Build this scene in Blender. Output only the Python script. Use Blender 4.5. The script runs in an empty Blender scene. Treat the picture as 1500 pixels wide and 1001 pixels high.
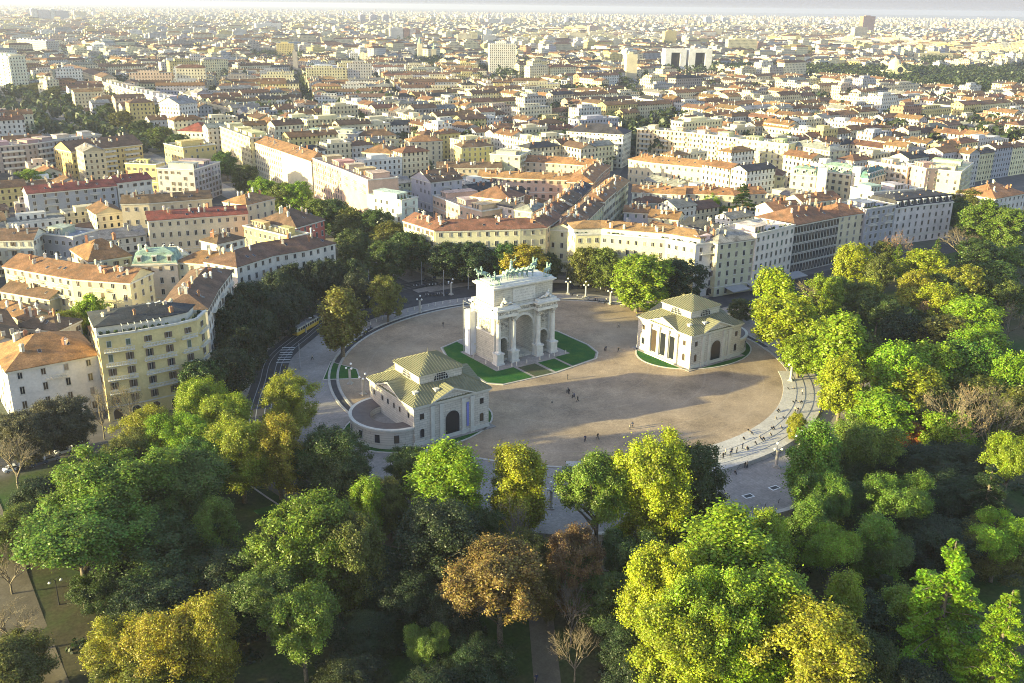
import bpy, bmesh, math, random
import numpy as np
from mathutils import Vector, Matrix, Euler
random.seed(7)
rng = np.random.default_rng(7)
C = bpy.context.scene.collection
R = math.radians
PI = math.pi

# World frame in metres: the arch stands at the origin, +y runs up the boulevard,
# the look-out platform of the park tower is at CAM.
CAM = Vector((-165.88, -228.99, 104.0))
HEAD, PITCH, ROLL = R(35.8), math.atan(491.5 / 1385.0), R(0.75)
SUN_AZ, SUN_EL = R(164.0), R(10.5)          # direction towards the sun

BUILDINGS = [
 ('white corner house with ochre tiled hip roof beside the yellow terrace house', [(-139.4, 51.1), (-139.6, 24.2), (-117.7, 24.5)], 16, 13, 'white', 'ochre', 'hip', 4, {'bal': 1, 'sp': 5.0}),
 ('straw-yellow house with long white balconies and planted roof terrace facing the park', [(-118.9, 15.7), (-109.7, 14.7), (-99.2, 15.0), (-93.7, 16.2), (-89.4, 22.0)], 23, 17, 'butter', 'slate', 'mansl', 6, {'bal': 4, 'terr': 1, 'arch': 1, 'sp': 3.9, 'blen': 9.5, 'perg': 1}),
 ('curved pale house in blue shade behind the yellow terrace house', [(-86.6, 29.2), (-77.7, 46.3), (-66.3, 65.1)], 22, 13, 'white', 'brown', 'hip', 6, {'bal': 1}),
 ('cream house with brown roof and curved front over the dark oaks', [(-58.5, 82.9), (-41.9, 91.3), (-28.3, 92.2), (-15.0, 96.4)], 18, 15, 'white', 'brown', 'hip', 5, {}),
 ('long cream house with patchy tiled roofs behind the yellow terrace house', [(-124.3, 126.6), (-108.6, 97.9), (-94.2, 82.7), (-80.6, 82.7)], 18, 12, 'lemon', 'rust', 'gable', 5, {'bal': 2}),
 ('low block under a big weathered rust roof at the left edge', [(-114.8, 132.5), (-98.8, 117.7), (-84.3, 118.6)], 18, 15, 'cream', 'rust', 'hip', 4, {}),
 ('house with pale green copper mansard and four planted dormers', [(-86.5, 109.8), (-72.8, 103.2)], 17, 11, 'cream', 'copper', 'mans', 4, {'dorm': 4}),
 ('house with plain orange tiled roof right of the green copper mansard', [(-72.3, 105.1), (-57.0, 88.5)], 17, 13, 'cream', 'rust', 'hip', 4, {}),
 ('small white house with dark shutters and grey hip roof', [(-51.4, 123.3), (-39.1, 127.5)], 17, 10, 'white', 'brown', 'hip', 4, {}),
 ('long cream house under a straight dark red roof', [(-62.8, 174.1), (-23.4, 165.6)], 18, 12, 'cream', 'red', 'gable', 4, {}),
 ('yellow house with brown roof and a bare cream gable end', [(-62.8, 216.7), (-51.9, 211.7), (-24.4, 208.0)], 18, 12, 'straw', 'brown', 'gable', 3, {}),
 ('blue-grey apartment block with long red roof and stacked balconies', [(-92.5, 268.4), (-72.7, 268.6), (-52.0, 268.9)], 17, 12, 'grey', 'red', 'gable', 5, {'bal': 2}),
 ('white apartment block with bright red roof and top terrace', [(-51.0, 270.8), (-33.1, 273.8)], 18, 12, 'white', 'red', 'gable', 4, {}),
 ('tall yellow apartment block with rows of brown windows', [(-45.8, 424.3), (-46.6, 393.9), (-1.7, 405.7)], 18, 14, 'yellow', 'brown', 'gable', 6, {'bal': 2}),
 ('yellow terraced house with plants on its stepped roof', [(-8.3, 355.1), (5.0, 381.2), (9.5, 357.8)], 20, 14, 'yellow', 'flat', 'flat', 5, {'terr': 1}),
 ('low yellow annex with a planted roof garden', [(-27.7, 347.1), (-14.3, 333.2)], 15, 10, 'yellow', 'flat', 'flat', 3, {'terr': 1}),
 ('long grey-brown apartment block with horizontal balcony bands', [(-85.1, 416.9), (-64.3, 418.3), (-45.5, 428.8)], 20, 16, 'taupe', 'flat', 'flat', 6, {'bal': 6}),
 ('pale terraced block behind the grey-brown balcony block', [(-49.1, 434.6), (-17.1, 443.1)], 20, 14, 'pale', 'flat', 'flat', 5, {'bal': 2}),
 ('white modern block with one grey side wall and boxy balconies', [(-9.1, 313.7), (-7.5, 285.6), (13.7, 305.6)], 18, 14, 'grey', 'flat', 'flat', 6, {'bal': 2}),
 ('coral pink house with white corner bands and brown hip roof', [(-21.7, 170.6), (-13.0, 137.8), (3.6, 146.3)], 16, 16, 'coral', 'brown', 'hip', 4, {}),
 ('yellow house below the coral pink house', [(-29.7, 153.7), (-21.1, 123.3)], 15, 9, 'yellow', 'flat', 'flat', 4, {}),
 ('cream corner house with ochre roof left of the coral pink house', [(-16.7, 184.2), (0.1, 192.7)], 18, 14, 'cream', 'ochre', 'hip', 4, {}),
 ('white house with brown roof at the left edge', [(-120.1, 183.8), (-106.7, 176.6)], 15, 14, 'white', 'brown', 'gable', 4, {'bal': 2}),
 ('grey glass terrace building beside the white brown-roofed house', [(-104.5, 190.1), (-92.6, 174.0)], 14, 14, 'grey', 'slate', 'flat', 3, {}),
 ('low courtyard house with dark brown roof left of the yellow trees', [(-127.2, 121.4), (-115.5, 102.3)], 11, 14, 'straw', 'brown', 'gable', 3, {}),
 ('lowest courtyard house with rust roof behind the white corner house', [(-129.3, 81.2), (-119.5, 70.1)], 10, 11, 'cream', 'brown', 'hip', 2, {}),
 ('brick-brown shed roof house between the courtyard houses', [(-131.9, 108.2), (-124.8, 88.2)], 9, 9, 'straw', 'rust', 'gable', 2, {}),
 ('white flat-roofed corner block at the mouth of the boulevard', [(42.5, 180.4), (40.5, 144.0), (50.8, 147.0)], 20, 17, 'white', 'flat', 'flat', 6, {'bal': 2, 'terr': 1}),
 ('long pinkish apartment block lining the boulevard', [(50.2, 260.3), (47.5, 219.2), (44.3, 183.5)], 23, 16, 'peach', 'flat', 'flat', 7, {'bal': 2}),
 ('cream palazzo with brown roofs lining the boulevard', [(54.5, 365.6), (53.9, 313.4), (52.8, 268.2)], 21, 15, 'cream', 'rust', 'hip', 6, {}),
 ('cream flat-topped palazzo north of the brown-roofed palazzo', [(55.7, 423.9), (51.5, 357.3)], 23, 16, 'lemon', 'flat', 'flat', 6, {}),
 ('white palazzo with red hip roof across from the boulevard trees', [(55.7, 501.0), (54.0, 445.7), (70.2, 463.7)], 18, 18, 'white', 'red', 'hip', 4, {}),
 ('tall block with blank white panelled gable wall', [(72.6, 594.8), (71.2, 562.9), (89.2, 572.6)], 26, 14, 'white', 'tile', 'gable', 7, {}),
 ('long white balcony block facing the boulevard trees', [(80.4, 710.1), (82.3, 662.4), (82.4, 619.2)], 23, 14, 'white', 'flat', 'flat', 7, {'bal': 2}),
 ('cream balcony block behind the boulevard tree tops', [(81.9, 855.9), (81.4, 778.5), (79.9, 710.4)], 23, 14, 'cream', 'flat', 'flat', 7, {'bal': 2}),
 ('brown-roofed apartment block where the boulevard bends away', [(96.5, 1121.8), (99.4, 1020.1), (94.3, 910.7)], 24, 15, 'cream', 'brown', 'gable', 7, {}),
 ('large grey slab block over the far boulevard', [(157.3, 1806.3), (186.3, 1693.5)], 34, 22, 'grey', 'flat', 'flat', 9, {}),
 ('white high-rise with dark window bands at the left edge', [(1.4, 1045.8), (14.7, 976.6)], 44, 18, 'white', 'flat', 'flat', 13, {'bal': 13}),
 ('cream palazzo with curved front and red-brown roof behind the arch', [(23.6, 86.3), (33.8, 81.3), (43.6, 76.4), (54.0, 71.3), (64.3, 67.7)], 20, 13, 'cream', 'rustred', 'hip', 5, {}),
 ('cream wing of the curved palazzo facing the boulevard trees', [(22.2, 109.5), (23.7, 87.6)], 20, 12, 'cream', 'rustred', 'gable', 5, {}),
 ('cream wing of the curved palazzo facing the narrow street', [(65.3, 68.5), (82.8, 80.8)], 20, 11, 'cream', 'rustred', 'gable', 5, {}),
 ('white house with red-brown roof and green shutters behind the curved palazzo', [(87.6, 169.2), (100.2, 142.6), (114.2, 150.5)], 15, 14, 'white', 'rustred', 'hip', 4, {}),
 ('grey-lilac house with dormers on its brown roof', [(93.9, 219.8), (89.5, 200.1), (109.2, 200.3)], 16, 13, 'lilac', 'brown', 'gable', 4, {'bal': 2, 'dorm': 3}),
 ('low workshop hall with flat slate roof and orange walls', [(83.3, 188.0), (80.5, 158.7), (82.0, 140.5)], 11, 24, 'peach', 'slate', 'flat', 2, {}),
 ('cream villa with grey pavilion roof beside the narrow street', [(82.8, 115.0), (86.6, 107.2), (101.4, 114.3)], 17, 14, 'lemon', 'tile', 'hip', 4, {}),
 ('small plain grey house beside the cream villa', [(93.8, 144.5), (95.8, 133.6)], 13, 10, 'pale', 'slate', 'gable', 3, {}),
 ('long institution wing with bright orange roof', [(175.7, 239.9), (190.5, 221.7), (202.6, 202.4)], 15, 13, 'peach', 'orange', 'gable', 4, {}),
 ('brick institution wing with orange roof running towards the arch', [(165.2, 157.9), (189.2, 179.2), (211.8, 196.8)], 15, 14, 'brick', 'orange', 'hip', 4, {}),
 ('orange-roofed wing in front of the institution courtyard', [(134.3, 222.7), (155.6, 199.1), (182.0, 177.7)], 12, 12, 'peach', 'orange', 'gable', 3, {}),
 ('long low house with dark brown roof behind the white shuttered house', [(126.1, 254.3), (159.1, 234.4)], 13, 12, 'straw', 'brown', 'gable', 3, {}),
 ('long cream school with orange-brown roof and corner pavilion', [(239.5, 211.2), (242.5, 193.5), (258.5, 156.9)], 15, 14, 'lemon', 'ochre', 'hip', 3, {}),
 ('cream house with red-brown hip roof next to the school', [(257.9, 155.7), (266.4, 144.9), (278.8, 123.5)], 14, 14, 'lemon', 'rustred', 'hip', 3, {}),
 ('first orange-brown roofed house on the right side of the narrow street', [(76.1, 63.3), (97.5, 81.1)], 18, 11, 'cream', 'rust', 'gable', 4, {}),
 ('second house on the right side of the narrow street, brown roofed', [(101.0, 84.9), (128.8, 106.9)], 16, 13, 'straw', 'brown', 'gable', 4, {}),
 ('third house on the right side of the narrow street, rust roofed', [(128.3, 106.1), (152.0, 124.4)], 17.5, 11, 'cream', 'rust', 'hip', 4, {}),
 ('last house on the right side of the narrow street beside the school', [(153.8, 126.2), (182.3, 148.1)], 16, 12, 'lemon', 'ochre', 'gable', 4, {}),
 ('pale courtyard house with orange roof behind the street house', [(169.5, 131.3), (187.5, 111.3)], 14, 12, 'white', 'ochre', 'gable', 4, {}),
 ('courtyard house with orange roof beside the big green conifer', [(190.3, 114.0), (207.9, 96.4), (226.7, 91.4)], 14, 12, 'cream', 'orange', 'gable', 4, {}),
 ('courtyard wing covered in pale scaffolding sheets', [(138.6, 103.0), (146.4, 94.3)], 12, 10, 'lilac', 'rust', 'gable', 3, {}),
 ('low courtyard house with rust gable roof behind the curved cornice', [(140.0, 87.5), (147.4, 75.7)], 12, 12, 'cream', 'rust', 'gable', 3, {}),
 ('low courtyard annex with dark roof near the scaffolding', [(166.5, 123.0), (182.8, 114.9)], 10, 10, 'straw', 'brown', 'hip', 2, {}),
 ('shaded house in the middle of the left side of the narrow street', [(112.9, 110.9), (130.6, 125.9)], 17, 11, 'white', 'brown', 'gable', 4, {}),
 ('shaded house with slate roof on the left side of the narrow street', [(134.1, 129.7), (159.5, 151.8)], 15, 10, 'pale', 'slate', 'gable', 4, {}),
 ('white shaded house where the narrow street narrows', [(91.0, 96.2), (102.4, 104.8), (115.1, 113.6)], 16, 12, 'white', 'brown', 'gable', 4, {}),
 ('cream palazzo with curved cornice and planted terrace facing the arch', [(64.5, 49.1), (73.6, 44.7), (80.8, 34.6), (88.6, 24.2), (92.0, 11.7)], 20, 13, 'lemon', 'ochre', 'mansl', 5, {'terr': 1}),
 ('white corner palazzo with arched ground floor openings', [(92.0, 11.7), (101.6, 9.4)], 20, 15, 'white', 'flat', 'flat', 6, {'arch': 1, 'bal': 1}),
 ('tan palazzo with olive roof and carved stone base', [(99.2, 7.3), (118.5, 5.5)], 21, 16, 'straw', 'tile', 'hip', 6, {}),
 ('white palazzo with glazed attic terrace and striped shutters', [(117.8, 5.0), (144.1, 8.0)], 22, 16, 'white', 'slate', 'flat', 6, {'terr': 1}),
 ('dark office palazzo with four tall glazed bands and red-brown roof', [(150.0, 12.5), (180.9, 13.5)], 21, 20, 'taupe', 'rustred', 'hip', 5, {'glass': 1}),
 ('cream palazzo with an arched attic window beside the dark office palazzo', [(185.0, 16.4), (202.7, 15.5)], 20, 16, 'cream', 'orange', 'hip', 6, {}),
 ('grey carved palazzo with rows of columns on its upper floors', [(200.9, 14.4), (222.1, 13.6)], 21, 16, 'grey', 'flat', 'flat', 6, {'bal': 2, 'terr': 1}),
 ('long white palazzo with dark mansard storey ending the row', [(231.7, 19.5), (249.4, 17.8), (270.7, 14.3)], 18, 17, 'white', 'slate', 'mans', 5, {}),
 ('yellow house with brown roof and tall window bays', [(158.1, 277.1), (168.6, 274.4), (180.3, 274.7)], 20, 14, 'yellow', 'brown', 'hip', 6, {}),
 ('cream house with stacked balconies right of the yellow bay house', [(162.5, 248.7), (170.3, 231.3), (189.5, 246.0)], 19, 14, 'cream', 'flat', 'flat', 6, {'bal': 2}),
 ('lilac-white house with orange roof left of the yellow bay house', [(146.3, 321.8), (159.6, 317.9), (168.3, 316.7)], 19, 14, 'cream', 'orange', 'hip', 6, {}),
 ('cream tower-like house with square brown hip roof', [(118.7, 314.5), (118.3, 294.2), (132.4, 306.4)], 17, 12, 'lemon', 'rust', 'hip', 4, {}),
 ('cream house with brown hip roof and regular small windows', [(128.0, 359.2), (151.6, 349.8)], 20, 14, 'cream', 'brown', 'hip', 5, {}),
 ('grey apartment block with white balcony grid', [(97.2, 384.5), (124.9, 356.1)], 21, 14, 'grey', 'flat', 'flat', 6, {'bal': 6}),
 ('white six-storey slab with a dark slate roof', [(264.2, 309.9), (252.4, 289.7), (274.4, 255.8)], 23, 15, 'white', 'slate', 'hip', 6, {'bal': 2}),
 ('first cream slab of the long seven-storey row', [(300.8, 270.9), (316.9, 235.5)], 23, 14, 'lemon', 'tile', 'flat', 7, {'bal': 3}),
 ('cream slab with a blue awning in the seven-storey row', [(316.9, 235.5), (323.1, 199.4)], 23, 14, 'lemon', 'flat', 'flat', 7, {'bal': 3}),
 ('cream slab with a long planted roof hedge in the seven-storey row', [(320.5, 197.0), (329.9, 161.7)], 23, 14, 'lemon', 'flat', 'flat', 7, {'bal': 3, 'terr': 1}),
 ('last cream slab with tiled roof in the seven-storey row', [(342.0, 170.4), (338.8, 136.8)], 22, 14, 'cream', 'tile', 'hip', 7, {'bal': 2}),
 ('cream block with green copper mansard and white stair tower', [(266.7, 108.4), (273.6, 96.3)], 18, 13, 'cream', 'copper', 'mans', 5, {'tower': 1}),
 ('second green-roofed block with copper mansard and white stair tower', [(292.2, 109.2), (294.4, 88.9)], 18, 13, 'lemon', 'copper', 'mans', 5, {'tower': 1}),
 ('dark teal-roofed corner block beside the cream modern slab', [(289.0, 83.6), (296.2, 79.1), (321.2, 84.9)], 17, 14, 'cream', 'teal', 'mans', 5, {}),
 ('cream modern slab with wide dark glass bays', [(324.3, 99.4), (324.2, 73.8)], 21, 14, 'cream', 'flat', 'flat', 6, {'bal': 2}),
 ('ochre slab with arched roof gable and dark stair glazing', [(327.1, 75.8), (323.0, 61.9)], 22, 14, 'peach', 'flat', 'flat', 6, {}),
 ('large pale slab with a blank end wall by the park', [(342.5, 73.9), (335.0, 48.5), (373.9, 63.7)], 21, 15, 'lemon', 'flat', 'flat', 6, {'bal': 2}),
 ('big house with bright orange hip roof above the park trees', [(312.5, 36.5), (311.3, 15.3), (340.2, 14.9)], 15, 18, 'white', 'orange', 'hip', 4, {}),
 ('white house with red roof hedge right of the tall conifer court', [(169.7, 39.7), (185.9, 36.6)], 20, 12, 'white', 'rust', 'gable', 5, {}),
 ('cream house with rust roof behind the dark office palazzo', [(196.3, 44.8), (220.3, 41.6)], 20, 12, 'cream', 'rust', 'gable', 5, {}),
 ('wide flat-roofed hall behind the grey carved palazzo', [(249.5, 43.8), (281.2, 37.2)], 19, 16, 'pale', 'flat', 'flat', 4, {}),
]
TOWERS = [
 ('white slab tower with regular dark windows standing above the mid city', (688, 1024), (725, 1006), 49.5, 16, 'white', 13),
 ('white office tower with one tall dark portal opening', (978, 938), (1011, 923), 41.0, 18, 'white', 1),
 ('white office tower with a deep portal, twin of the portal tower', (1015, 921), (1051, 904), 41.1, 18, 'white', 1),
 ('slim cream tower with set-back top', (781, 814), (795, 807), 41.3, 14, 'cream', 1),
 ('tall red-brown high-rise on the horizon', (3670, 2462), (3736, 2448), 80.7, 22, 'brick', 12),
 ('cream high-rise in front of the red-brown high-rise', (2681, 1796), (2729, 1782), 52.0, 20, 'cream', 9),
 ('broad white hotel slab with balcony grid near the far park', (1646, 1408), (1718, 1381), 34.7, 18, 'lemon', 7),
 ('yellow office slab before the far park trees', (1786, 1355), (1858, 1328), 20.9, 20, 'yellow', 4),
 ('cream block seen at the edge of the far park', (1725, 951), (1797, 920), 22.0, 20, 'lemon', 4),
 ('white factory hall with flat roof near the horizon', (1138, 3139), (1222, 3123), 34.3, 40, 'white', 2),
 ('pair-end white high-rise at the far left horizon', (760, 5075), (788, 5077), 62.8, 22, 'white', 12),
 ('grey high-rise close to the far left horizon', (791, 5077), (844, 5079), 56.8, 22, 'lilac', 12),
 ('white narrow high-rise right of the grey horizon tower', (847, 5080), (869, 5081), 60.3, 22, 'white', 12),
 ('grey broad high-rise near the far left horizon', (872, 5081), (930, 5084), 54.3, 22, 'lilac', 12),
 ('cream stepped high-rise group block', (992, 5255), (1052, 5260), 49.9, 22, 'cream', 10),
 ('first of three slim grey horizon towers', (2143, 4319), (2173, 4318), 52.3, 20, 'lilac', 12),
 ('second of three slim grey horizon towers', (2204, 4317), (2238, 4316), 52.7, 20, 'lilac', 12),
 ('third of three slim grey horizon towers', (2273, 4314), (2304, 4313), 53.1, 20, 'lilac', 12),
 ('white high-rise with red side panel', (1229, 2331), (1266, 2320), 39.8, 20, 'white', 10),
 ('orange-red high-rise beside the white high-rise', (1268, 2320), (1284, 2315), 38.1, 20, 'brick', 10),
 ('white narrow block beside the orange-red high-rise', (1286, 2315), (1302, 2310), 36.3, 20, 'white', 10),
 ('white horizon slab with four window strips', (2619, 3870), (2681, 3865), 41.9, 20, 'white', 8),
 ('second white horizon slab', (2705, 3863), (2765, 3858), 45.5, 20, 'white', 8),
 ('pinkish tower block far right of the white slab tower', (2105, 2476), (2140, 2468), 41.4, 20, 'peach', 8),
 ('white flat block above the white slab tower roof', (1386, 2079), (1422, 2067), 25.6, 20, 'white', 5),
 ('yellow water tower block', (1780, 1763), (1813, 1752), 43.4, 18, 'yellow', 2),
 ('pale horizon tower left of the twin portals far behind', (3433, 4270), (3497, 4267), 48.6, 20, 'lilac', 8),
 ('white horizon tower left of centre-right', (4535, 4227), (4589, 4225), 53.7, 20, 'white', 8),
 ('white horizon tower cluster block near the far wood', (4687, 4222), (4748, 4219), 50.2, 20, 'white', 8),
 ('grey box office near the far right horizon', (4111, 2371), (4174, 2358), 30.1, 22, 'lilac', 4),
 ('tall cream chimney-like block with brown side', (574, 1586), (605, 1573), 30.3, 16, 'yellow', 7),
 ('slim brown campanile-like tower on the left', (394, 1088), (400, 1085), 39.2, 6, 'taupe', 1),
 ('grey-white low-rise slab with strip windows left of the campanile', (590, 1304), (603, 1299), 24.7, 14, 'white', 6),
 ('brown slab block beyond the campanile tower', (570, 1667), (602, 1654), 19.6, 15, 'taupe', 6),
 ('slender pale church tower in the mid city', (736, 1326), (744, 1322), 38.0, 8, 'cream', 1),
 ('small ochre spire tower right of the church tower', (760, 1315), (767, 1312), 28.6, 8, 'straw', 1),
]
TREES = [
 (-133.6, -49.2, -1.37, 22, 10.9, 'loose', 'green', 'tall fresh-green tree crown over the gravel path, upper half'),
 (-142.4, -63.0, -2.89, 21, 11.2, 'loose', 'green', 'big fresh-green tree bending over the gravel path at the lamp'),
 (-130.7, -65.4, -3.09, 16, 10.3, 'round', 'deep', 'dark green tree shaded behind the big path-side tree'),
 (-120.6, -53.5, -1.87, 19, 9.4, 'loose', 'mid', 'blue-green tree in front of the small sunlit lawn'),
 (-103.5, -10.4, -0.0, 17, 6.2, 'round', 'lime', 'small lime tree touching the yellow terrace house'),
 (-102.0, -25.4, -0.0, 17, 7.1, 'round', 'lime', 'round lime tree right of the small lime tree by the yellow house'),
 (-116.9, -17.1, -0.0, 15, 6.8, 'broad', 'gold', 'golden tree before the white corner house'),
 (-113.3, -29.4, -0.0, 16, 7.3, 'broad', 'lime', 'yellow-lime tree between the golden tree and round lime tree'),
 (-111.0, -39.5, -0.4, 15, 6.3, 'round', 'mid', 'mid-green tree under the round lime tree'),
 (-124.9, -27.1, -0.0, 14, 5.7, 'broad', 'olive', 'olive thin tree beside the street in front of the white corner house'),
 (-104.9, -43.7, -0.78, 20, 6.5, 'broad', 'gold', 'left golden plane of the pair by the curved path'),
 (-97.4, -46.4, -1.05, 20, 6.1, 'broad', 'gold', 'right golden plane of the pair by the curved path'),
 (-85.3, -23.7, 0.0, 18, 6.8, 'broad', 'gold', 'plane with sunlit golden top beside the open pavement'),
 (-88.9, -52.7, -1.77, 17, 8.3, 'round', 'deep', 'dark broad tree left of the pavilion with round annex'),
 (-107.2, -86.4, -3.5, 22, 9.5, 'round', 'moss', 'huge domed moss-green tree in the near park'),
 (-101.8, -90.4, -3.5, 20, 6.4, 'round', 'olive', 'olive tree fused to the right of the domed moss-green tree'),
 (-117.7, -105.4, -3.5, 18, 5.5, 'loose', 'green', 'light green tree below the domed moss-green tree'),
 (-117.8, -89.2, -3.5, 15, 6.9, 'loose', 'mid', 'sprawling light-leaved tree left of the domed moss-green tree'),
 (-83.7, -72.0, -3.45, 14, 5.4, 'round', 'olive', 'olive tree between the dark oak and the dark broad tree'),
 (-74.3, -79.9, -3.5, 23, 7.4, 'tall', 'lime', 'bright lime tree hiding the foot of the left pavilion'),
 (-87.3, -96.0, -3.5, 20, 8.0, 'round', 'dark', 'dark evergreen oak under the bright lime tree'),
 (-63.9, -89.8, -3.5, 23, 5.7, 'tall', 'yellow', 'yellow column-shaped tree at the plaza edge'),
 (-71.6, -98.5, -3.5, 18, 6.7, 'bare', 'grey', 'leafless grey tree below the yellow column tree'),
 (-85.4, -115.2, -3.5, 20, 7.7, 'loose', 'amber', 'amber autumn tree beside the central park path'),
 (-84.5, -106.5, -3.5, 16, 4.4, 'bare', 'grey', 'leafless tree left of the amber tree'),
 (-68.6, -114.9, -3.5, 18, 5.4, 'broad', 'rust', 'rust-brown tree right of the central park path'),
 (-74.2, -121.1, -3.5, 13, 4.6, 'bare', 'grey', 'leafless shrubby tree under the rust-brown tree'),
 (-79.8, -129.0, -3.5, 11, 4.1, 'bare', 'straw', 'straw-coloured bare shrub at the bottom of the central path'),
 (-52.0, -101.8, -3.5, 22, 6.9, 'loose', 'green', 'vivid green tree left of the tall yellow plane'),
 (-44.2, -107.9, -3.5, 27, 8.2, 'broad', 'yellow', 'tall yellow plane with pale trunk in front of the plaza'),
 (-31.8, -107.5, -3.5, 22, 6.5, 'round', 'deep', 'dark tree right of the tall yellow plane'),
 (-59.1, -119.2, -3.5, 16, 5.2, 'loose', 'deep', 'shaded tree at the foot of the tall yellow plane'),
 (-50.8, -133.8, -3.5, 25, 8.0, 'tall', 'lime', 'rounded bright tree hiding part of the steps'),
 (-36.8, -132.4, -3.5, 20, 5.3, 'round', 'lime', 'lime tree joined to the rounded bright tree near the arcaded wall'),
 (-67.1, -134.7, -3.5, 24, 6.4, 'broad', 'yellow', 'yellow tree at the left end of the big yellow mass'),
 (-65.3, -146.4, -3.5, 24, 7.8, 'broad', 'lime', 'yellow-green tree in the middle of the big yellow mass'),
 (-73.0, -147.0, -3.5, 21, 8.2, 'broad', 'yellow', 'lowest yellow tree left of the conifer'),
 (-54.7, -149.7, -3.5, 23, 6.4, 'tall', 'lime', 'lime tree right of the big yellow mass'),
 (-57.3, -158.4, -3.5, 22, 8.4, 'broad', 'gold', 'golden tree low in the park left of the bright conifer'),
 (-65.9, -153.4, -3.5, 16, 7.8, 'round', 'yellow', 'yellow tree cut by the lower edge of the photo'),
 (-47.1, -161.5, -3.5, 14, 4.8, 'loose', 'deep', 'dark understorey tree left of the bright conifer trunk'),
 (-30.9, -163.8, -3.5, 27, 10.1, 'conifer', 'lime', 'bright layered conifer low on the right'),
 (-31.7, -174.0, -3.5, 24, 7.3, 'conifer', 'lime', 'lime layered conifer at the lower right edge'),
 (-3.3, -117.4, -3.5, 24, 4.8, 'tall', 'green', 'tall narrow green tree beside the steps'),
 (-11.6, -126.3, -3.5, 17, 5.6, 'loose', 'green', 'ragged green tree below the tall narrow tree'),
 (12.8, -117.2, -3.5, 20, 7.6, 'loose', 'green', 'small-crowned green tree with long bare trunk'),
 (0.6, -135.5, -3.5, 17, 7.0, 'loose', 'green', 'fan-shaped green tree above the shaded lawn'),
 (-25.2, -138.3, -3.5, 15, 5.5, 'loose', 'lime', 'vivid lime tree right of the arcaded wall'),
 (-15.2, -143.3, -3.5, 13, 5.7, 'loose', 'mid', 'mid-green shrub tree below the fan-shaped tree'),
 (-21.2, -147.9, -3.5, 9, 7.0, 'conifer', 'dark', 'low blue-green cedar with twisted trunk'),
 (47.6, -120.2, -3.5, 22, 9.6, 'bare', 'straw', 'big bare straw-coloured tree right of the orange bush'),
 (57.1, -124.2, -3.5, 20, 7.6, 'bare', 'straw', 'second bare straw-coloured tree near the right edge'),
 (42.5, -110.0, -3.5, 9, 6.1, 'round', 'orange', 'small orange bush tree among the green park trees'),
 (28.2, -112.9, -3.5, 9, 5.3, 'round', 'mid', 'shaded round tree left of the orange bush tree'),
 (1.7, -143.8, -3.5, 11, 9.9, 'round', 'dark', 'dark rounded tree behind the shaded lawn'),
 (19.5, -144.0, -3.5, 18, 8.8, 'conifer', 'dark', 'blue-green cedar at the right edge'),
 (35.4, -140.1, -3.5, 19, 6.0, 'loose', 'lime', 'lime tree at the right edge above the cedar'),
 (9.1, -151.7, -3.5, 11, 7.0, 'round', 'olive', 'olive shrub tree in front of the blue-green cedar'),
 (78.8, -36.9, 0.0, 24, 6.4, 'tall', 'yellow', 'tall yellow plane close to the white palazzo front'),
 (66.6, -53.3, 0.0, 20, 10.4, 'broad', 'yellow', 'wide yellow plane behind the right pavilion'),
 (108.6, -30.7, -0.0, 15, 7.6, 'bare', 'brown', 'brown thinning tree before the dark office palazzo'),
 (108.3, -35.7, -0.16, 17, 6.3, 'broad', 'lime', 'lime tree between the brown tree and the park wall of trees'),
 (57.7, -79.2, 0.0, 25, 7.6, 'tall', 'lime', 'brightest tall tree right of the plaza'),
 (42.5, -90.8, 0.0, 18, 6.7, 'broad', 'yellow', 'yellow tree above the top of the steps'),
 (58.2, -64.9, 0.0, 13, 5.8, 'round', 'lime', 'low lime tree by the plaza lamp'),
 (148.8, -15.7, -0.0, 19, 7.3, 'broad', 'yellow', 'yellow tree before the cream palazzo with arched window'),
 (187.0, -11.5, -0.0, 19, 7.3, 'bare', 'salmon', 'salmon-pink leafless tree before the long white palazzo'),
 (178.7, -17.7, -0.0, 15, 4.5, 'conifer', 'green', 'small blue-green conifer below the salmon tree'),
 (149.1, -27.7, -0.0, 16, 5.8, 'broad', 'olive', 'olive tree right of the yellow palazzo tree'),
 (126.3, -40.5, -0.48, 15, 5.4, 'broad', 'gold', 'small golden tree in the middle of the park wood'),
 (168.2, -35.7, -0.15, 18, 9.4, 'broad', 'yellow', 'wide yellow tree before the white palazzo end'),
 (201.5, -20.6, -0.0, 15, 3.7, 'conifer', 'mid', 'small conifer below the long white palazzo'),
 (223.2, -18.6, -0.0, 18, 7.8, 'bare', 'brown', 'fan-shaped brown bare tree at the row end'),
 (166.5, -53.6, -1.88, 17, 8.6, 'broad', 'gold', 'golden tree below the fan-shaped bare tree'),
 (137.6, -60.3, -2.63, 18, 7.8, 'broad', 'yellow', 'yellow tree left of the golden park tree'),
 (133.7, -73.1, -3.48, 18, 9.5, 'broad', 'lime', 'lime tree in the thick of the right park'),
 (133.2, -52.0, -1.69, 14, 5.2, 'broad', 'gold', 'gold tree above the dark hollow'),
 (133.8, -59.1, -2.5, 12, 3.6, 'round', 'straw', 'pale straw tuft of a tree over the dark hollow'),
 (121.3, -60.6, -2.66, 12, 6.9, 'round', 'deep', 'dark tree in the hollow of the right park'),
 (114.9, -52.8, -1.78, 14, 6.2, 'loose', 'deep', 'dark olive tree left of the dark hollow'),
 (124.1, -30.1, -0.0, 13, 5.2, 'round', 'mid', 'shaded tree behind the brightest tall tree'),
 (119.4, -75.1, -3.5, 14, 9.1, 'broad', 'olive', 'olive tree under the lime park tree'),
 (265.2, -4.4, -0.0, 22, 10.7, 'round', 'green', 'large round green tree near the orange hip roof'),
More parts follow.
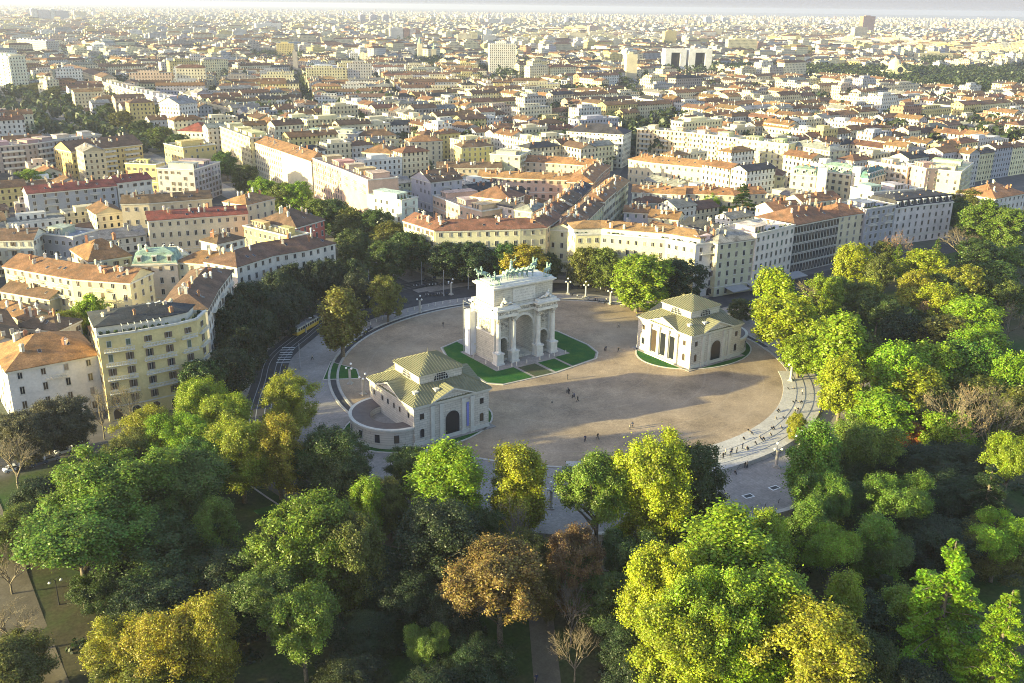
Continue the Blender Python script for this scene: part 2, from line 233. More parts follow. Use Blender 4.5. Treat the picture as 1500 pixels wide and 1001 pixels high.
 (266.6, -16.2, -0.0, 20, 9.7, 'round', 'green', 'round green tree at the right edge below the orange hip roof'),
 (287.9, 21.2, -0.0, 16, 6.6, 'round', 'deep', 'deep green tree touching the end of the white palazzo'),
 (313.0, 28.6, -0.0, 17, 8.9, 'round', 'olive', 'olive tree in front of the orange hip roof house'),
 (198.6, -47.5, -1.18, 13, 9.0, 'round', 'mid', 'mid-green tree right of the fan-shaped bare tree'),
 (235.2, -35.4, -0.14, 10, 6.6, 'round', 'green', 'small green tree near the right edge lawn'),
 (178.3, -61.3, -2.72, 14, 8.5, 'broad', 'olive', 'olive right-edge tree below the small green tree'),
 (151.9, -79.1, -3.5, 15, 6.6, 'bare', 'straw', 'bare pale tree cut by the right edge'),
 (59.9, -93.1, 0.0, 20, 7.2, 'broad', 'lime', 'lime tree leaning into the near right park row'),
 (76.3, -96.2, -3.5, 20, 8.2, 'broad', 'lime', 'lime tree second in the near right park row'),
 (85.8, -102.3, -3.5, 20, 8.1, 'broad', 'green', 'green tree third in the near right park row'),
 (88.8, -111.0, -3.5, 19, 7.4, 'broad', 'lime', 'lime tree last in the near right park row'),
 (62.5, -99.8, -3.5, 17, 9.0, 'broad', 'yellow', 'yellow tree with pale limbs in front of the near right row'),
 (74.5, -109.8, -3.5, 14, 8.2, 'round', 'olive', 'olive tree behind the bare straw-coloured tree'),
 (43.5, -97.1, 0.0, 11, 5.2, 'round', 'lime', 'short lime tree beside the steps rim'),
 (23.0, -92.7, 0.0, 8, 2.7, 'round', 'gold', 'small golden tree hiding the end of the steps'),
 (-46.9, 26.3, 0.0, 22, 6.6, 'tall', 'olivetop', 'tall olive plane between tram and plaza ring'),
 (-18.7, 48.8, 0.0, 16, 6.4, 'round', 'olivetop', 'round olive tree in the middle of the pavement'),
 (-79.9, 40.2, -0.0, 17, 6.6, 'round', 'dark', 'dark holm oak first in the back file along the curved houses'),
 (-70.4, 53.7, -0.0, 17, 6.7, 'round', 'dark', 'dark holm oak second in the back file along the curved houses'),
 (-60.3, 64.8, -0.0, 17, 7.0, 'round', 'dark', 'dark holm oak third in the back file along the curved houses'),
 (-50.1, 72.6, -0.0, 17, 7.0, 'round', 'dark', 'dark holm oak fourth in the back file along the curved houses'),
 (-40.6, 77.5, -0.0, 17, 6.9, 'round', 'dark', 'dark holm oak fifth in the back file along the curved houses'),
 (-32.5, 78.2, -0.0, 17, 6.7, 'round', 'dark', 'dark holm oak sixth in the back file along the curved houses'),
 (-25.9, 75.4, -0.0, 17, 6.5, 'round', 'dark', 'dark holm oak seventh in the back file along the curved houses'),
 (-20.1, 72.3, 0.0, 17, 6.0, 'round', 'dark', 'dark holm oak eighth in the back file along the curved houses'),
 (-87.6, 12.2, -0.0, 15, 6.4, 'round', 'dark', 'dark holm oak first in the front file beside the tram track'),
 (-78.3, 26.8, 0.0, 15, 6.8, 'round', 'dark', 'dark holm oak second in the front file beside the tram track'),
 (-67.8, 40.6, 0.0, 15, 6.7, 'round', 'dark', 'dark holm oak third in the front file beside the tram track'),
 (-57.0, 52.6, 0.0, 15, 7.0, 'round', 'dark', 'dark holm oak fourth in the front file beside the tram track'),
 (-46.6, 61.5, 0.0, 15, 6.8, 'round', 'dark', 'dark holm oak fifth in the front file beside the tram track'),
 (-23.6, 60.8, 0.0, 15, 5.4, 'round', 'dark', 'dark holm oak sixth in the front file beside the tram track'),
 (-96.2, 10.3, -0.0, 14, 5.7, 'round', 'deep', 'shaded green tree at the corner of the yellow terrace house'),
 (25.8, 77.8, -0.0, 15.5, 8.6, 'round', 'dark', 'dark tree nearest the boulevard behind the arch'),
 (34.3, 72.2, 0.0, 16, 8.9, 'round', 'dark', 'dark tree second behind the arch'),
 (42.5, 66.2, 0.0, 16, 7.5, 'round', 'deep', 'dark tree beside the golden tree behind the arch'),
 (47.2, 56.5, 0.0, 16, 9.3, 'round', 'gold', 'golden tree directly behind the arch statues'),
 (56.5, 54.6, 0.0, 13, 4.8, 'round', 'deep', 'small dark tree between golden tree and narrow street'),
 (64.9, 44.8, 0.0, 16, 6.9, 'round', 'olive', 'olive tree at the right corner of the narrow street'),
 (70.5, 36.8, 0.0, 16.5, 8.2, 'round', 'olive', 'olive tree second from the narrow street corner'),
 (61.7, 9.7, 0.0, 21, 11.3, 'round', 'lime', 'large yellow plane in front of the curved cornice palazzo'),
 (80.0, 9.8, 0.0, 17, 9.7, 'round', 'dark', 'dark tree right of the large yellow plane'),
 (82.8, -20.1, 0.0, 9, 4.4, 'round', 'deep', 'small dark green tree behind the right pavilion'),
 (17.5, 96.2, -0.0, 18, 8.3, 'round', 'deep', 'dark green first tree up the boulevard counting from the arch'),
 (19.0, 116.1, -0.0, 18, 8.7, 'round', 'olive', 'olive second tree up the boulevard counting from the arch'),
 (25.2, 143.2, -0.0, 18, 8.5, 'round', 'deep', 'dark green third tree up the boulevard counting from the arch'),
 (18.9, 150.6, -0.0, 18, 8.6, 'round', 'olive', 'olive fourth tree up the boulevard counting from the arch'),
 (21.7, 173.8, -0.0, 18, 8.5, 'round', 'deep', 'dark green fifth tree up the boulevard counting from the arch'),
 (0.2, 110.1, -0.0, 18, 8.4, 'round', 'deep', 'dark green sixth tree up the boulevard counting from the arch'),
 (1.1, 88.7, -0.0, 18, 8.0, 'round', 'deep', 'dark green seventh tree up the boulevard counting from the arch'),
 (15.2, 178.4, -0.0, 18, 8.2, 'round', 'olive', 'olive eighth tree up the boulevard counting from the arch'),
 (26.8, 226.8, -0.0, 17, 8.7, 'broad', 'lime', 'lime ninth tree up the boulevard counting from the arch'),
 (19.2, 232.5, -0.0, 17, 8.2, 'round', 'olive', 'olive tenth tree up the boulevard counting from the arch'),
 (16.5, 248.7, -0.0, 17, 8.2, 'broad', 'lime', 'lime eleventh tree up the boulevard counting from the arch'),
 (23.8, 297.5, -0.0, 17, 8.6, 'round', 'olive', 'olive twelfth tree up the boulevard counting from the arch'),
 (32.4, 349.5, -0.0, 17, 8.5, 'round', 'mid', 'mid-green thirteenth tree up the boulevard counting from the arch'),
 (33.2, 491.1, -0.0, 17, 10.3, 'round', 'olive', 'olive fourteenth tree up the boulevard counting from the arch'),
 (34.8, 539.6, -0.0, 17, 11.0, 'round', 'deep', 'dark green fifteenth tree up the boulevard counting from the arch'),
 (41.6, 616.7, -0.0, 17, 11.4, 'round', 'olive', 'olive sixteenth tree up the boulevard counting from the arch'),
 (45.1, 680.2, -0.0, 17, 12.2, 'round', 'deep', 'dark green seventeenth tree up the boulevard counting from the arch'),
 (67.1, 859.9, -0.0, 17, 16.1, 'round', 'mid', 'mid-green eighteenth tree up the boulevard counting from the arch'),
 (43.6, 895.1, -0.0, 17, 18.2, 'round', 'olive', 'olive nineteenth tree up the boulevard counting from the arch'),
 (32.9, 946.5, -0.0, 17, 14.7, 'round', 'olive', 'olive twentieth tree up the boulevard counting from the arch'),
 (57.4, 1182.5, -0.0, 17, 18.6, 'round', 'deep', 'dark green twenty-first tree up the boulevard counting from the arch'),
 (72.4, 1130.8, -0.0, 17, 15.0, 'round', 'mid', 'mid-green twenty-second tree up the boulevard counting from the arch'),
 (41.0, 808.6, -0.0, 17, 13.0, 'round', 'deep', 'dark green twenty-third tree up the boulevard counting from the arch'),
 (34.7, 448.2, -0.0, 17, 8.7, 'round', 'deep', 'dark green twenty-fourth tree up the boulevard counting from the arch'),
 (-141.7, -1.0, -0.0, 14, 5.3, 'round', 'greybrown', 'shaded grey-brown street tree, first along the white corner house'),
 (-135.6, 2.8, -0.0, 14, 5.2, 'round', 'greybrown', 'shaded grey-brown street tree, second along the white corner house'),
 (-130.3, 2.3, -0.0, 14, 5.1, 'round', 'greybrown', 'shaded grey-brown street tree, third along the white corner house'),
 (-122.7, 5.5, -0.0, 14, 4.4, 'bare', 'greybrown', 'shaded grey-brown street tree, fourth along the white corner house'),
 (-116.5, 4.6, -0.0, 14, 4.2, 'bare', 'greybrown', 'shaded grey-brown street tree, fifth along the white corner house'),
 (-145.0, -12.2, -0.0, 13, 6.0, 'bare', 'greybrown', 'bare street tree over the parked cars at the left edge'),
 (-107.0, 85.0, -0.0, 15, 5.3, 'round', 'lime', 'bright lime courtyard tree left of the yellow terrace house'),
 (-96.8, 96.3, -0.0, 12, 6.0, 'round', 'green', 'green courtyard tree behind the yellow terrace house'),
 (-114.2, 81.8, -0.0, 12, 4.7, 'round', 'gold', 'yellow courtyard tree by the dark brown roof'),
 (-75.8, 359.2, -0.0, 14, 9.6, 'round', 'lime', 'lime garden tree before the long grey-brown block'),
 (-63.9, 361.2, -0.0, 11, 8.8, 'conifer', 'dark', 'dark pine beside the lime garden tree'),
 (199.7, 83.3, -0.0, 22, 10.9, 'conifer', 'deep', 'big dark conifer in the palazzo courtyard'),
 (204.2, 104.9, -0.0, 15, 6.6, 'round', 'lime', 'yellow-green tree left of the big courtyard conifer'),
 (249.8, 304.5, -0.0, 16, 12.8, 'round', 'olive', 'olive tree left of the white six-storey slab'),
 (246.7, 270.8, -0.0, 12, 8.5, 'round', 'gold', 'gold tree at the foot of the white six-storey slab'),
 (256.6, 259.1, -0.0, 12, 9.4, 'round', 'deep', 'dark tree right of the gold tree at the six-storey slab'),
 (133.0, 284.3, -0.0, 14, 6.5, 'round', 'deep', 'dark blue-green tree beside the cream tower-like house'),
 (131.4, 628.6, -0.0, 12, 9.9, 'round', 'deep', 'dark garden tree behind the red hip palazzo'),
 (170.7, 583.5, -0.0, 10, 9.6, 'round', 'olive', 'olive roof-height tree behind the boulevard block'),
 (-68.4, -114.8, -3.5, 15, 3.8, 'round', 'deep', 'deep green tree left under the vivid green tree'),
 (-72.8, -105.6, -3.5, 14, 4.9, 'round', 'olive', 'olive tree at the foot of the yellow column tree'),
 (-74.2, -93.9, -3.5, 14, 4.1, 'round', 'deep', 'deep green tree between the bright lime tree and yellow column tree'),
 (-74.4, -114.6, -3.5, 12, 2.5, 'round', 'olive', 'small olive tree beside the central path'),
 (-149.5, -41.6, -0.57, 11, 6.8, 'round', 'olive', 'olive tree leaning over the gravel path at the left edge'),
 (-157.8, -81.2, -3.5, 11, 7.0, 'round', 'olive', 'olive tree in the lower left corner'),
 (73.6, -122.9, -3.5, 16, 7.0, 'round', 'olive', 'olive tree cut by the right edge beside the second bare tree'),
 (44.0, -120.9, -3.5, 15, 6.4, 'broad', 'lime', 'lime tree partly hiding the big bare straw-coloured tree'),
 (7.7, -153.3, -3.5, 14, 6.1, 'loose', 'lime', 'lime tree at the right edge under the cedar'),
 (-16.7, -142.1, -3.5, 17, 4.2, 'tall', 'green', 'slim green tree left of the shaded lawn'),
 (-40.0, -151.3, -3.5, 18, 3.7, 'tall', 'lime', 'slim lime tree right of the big yellow mass'),
 (-32.1, -158.0, -3.5, 16, 3.8, 'tall', 'green', 'slim green tree left of the bright conifer'),
 (-89.2, -73.8, -3.49, 17, 3.5, 'tall', 'lime', 'slim lime tree between the domed tree and evergreen oak'),
 (-118.0, -64.0, -2.98, 16, 4.2, 'tall', 'green', 'slim green tree beside the small sunlit lawn'),
 (-153.1, -51.3, -1.61, 10, 4.4, 'bare', 'brown', 'brown bare tree over the gravel path at the left edge'),
 (-155.5, -68.2, -3.29, 9, 5.5, 'bare', 'brown', 'bare shrub by the gravel path at the lower left corner'),
 (-141.2, -88.9, -3.5, 14, 6.5, 'broad', 'gold', 'golden tree near the lower left corner'),
 (-136.5, -98.0, -3.5, 18, 6.4, 'broad', 'gold', 'golden tree second from the lower left corner'),
 (-131.2, -100.2, -3.5, 20, 4.0, 'tall', 'gold', 'tall golden tree right of the lower left golden pair'),
 (-139.7, -99.2, -3.5, 11, 9.5, 'round', 'olive', 'olive tree under the lower left golden trees'),
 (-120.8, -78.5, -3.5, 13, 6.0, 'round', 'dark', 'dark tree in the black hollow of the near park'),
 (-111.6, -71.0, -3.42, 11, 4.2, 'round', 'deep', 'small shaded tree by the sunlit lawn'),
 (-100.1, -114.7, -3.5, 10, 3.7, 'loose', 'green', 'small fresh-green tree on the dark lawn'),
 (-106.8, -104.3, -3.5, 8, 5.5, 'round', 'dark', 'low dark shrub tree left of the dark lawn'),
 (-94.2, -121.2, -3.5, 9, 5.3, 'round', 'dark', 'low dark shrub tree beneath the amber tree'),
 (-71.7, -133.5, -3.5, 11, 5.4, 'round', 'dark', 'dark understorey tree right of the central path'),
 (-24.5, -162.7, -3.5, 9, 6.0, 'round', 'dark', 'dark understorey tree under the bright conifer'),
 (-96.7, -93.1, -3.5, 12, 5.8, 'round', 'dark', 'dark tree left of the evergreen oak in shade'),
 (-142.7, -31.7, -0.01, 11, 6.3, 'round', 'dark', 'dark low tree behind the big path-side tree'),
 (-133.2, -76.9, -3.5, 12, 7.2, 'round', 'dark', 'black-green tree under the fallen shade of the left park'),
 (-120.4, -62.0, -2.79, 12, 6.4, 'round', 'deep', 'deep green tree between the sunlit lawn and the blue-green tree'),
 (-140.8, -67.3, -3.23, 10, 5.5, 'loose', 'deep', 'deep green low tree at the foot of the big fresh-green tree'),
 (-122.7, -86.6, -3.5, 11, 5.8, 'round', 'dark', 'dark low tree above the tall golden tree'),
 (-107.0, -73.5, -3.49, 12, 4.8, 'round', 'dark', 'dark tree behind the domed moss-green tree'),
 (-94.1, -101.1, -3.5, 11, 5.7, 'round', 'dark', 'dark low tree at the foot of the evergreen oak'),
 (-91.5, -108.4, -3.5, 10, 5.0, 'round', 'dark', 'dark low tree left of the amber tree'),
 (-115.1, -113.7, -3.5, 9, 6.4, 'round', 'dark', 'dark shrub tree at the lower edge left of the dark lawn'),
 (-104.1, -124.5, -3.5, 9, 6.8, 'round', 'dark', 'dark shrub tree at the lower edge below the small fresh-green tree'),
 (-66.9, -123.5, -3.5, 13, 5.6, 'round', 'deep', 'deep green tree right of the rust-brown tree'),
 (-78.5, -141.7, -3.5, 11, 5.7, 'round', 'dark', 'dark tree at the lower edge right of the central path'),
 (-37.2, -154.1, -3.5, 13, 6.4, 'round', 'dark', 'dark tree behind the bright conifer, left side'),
 (-42.4, -166.7, -3.5, 11, 6.1, 'round', 'dark', 'dark tree at the lower edge left of the conifer trunk'),
 (-1.8, -127.7, -3.5, 13, 6.2, 'round', 'deep', 'deep green tree under the small-crowned tree'),
 (25.8, -124.5, -3.5, 13, 9.4, 'round', 'dark', 'dark tree below the orange bush tree'),
 (37.2, -129.7, -3.5, 12, 9.7, 'round', 'dark', 'dark shaded tree under the big bare tree'),
 (11.5, -116.5, -3.5, 13, 5.8, 'round', 'deep', 'deep green tree between the two ragged green trees'),
 (37.6, -106.8, 0.0, 15, 7.3, 'broad', 'lime', 'lime tree in the second row right of the plaza'),
 (60.6, -108.3, -3.5, 14, 6.9, 'round', 'olive', 'olive tree left of the bare straw-coloured tree'),
 (0.0, -131.7, -3.5, 11, 6.2, 'round', 'dark', 'dark tree left of the fan-shaped tree'),
 (-22.0, -125.0, -3.5, 9, 4.4, 'round', 'deep', 'low deep green tree beside the arcaded wall'),
 (19.5, -136.8, -3.5, 12, 7.4, 'round', 'dark', 'dark tree in front of the cedar'),
 (-20.4, -129.5, -3.5, 16, 4.3, 'tall', 'green', 'slim green tree under the tall narrow tree'),
 (69.5, -79.5, 0.0, 17, 6.3, 'round', 'olive', 'olive tree behind the near right park row'),
 (110.1, -64.0, -2.98, 13, 6.0, 'round', 'dark', 'dark low tree in the park hollow, nearer one'),
 (117.9, -89.5, -3.5, 15, 8.3, 'broad', 'lime', 'lime tree beside the pale bare edge tree'),
 (67.7, -63.1, 0.0, 17, 6.5, 'broad', 'yellow', 'yellow tree left of the brightest tall tree'),
 (120.7, -41.8, -0.59, 14, 6.4, 'round', 'olive', 'olive tree behind the dark olive tree'),
 (149.7, -42.9, -0.7, 15, 6.8, 'broad', 'gold', 'gold tree under the wide yellow tree'),
 (182.0, -10.0, -0.0, 14, 6.1, 'round', 'olive', 'olive tree left of the salmon tree'),
 (162.0, -49.2, -1.37, 14, 6.9, 'round', 'deep', 'deep green tree under the fan-shaped bare tree'),
 (218.4, -30.5, -0.0, 14, 9.6, 'round', 'deep', 'deep green tree below the large round green tree'),
 (178.7, -65.2, -3.07, 13, 7.1, 'round', 'mid', 'mid-green tree at the right edge above the bare tree'),
 (-74.5, -64.3, 0.0, 12, 5.3, 'round', 'deep', 'deep green tree below the left pavilion'),
 (-87.5, -60.9, -2.69, 15, 6.0, 'round', 'deep', 'deep green tree in front of the dark broad tree'),
 (-119.0, -36.3, -0.19, 13, 5.5, 'round', 'mid', 'mid-green tree between the tall green crown and blue-green tree'),
]
PEOPLE = [
 (-1.1, -89.7, 'stand', 'first on the steps counting from the near tree'),
 (0.7, -88.8, 'stand', 'second on the steps counting from the near tree'),
 (1.3, -89.9, 'walk', 'third on the steps counting from the near tree'),
 (2.5, -89.2, 'stand', 'fourth on the steps counting from the near tree'),
 (4.0, -89.5, 'stand', 'fifth on the steps counting from the near tree'),
 (6.9, -88.8, 'stand', 'sixth on the steps counting from the near tree'),
 (11.2, -85.3, 'sit', 'seventh on the steps counting from the near tree'),
 (7.4, -89.6, 'sit', 'eighth on the steps counting from the near tree'),
 (7.9, -89.5, 'sit', 'ninth on the steps counting from the near tree'),
 (16.0, -82.6, 'sit', 'tenth on the steps counting from the near tree'),
 (15.7, -83.6, 'sit', 'eleventh on the steps counting from the near tree'),
 (15.5, -84.3, 'sit', 'twelfth on the steps counting from the near tree'),
 (11.7, -88.7, 'sit', 'thirteenth on the steps counting from the near tree'),
 (15.1, -87.2, 'sit', 'fourteenth on the steps counting from the near tree'),
 (14.6, -88.3, 'sit', 'fifteenth on the steps counting from the near tree'),
 (15.4, -88.2, 'sit', 'sixteenth on the steps counting from the near tree'),
 (19.0, -87.4, 'sit', 'seventeenth on the steps counting from the near tree'),
 (22.1, -85.2, 'sit', 'eighteenth on the steps counting from the near tree'),
 (22.8, -85.2, 'sit', 'nineteenth on the steps counting from the near tree'),
 (28.2, -81.5, 'sit', 'twentieth on the steps counting from the near tree'),
 (32.2, -78.7, 'sit', 'twenty-first on the steps counting from the near tree'),
 (33.1, -78.4, 'sit', 'twenty-second on the steps counting from the near tree'),
 (24.8, -86.0, 'sit', 'twenty-third on the steps counting from the near tree'),
 (30.3, -82.3, 'sit', 'twenty-fourth on the steps counting from the near tree'),
 (48.0, -69.5, 'sit', 'twenty-fifth on the steps counting from the near tree'),
 (30.4, -83.8, 'sit', 'twenty-sixth on the steps counting from the near tree'),
 (31.5, -83.4, 'sit', 'twenty-seventh on the steps counting from the near tree'),
 (41.1, -76.9, 'sit', 'twenty-eighth on the steps counting from the near tree'),
 (49.7, -70.1, 'sit', 'twenty-ninth on the steps counting from the near tree'),
 (26.7, -88.9, 'stand', 'thirtieth on the steps counting from the near tree'),
 (42.4, -76.8, 'sit', 'thirty-first on the steps counting from the near tree'),
 (36.4, -81.5, 'stand', 'thirty-second on the steps counting from the near tree'),
 (26.9, -89.4, 'stand', 'thirty-third on the steps counting from the near tree'),
 (36.7, -82.1, 'stand', 'thirty-fourth on the steps counting from the near tree'),
 (42.6, -77.9, 'sit', 'thirty-fifth on the steps counting from the near tree'),
 (37.2, -82.4, 'stand', 'thirty-sixth on the steps counting from the near tree'),
 (43.1, -78.2, 'sit', 'thirty-seventh on the steps counting from the near tree'),
 (48.4, -74.4, 'stand', 'thirty-eighth on the steps counting from the near tree'),
 (55.4, -72.9, 'stand', 'thirty-ninth on the steps counting from the near tree'),
 (1.4, -94.6, 'stand', 'left of a pair on the outer steps edge'),
 (1.8, -94.9, 'stand', 'right of a pair on the outer steps edge'),
 (-7.6, -96.3, 'walk', 'on the lower pavement by the near tree'),
 (-3.0, -95.4, 'sit', 'alone on the outer rim of the steps'),
 (46.7, -81.3, 'stand', 'first at the far end of the steps rim'),
 (44.8, -82.3, 'sit', 'second at the far end of the steps rim'),
 (-0.4, -27.9, 'stand', 'alone in front of the arch lawn'),
 (-7.1, -36.0, 'stand', 'first of the group in mid plaza'),
 (-6.5, -35.7, 'stand', 'second of the group in mid plaza'),
 (-7.2, -37.0, 'stand', 'third of the group in mid plaza'),
 (-8.0, -39.5, 'stand', 'fourth of the group in mid plaza'),
 (-7.9, -40.1, 'walk', 'fifth of the group in mid plaza'),
 (-8.5, -42.5, 'walk', 'last of the group in mid plaza'),
 (-14.8, -39.0, 'sit', 'alone left of the plaza group'),
 (-23.2, -63.4, 'walk', 'left of two walkers in the near plaza'),
 (-19.6, -64.1, 'walk', 'right of two walkers in the near plaza'),
 (-9.0, -64.6, 'stand', 'left of a couple above the tall yellow plane'),
 (-7.6, -64.0, 'stand', 'right of a couple above the tall yellow plane'),
 (-1.3, -73.6, 'walk', 'alone in the sunlit streak near the dark tree'),
 (25.0, -15.2, 'stand', 'left of a pair beside the arch lawn'),
 (25.2, -15.6, 'stand', 'right of a pair beside the arch lawn'),
 (28.0, -18.4, 'walk', 'alone beside the lawn of the right pavilion'),
 (44.3, -0.2, 'walk', 'alone in the shade left of the right pavilion'),
 (57.8, 28.0, 'stand', 'first of a knot by the far bollards'),
 (58.0, 27.0, 'stand', 'second of a knot by the far bollards'),
 (60.7, 25.2, 'stand', 'third of a knot by the far bollards'),
 (60.7, 45.5, 'walk', 'at the corner of the narrow street'),
 (-5.5, 33.9, 'walk', 'alone on the cobbles left of the arch'),
 (-55.8, 29.1, 'walk', 'alone on the open pavement below the tram'),
 (-85.3, -125.5, 'walk', 'left of two on the central park path'),
 (-90.2, -122.1, 'walk', 'right of two beside the central park path'),
]
LAMPS = [
 (54.3, -65.5, 'sunlit pillar lamp at the right end of the steps'),
 (8.1, -98.6, 'pillar lamp on the lower pavement, nearer of two below the steps'),
 (18.4, -97.0, 'pillar lamp on the lower pavement by the tall narrow tree'),
 (-55.1, 4.6, 'pillar lamp left of the ring kerb beside the small lawn'),
 (-55.5, -4.4, 'pillar lamp between ring kerb and left pavilion annex'),
 (-3.9, 52.3, 'pillar lamp on the pavement left behind the arch'),
 (17.2, 64.9, 'pillar lamp before the scooter file behind the arch'),
 (-31.5, 43.5, 'pillar lamp beside the tall olive plane'),
 (58.0, 33.9, 'pillar lamp right of the arch near the curved kerb'),
 (60.0, 22.1, 'pillar lamp at the foot of the large yellow plane'),
 (55.1, 41.1, 'pillar lamp at the mouth of the narrow street'),
 (-49.8, -83.6, 'pillar lamp at the central gap in front of the plaza'),
]
POLES = [
 (15.0, 83.1, 9.2, 'tall pole beside the pale palazzo corner', 0),
 (13.9, 64.9, 10.2, 'tall pole in front of the bicycles', 0),
 (26.7, 67.5, 8.2, 'street light with flat lantern behind the arch', 1),
 (-12.0, 75.6, 11.6, 'tall pole beside the round olive tree', 0),
 (-20.5, 66.1, 9.5, 'tram pole between the two olive trees', 1),
 (-61.9, 24.3, 8.1, 'tram pole below the tram', 0),
 (-47.0, 53.8, 5.0, 'tram pole just behind the tram', 1),
 (70.0, 39.2, 14.3, 'tall pole under the dark trees by the narrow street', 0),
 (110.2, 11.8, 6.9, 'street light before the white corner palazzo', 1),
]
PARKLAMPS = [
 (-147.8, -35.5, 'park lamp by the gravel path under the big fresh-green tree'),
 (-146.4, -58.5, 'park lamp beside the gravel path near the golden trees'),
]
CARS = [
 (73.6, 69.9, 0.738, (0.7, 0.7, 0.7), 'white car, first along the left kerb of the narrow street from the plaza'),
 (79.0, 74.7, 0.738, (0.6, 0.6, 0.6), 'silver car, second along the left kerb of the narrow street from the plaza'),
 (84.3, 79.6, 0.738, (0.7, 0.7, 0.7), 'white car, third along the left kerb of the narrow street from the plaza'),
 (89.6, 84.4, 0.738, (0.25, 0.25, 0.26), 'grey car, fourth along the left kerb of the narrow street from the plaza'),
 (94.9, 89.3, 0.738, (0.05, 0.07, 0.15), 'dark blue car, fifth along the left kerb of the narrow street from the plaza'),
 (100.3, 94.1, 0.738, (0.03, 0.03, 0.035), 'black car, sixth along the left kerb of the narrow street from the plaza'),
 (105.6, 99.0, 0.738, (0.7, 0.7, 0.7), 'white car, seventh along the left kerb of the narrow street from the plaza'),
 (110.9, 103.8, 0.738, (0.6, 0.6, 0.6), 'silver car, eighth along the left kerb of the narrow street from the plaza'),
 (78.2, 64.9, 0.738, (0.7, 0.7, 0.7), 'white car, first along the right kerb of the narrow street from the plaza'),
 (83.5, 69.7, 0.738, (0.25, 0.25, 0.26), 'grey car, second along the right kerb of the narrow street from the plaza'),
 (88.9, 74.6, 0.738, (0.05, 0.07, 0.15), 'dark blue car, third along the right kerb of the narrow street from the plaza'),
 (94.2, 79.4, 0.738, (0.03, 0.03, 0.035), 'black car, fourth along the right kerb of the narrow street from the plaza'),
 (99.5, 84.3, 0.738, (0.7, 0.7, 0.7), 'white car, fifth along the right kerb of the narrow street from the plaza'),
 (104.8, 89.1, 0.738, (0.6, 0.6, 0.6), 'silver car, sixth along the right kerb of the narrow street from the plaza'),
 (110.2, 93.9, 0.738, (0.7, 0.7, 0.7), 'white car, seventh along the right kerb of the narrow street from the plaza'),
 (115.5, 98.8, 0.738, (0.25, 0.25, 0.26), 'grey car, eighth along the right kerb of the narrow street from the plaza'),
 (100.5, -7.5, 0.05, (0.7, 0.7, 0.7), 'white car, first in the shade behind the right pavilion'),
 (104.9, -7.3, 0.05, (0.05, 0.07, 0.15), 'dark blue car, second in the shade behind the right pavilion'),
 (109.3, -7.1, 0.05, (0.7, 0.7, 0.7), 'white car, third in the shade behind the right pavilion'),
 (114.0, -7.1, 0.05, (0.7, 0.7, 0.7), 'white car, fourth in the shade behind the right pavilion'),
 (118.8, -7.0, 0.05, (0.05, 0.07, 0.15), 'dark blue car, fifth in the shade behind the right pavilion'),
 (84.9, -17.5, 0.05, (0.7, 0.7, 0.7), 'white car, sixth in the shade behind the right pavilion'),
 (-144.4, -0.4, 0.1, (0.7, 0.7, 0.7), 'white car, first from the left edge under the street trees'),
 (-141.8, -0.5, 0.1, (0.03, 0.03, 0.035), 'black car, second from the left edge under the street trees'),
 (-139.1, -0.6, 0.1, (0.05, 0.07, 0.15), 'dark blue car, third from the left edge under the street trees'),
 (-136.3, 0.0, 0.1, (0.25, 0.25, 0.26), 'grey car, fourth from the left edge under the street trees'),
 (-132.6, 2.8, 0.1, (0.7, 0.7, 0.7), 'white car, fifth from the left edge under the street trees'),
 (-128.6, 4.3, 0.1, (0.6, 0.6, 0.6), 'silver car, sixth from the left edge under the street trees'),
 (19.8, 85.8, -0.45, (0.03, 0.03, 0.035), 'black car, first in the dark street behind the bicycles'),
 (25.0, 87.2, -0.45, (0.05, 0.07, 0.15), 'dark blue car, second in the dark street behind the bicycles'),
 (32.7, 85.9, -0.45, (0.25, 0.25, 0.26), 'grey car, third in the dark street behind the bicycles'),
 (40.7, 81.9, -0.45, (0.7, 0.7, 0.7), 'white car, fourth in the dark street behind the bicycles'),
 (47.5, 80.0, -0.45, (0.6, 0.6, 0.6), 'silver car, fifth in the dark street behind the bicycles'),
]
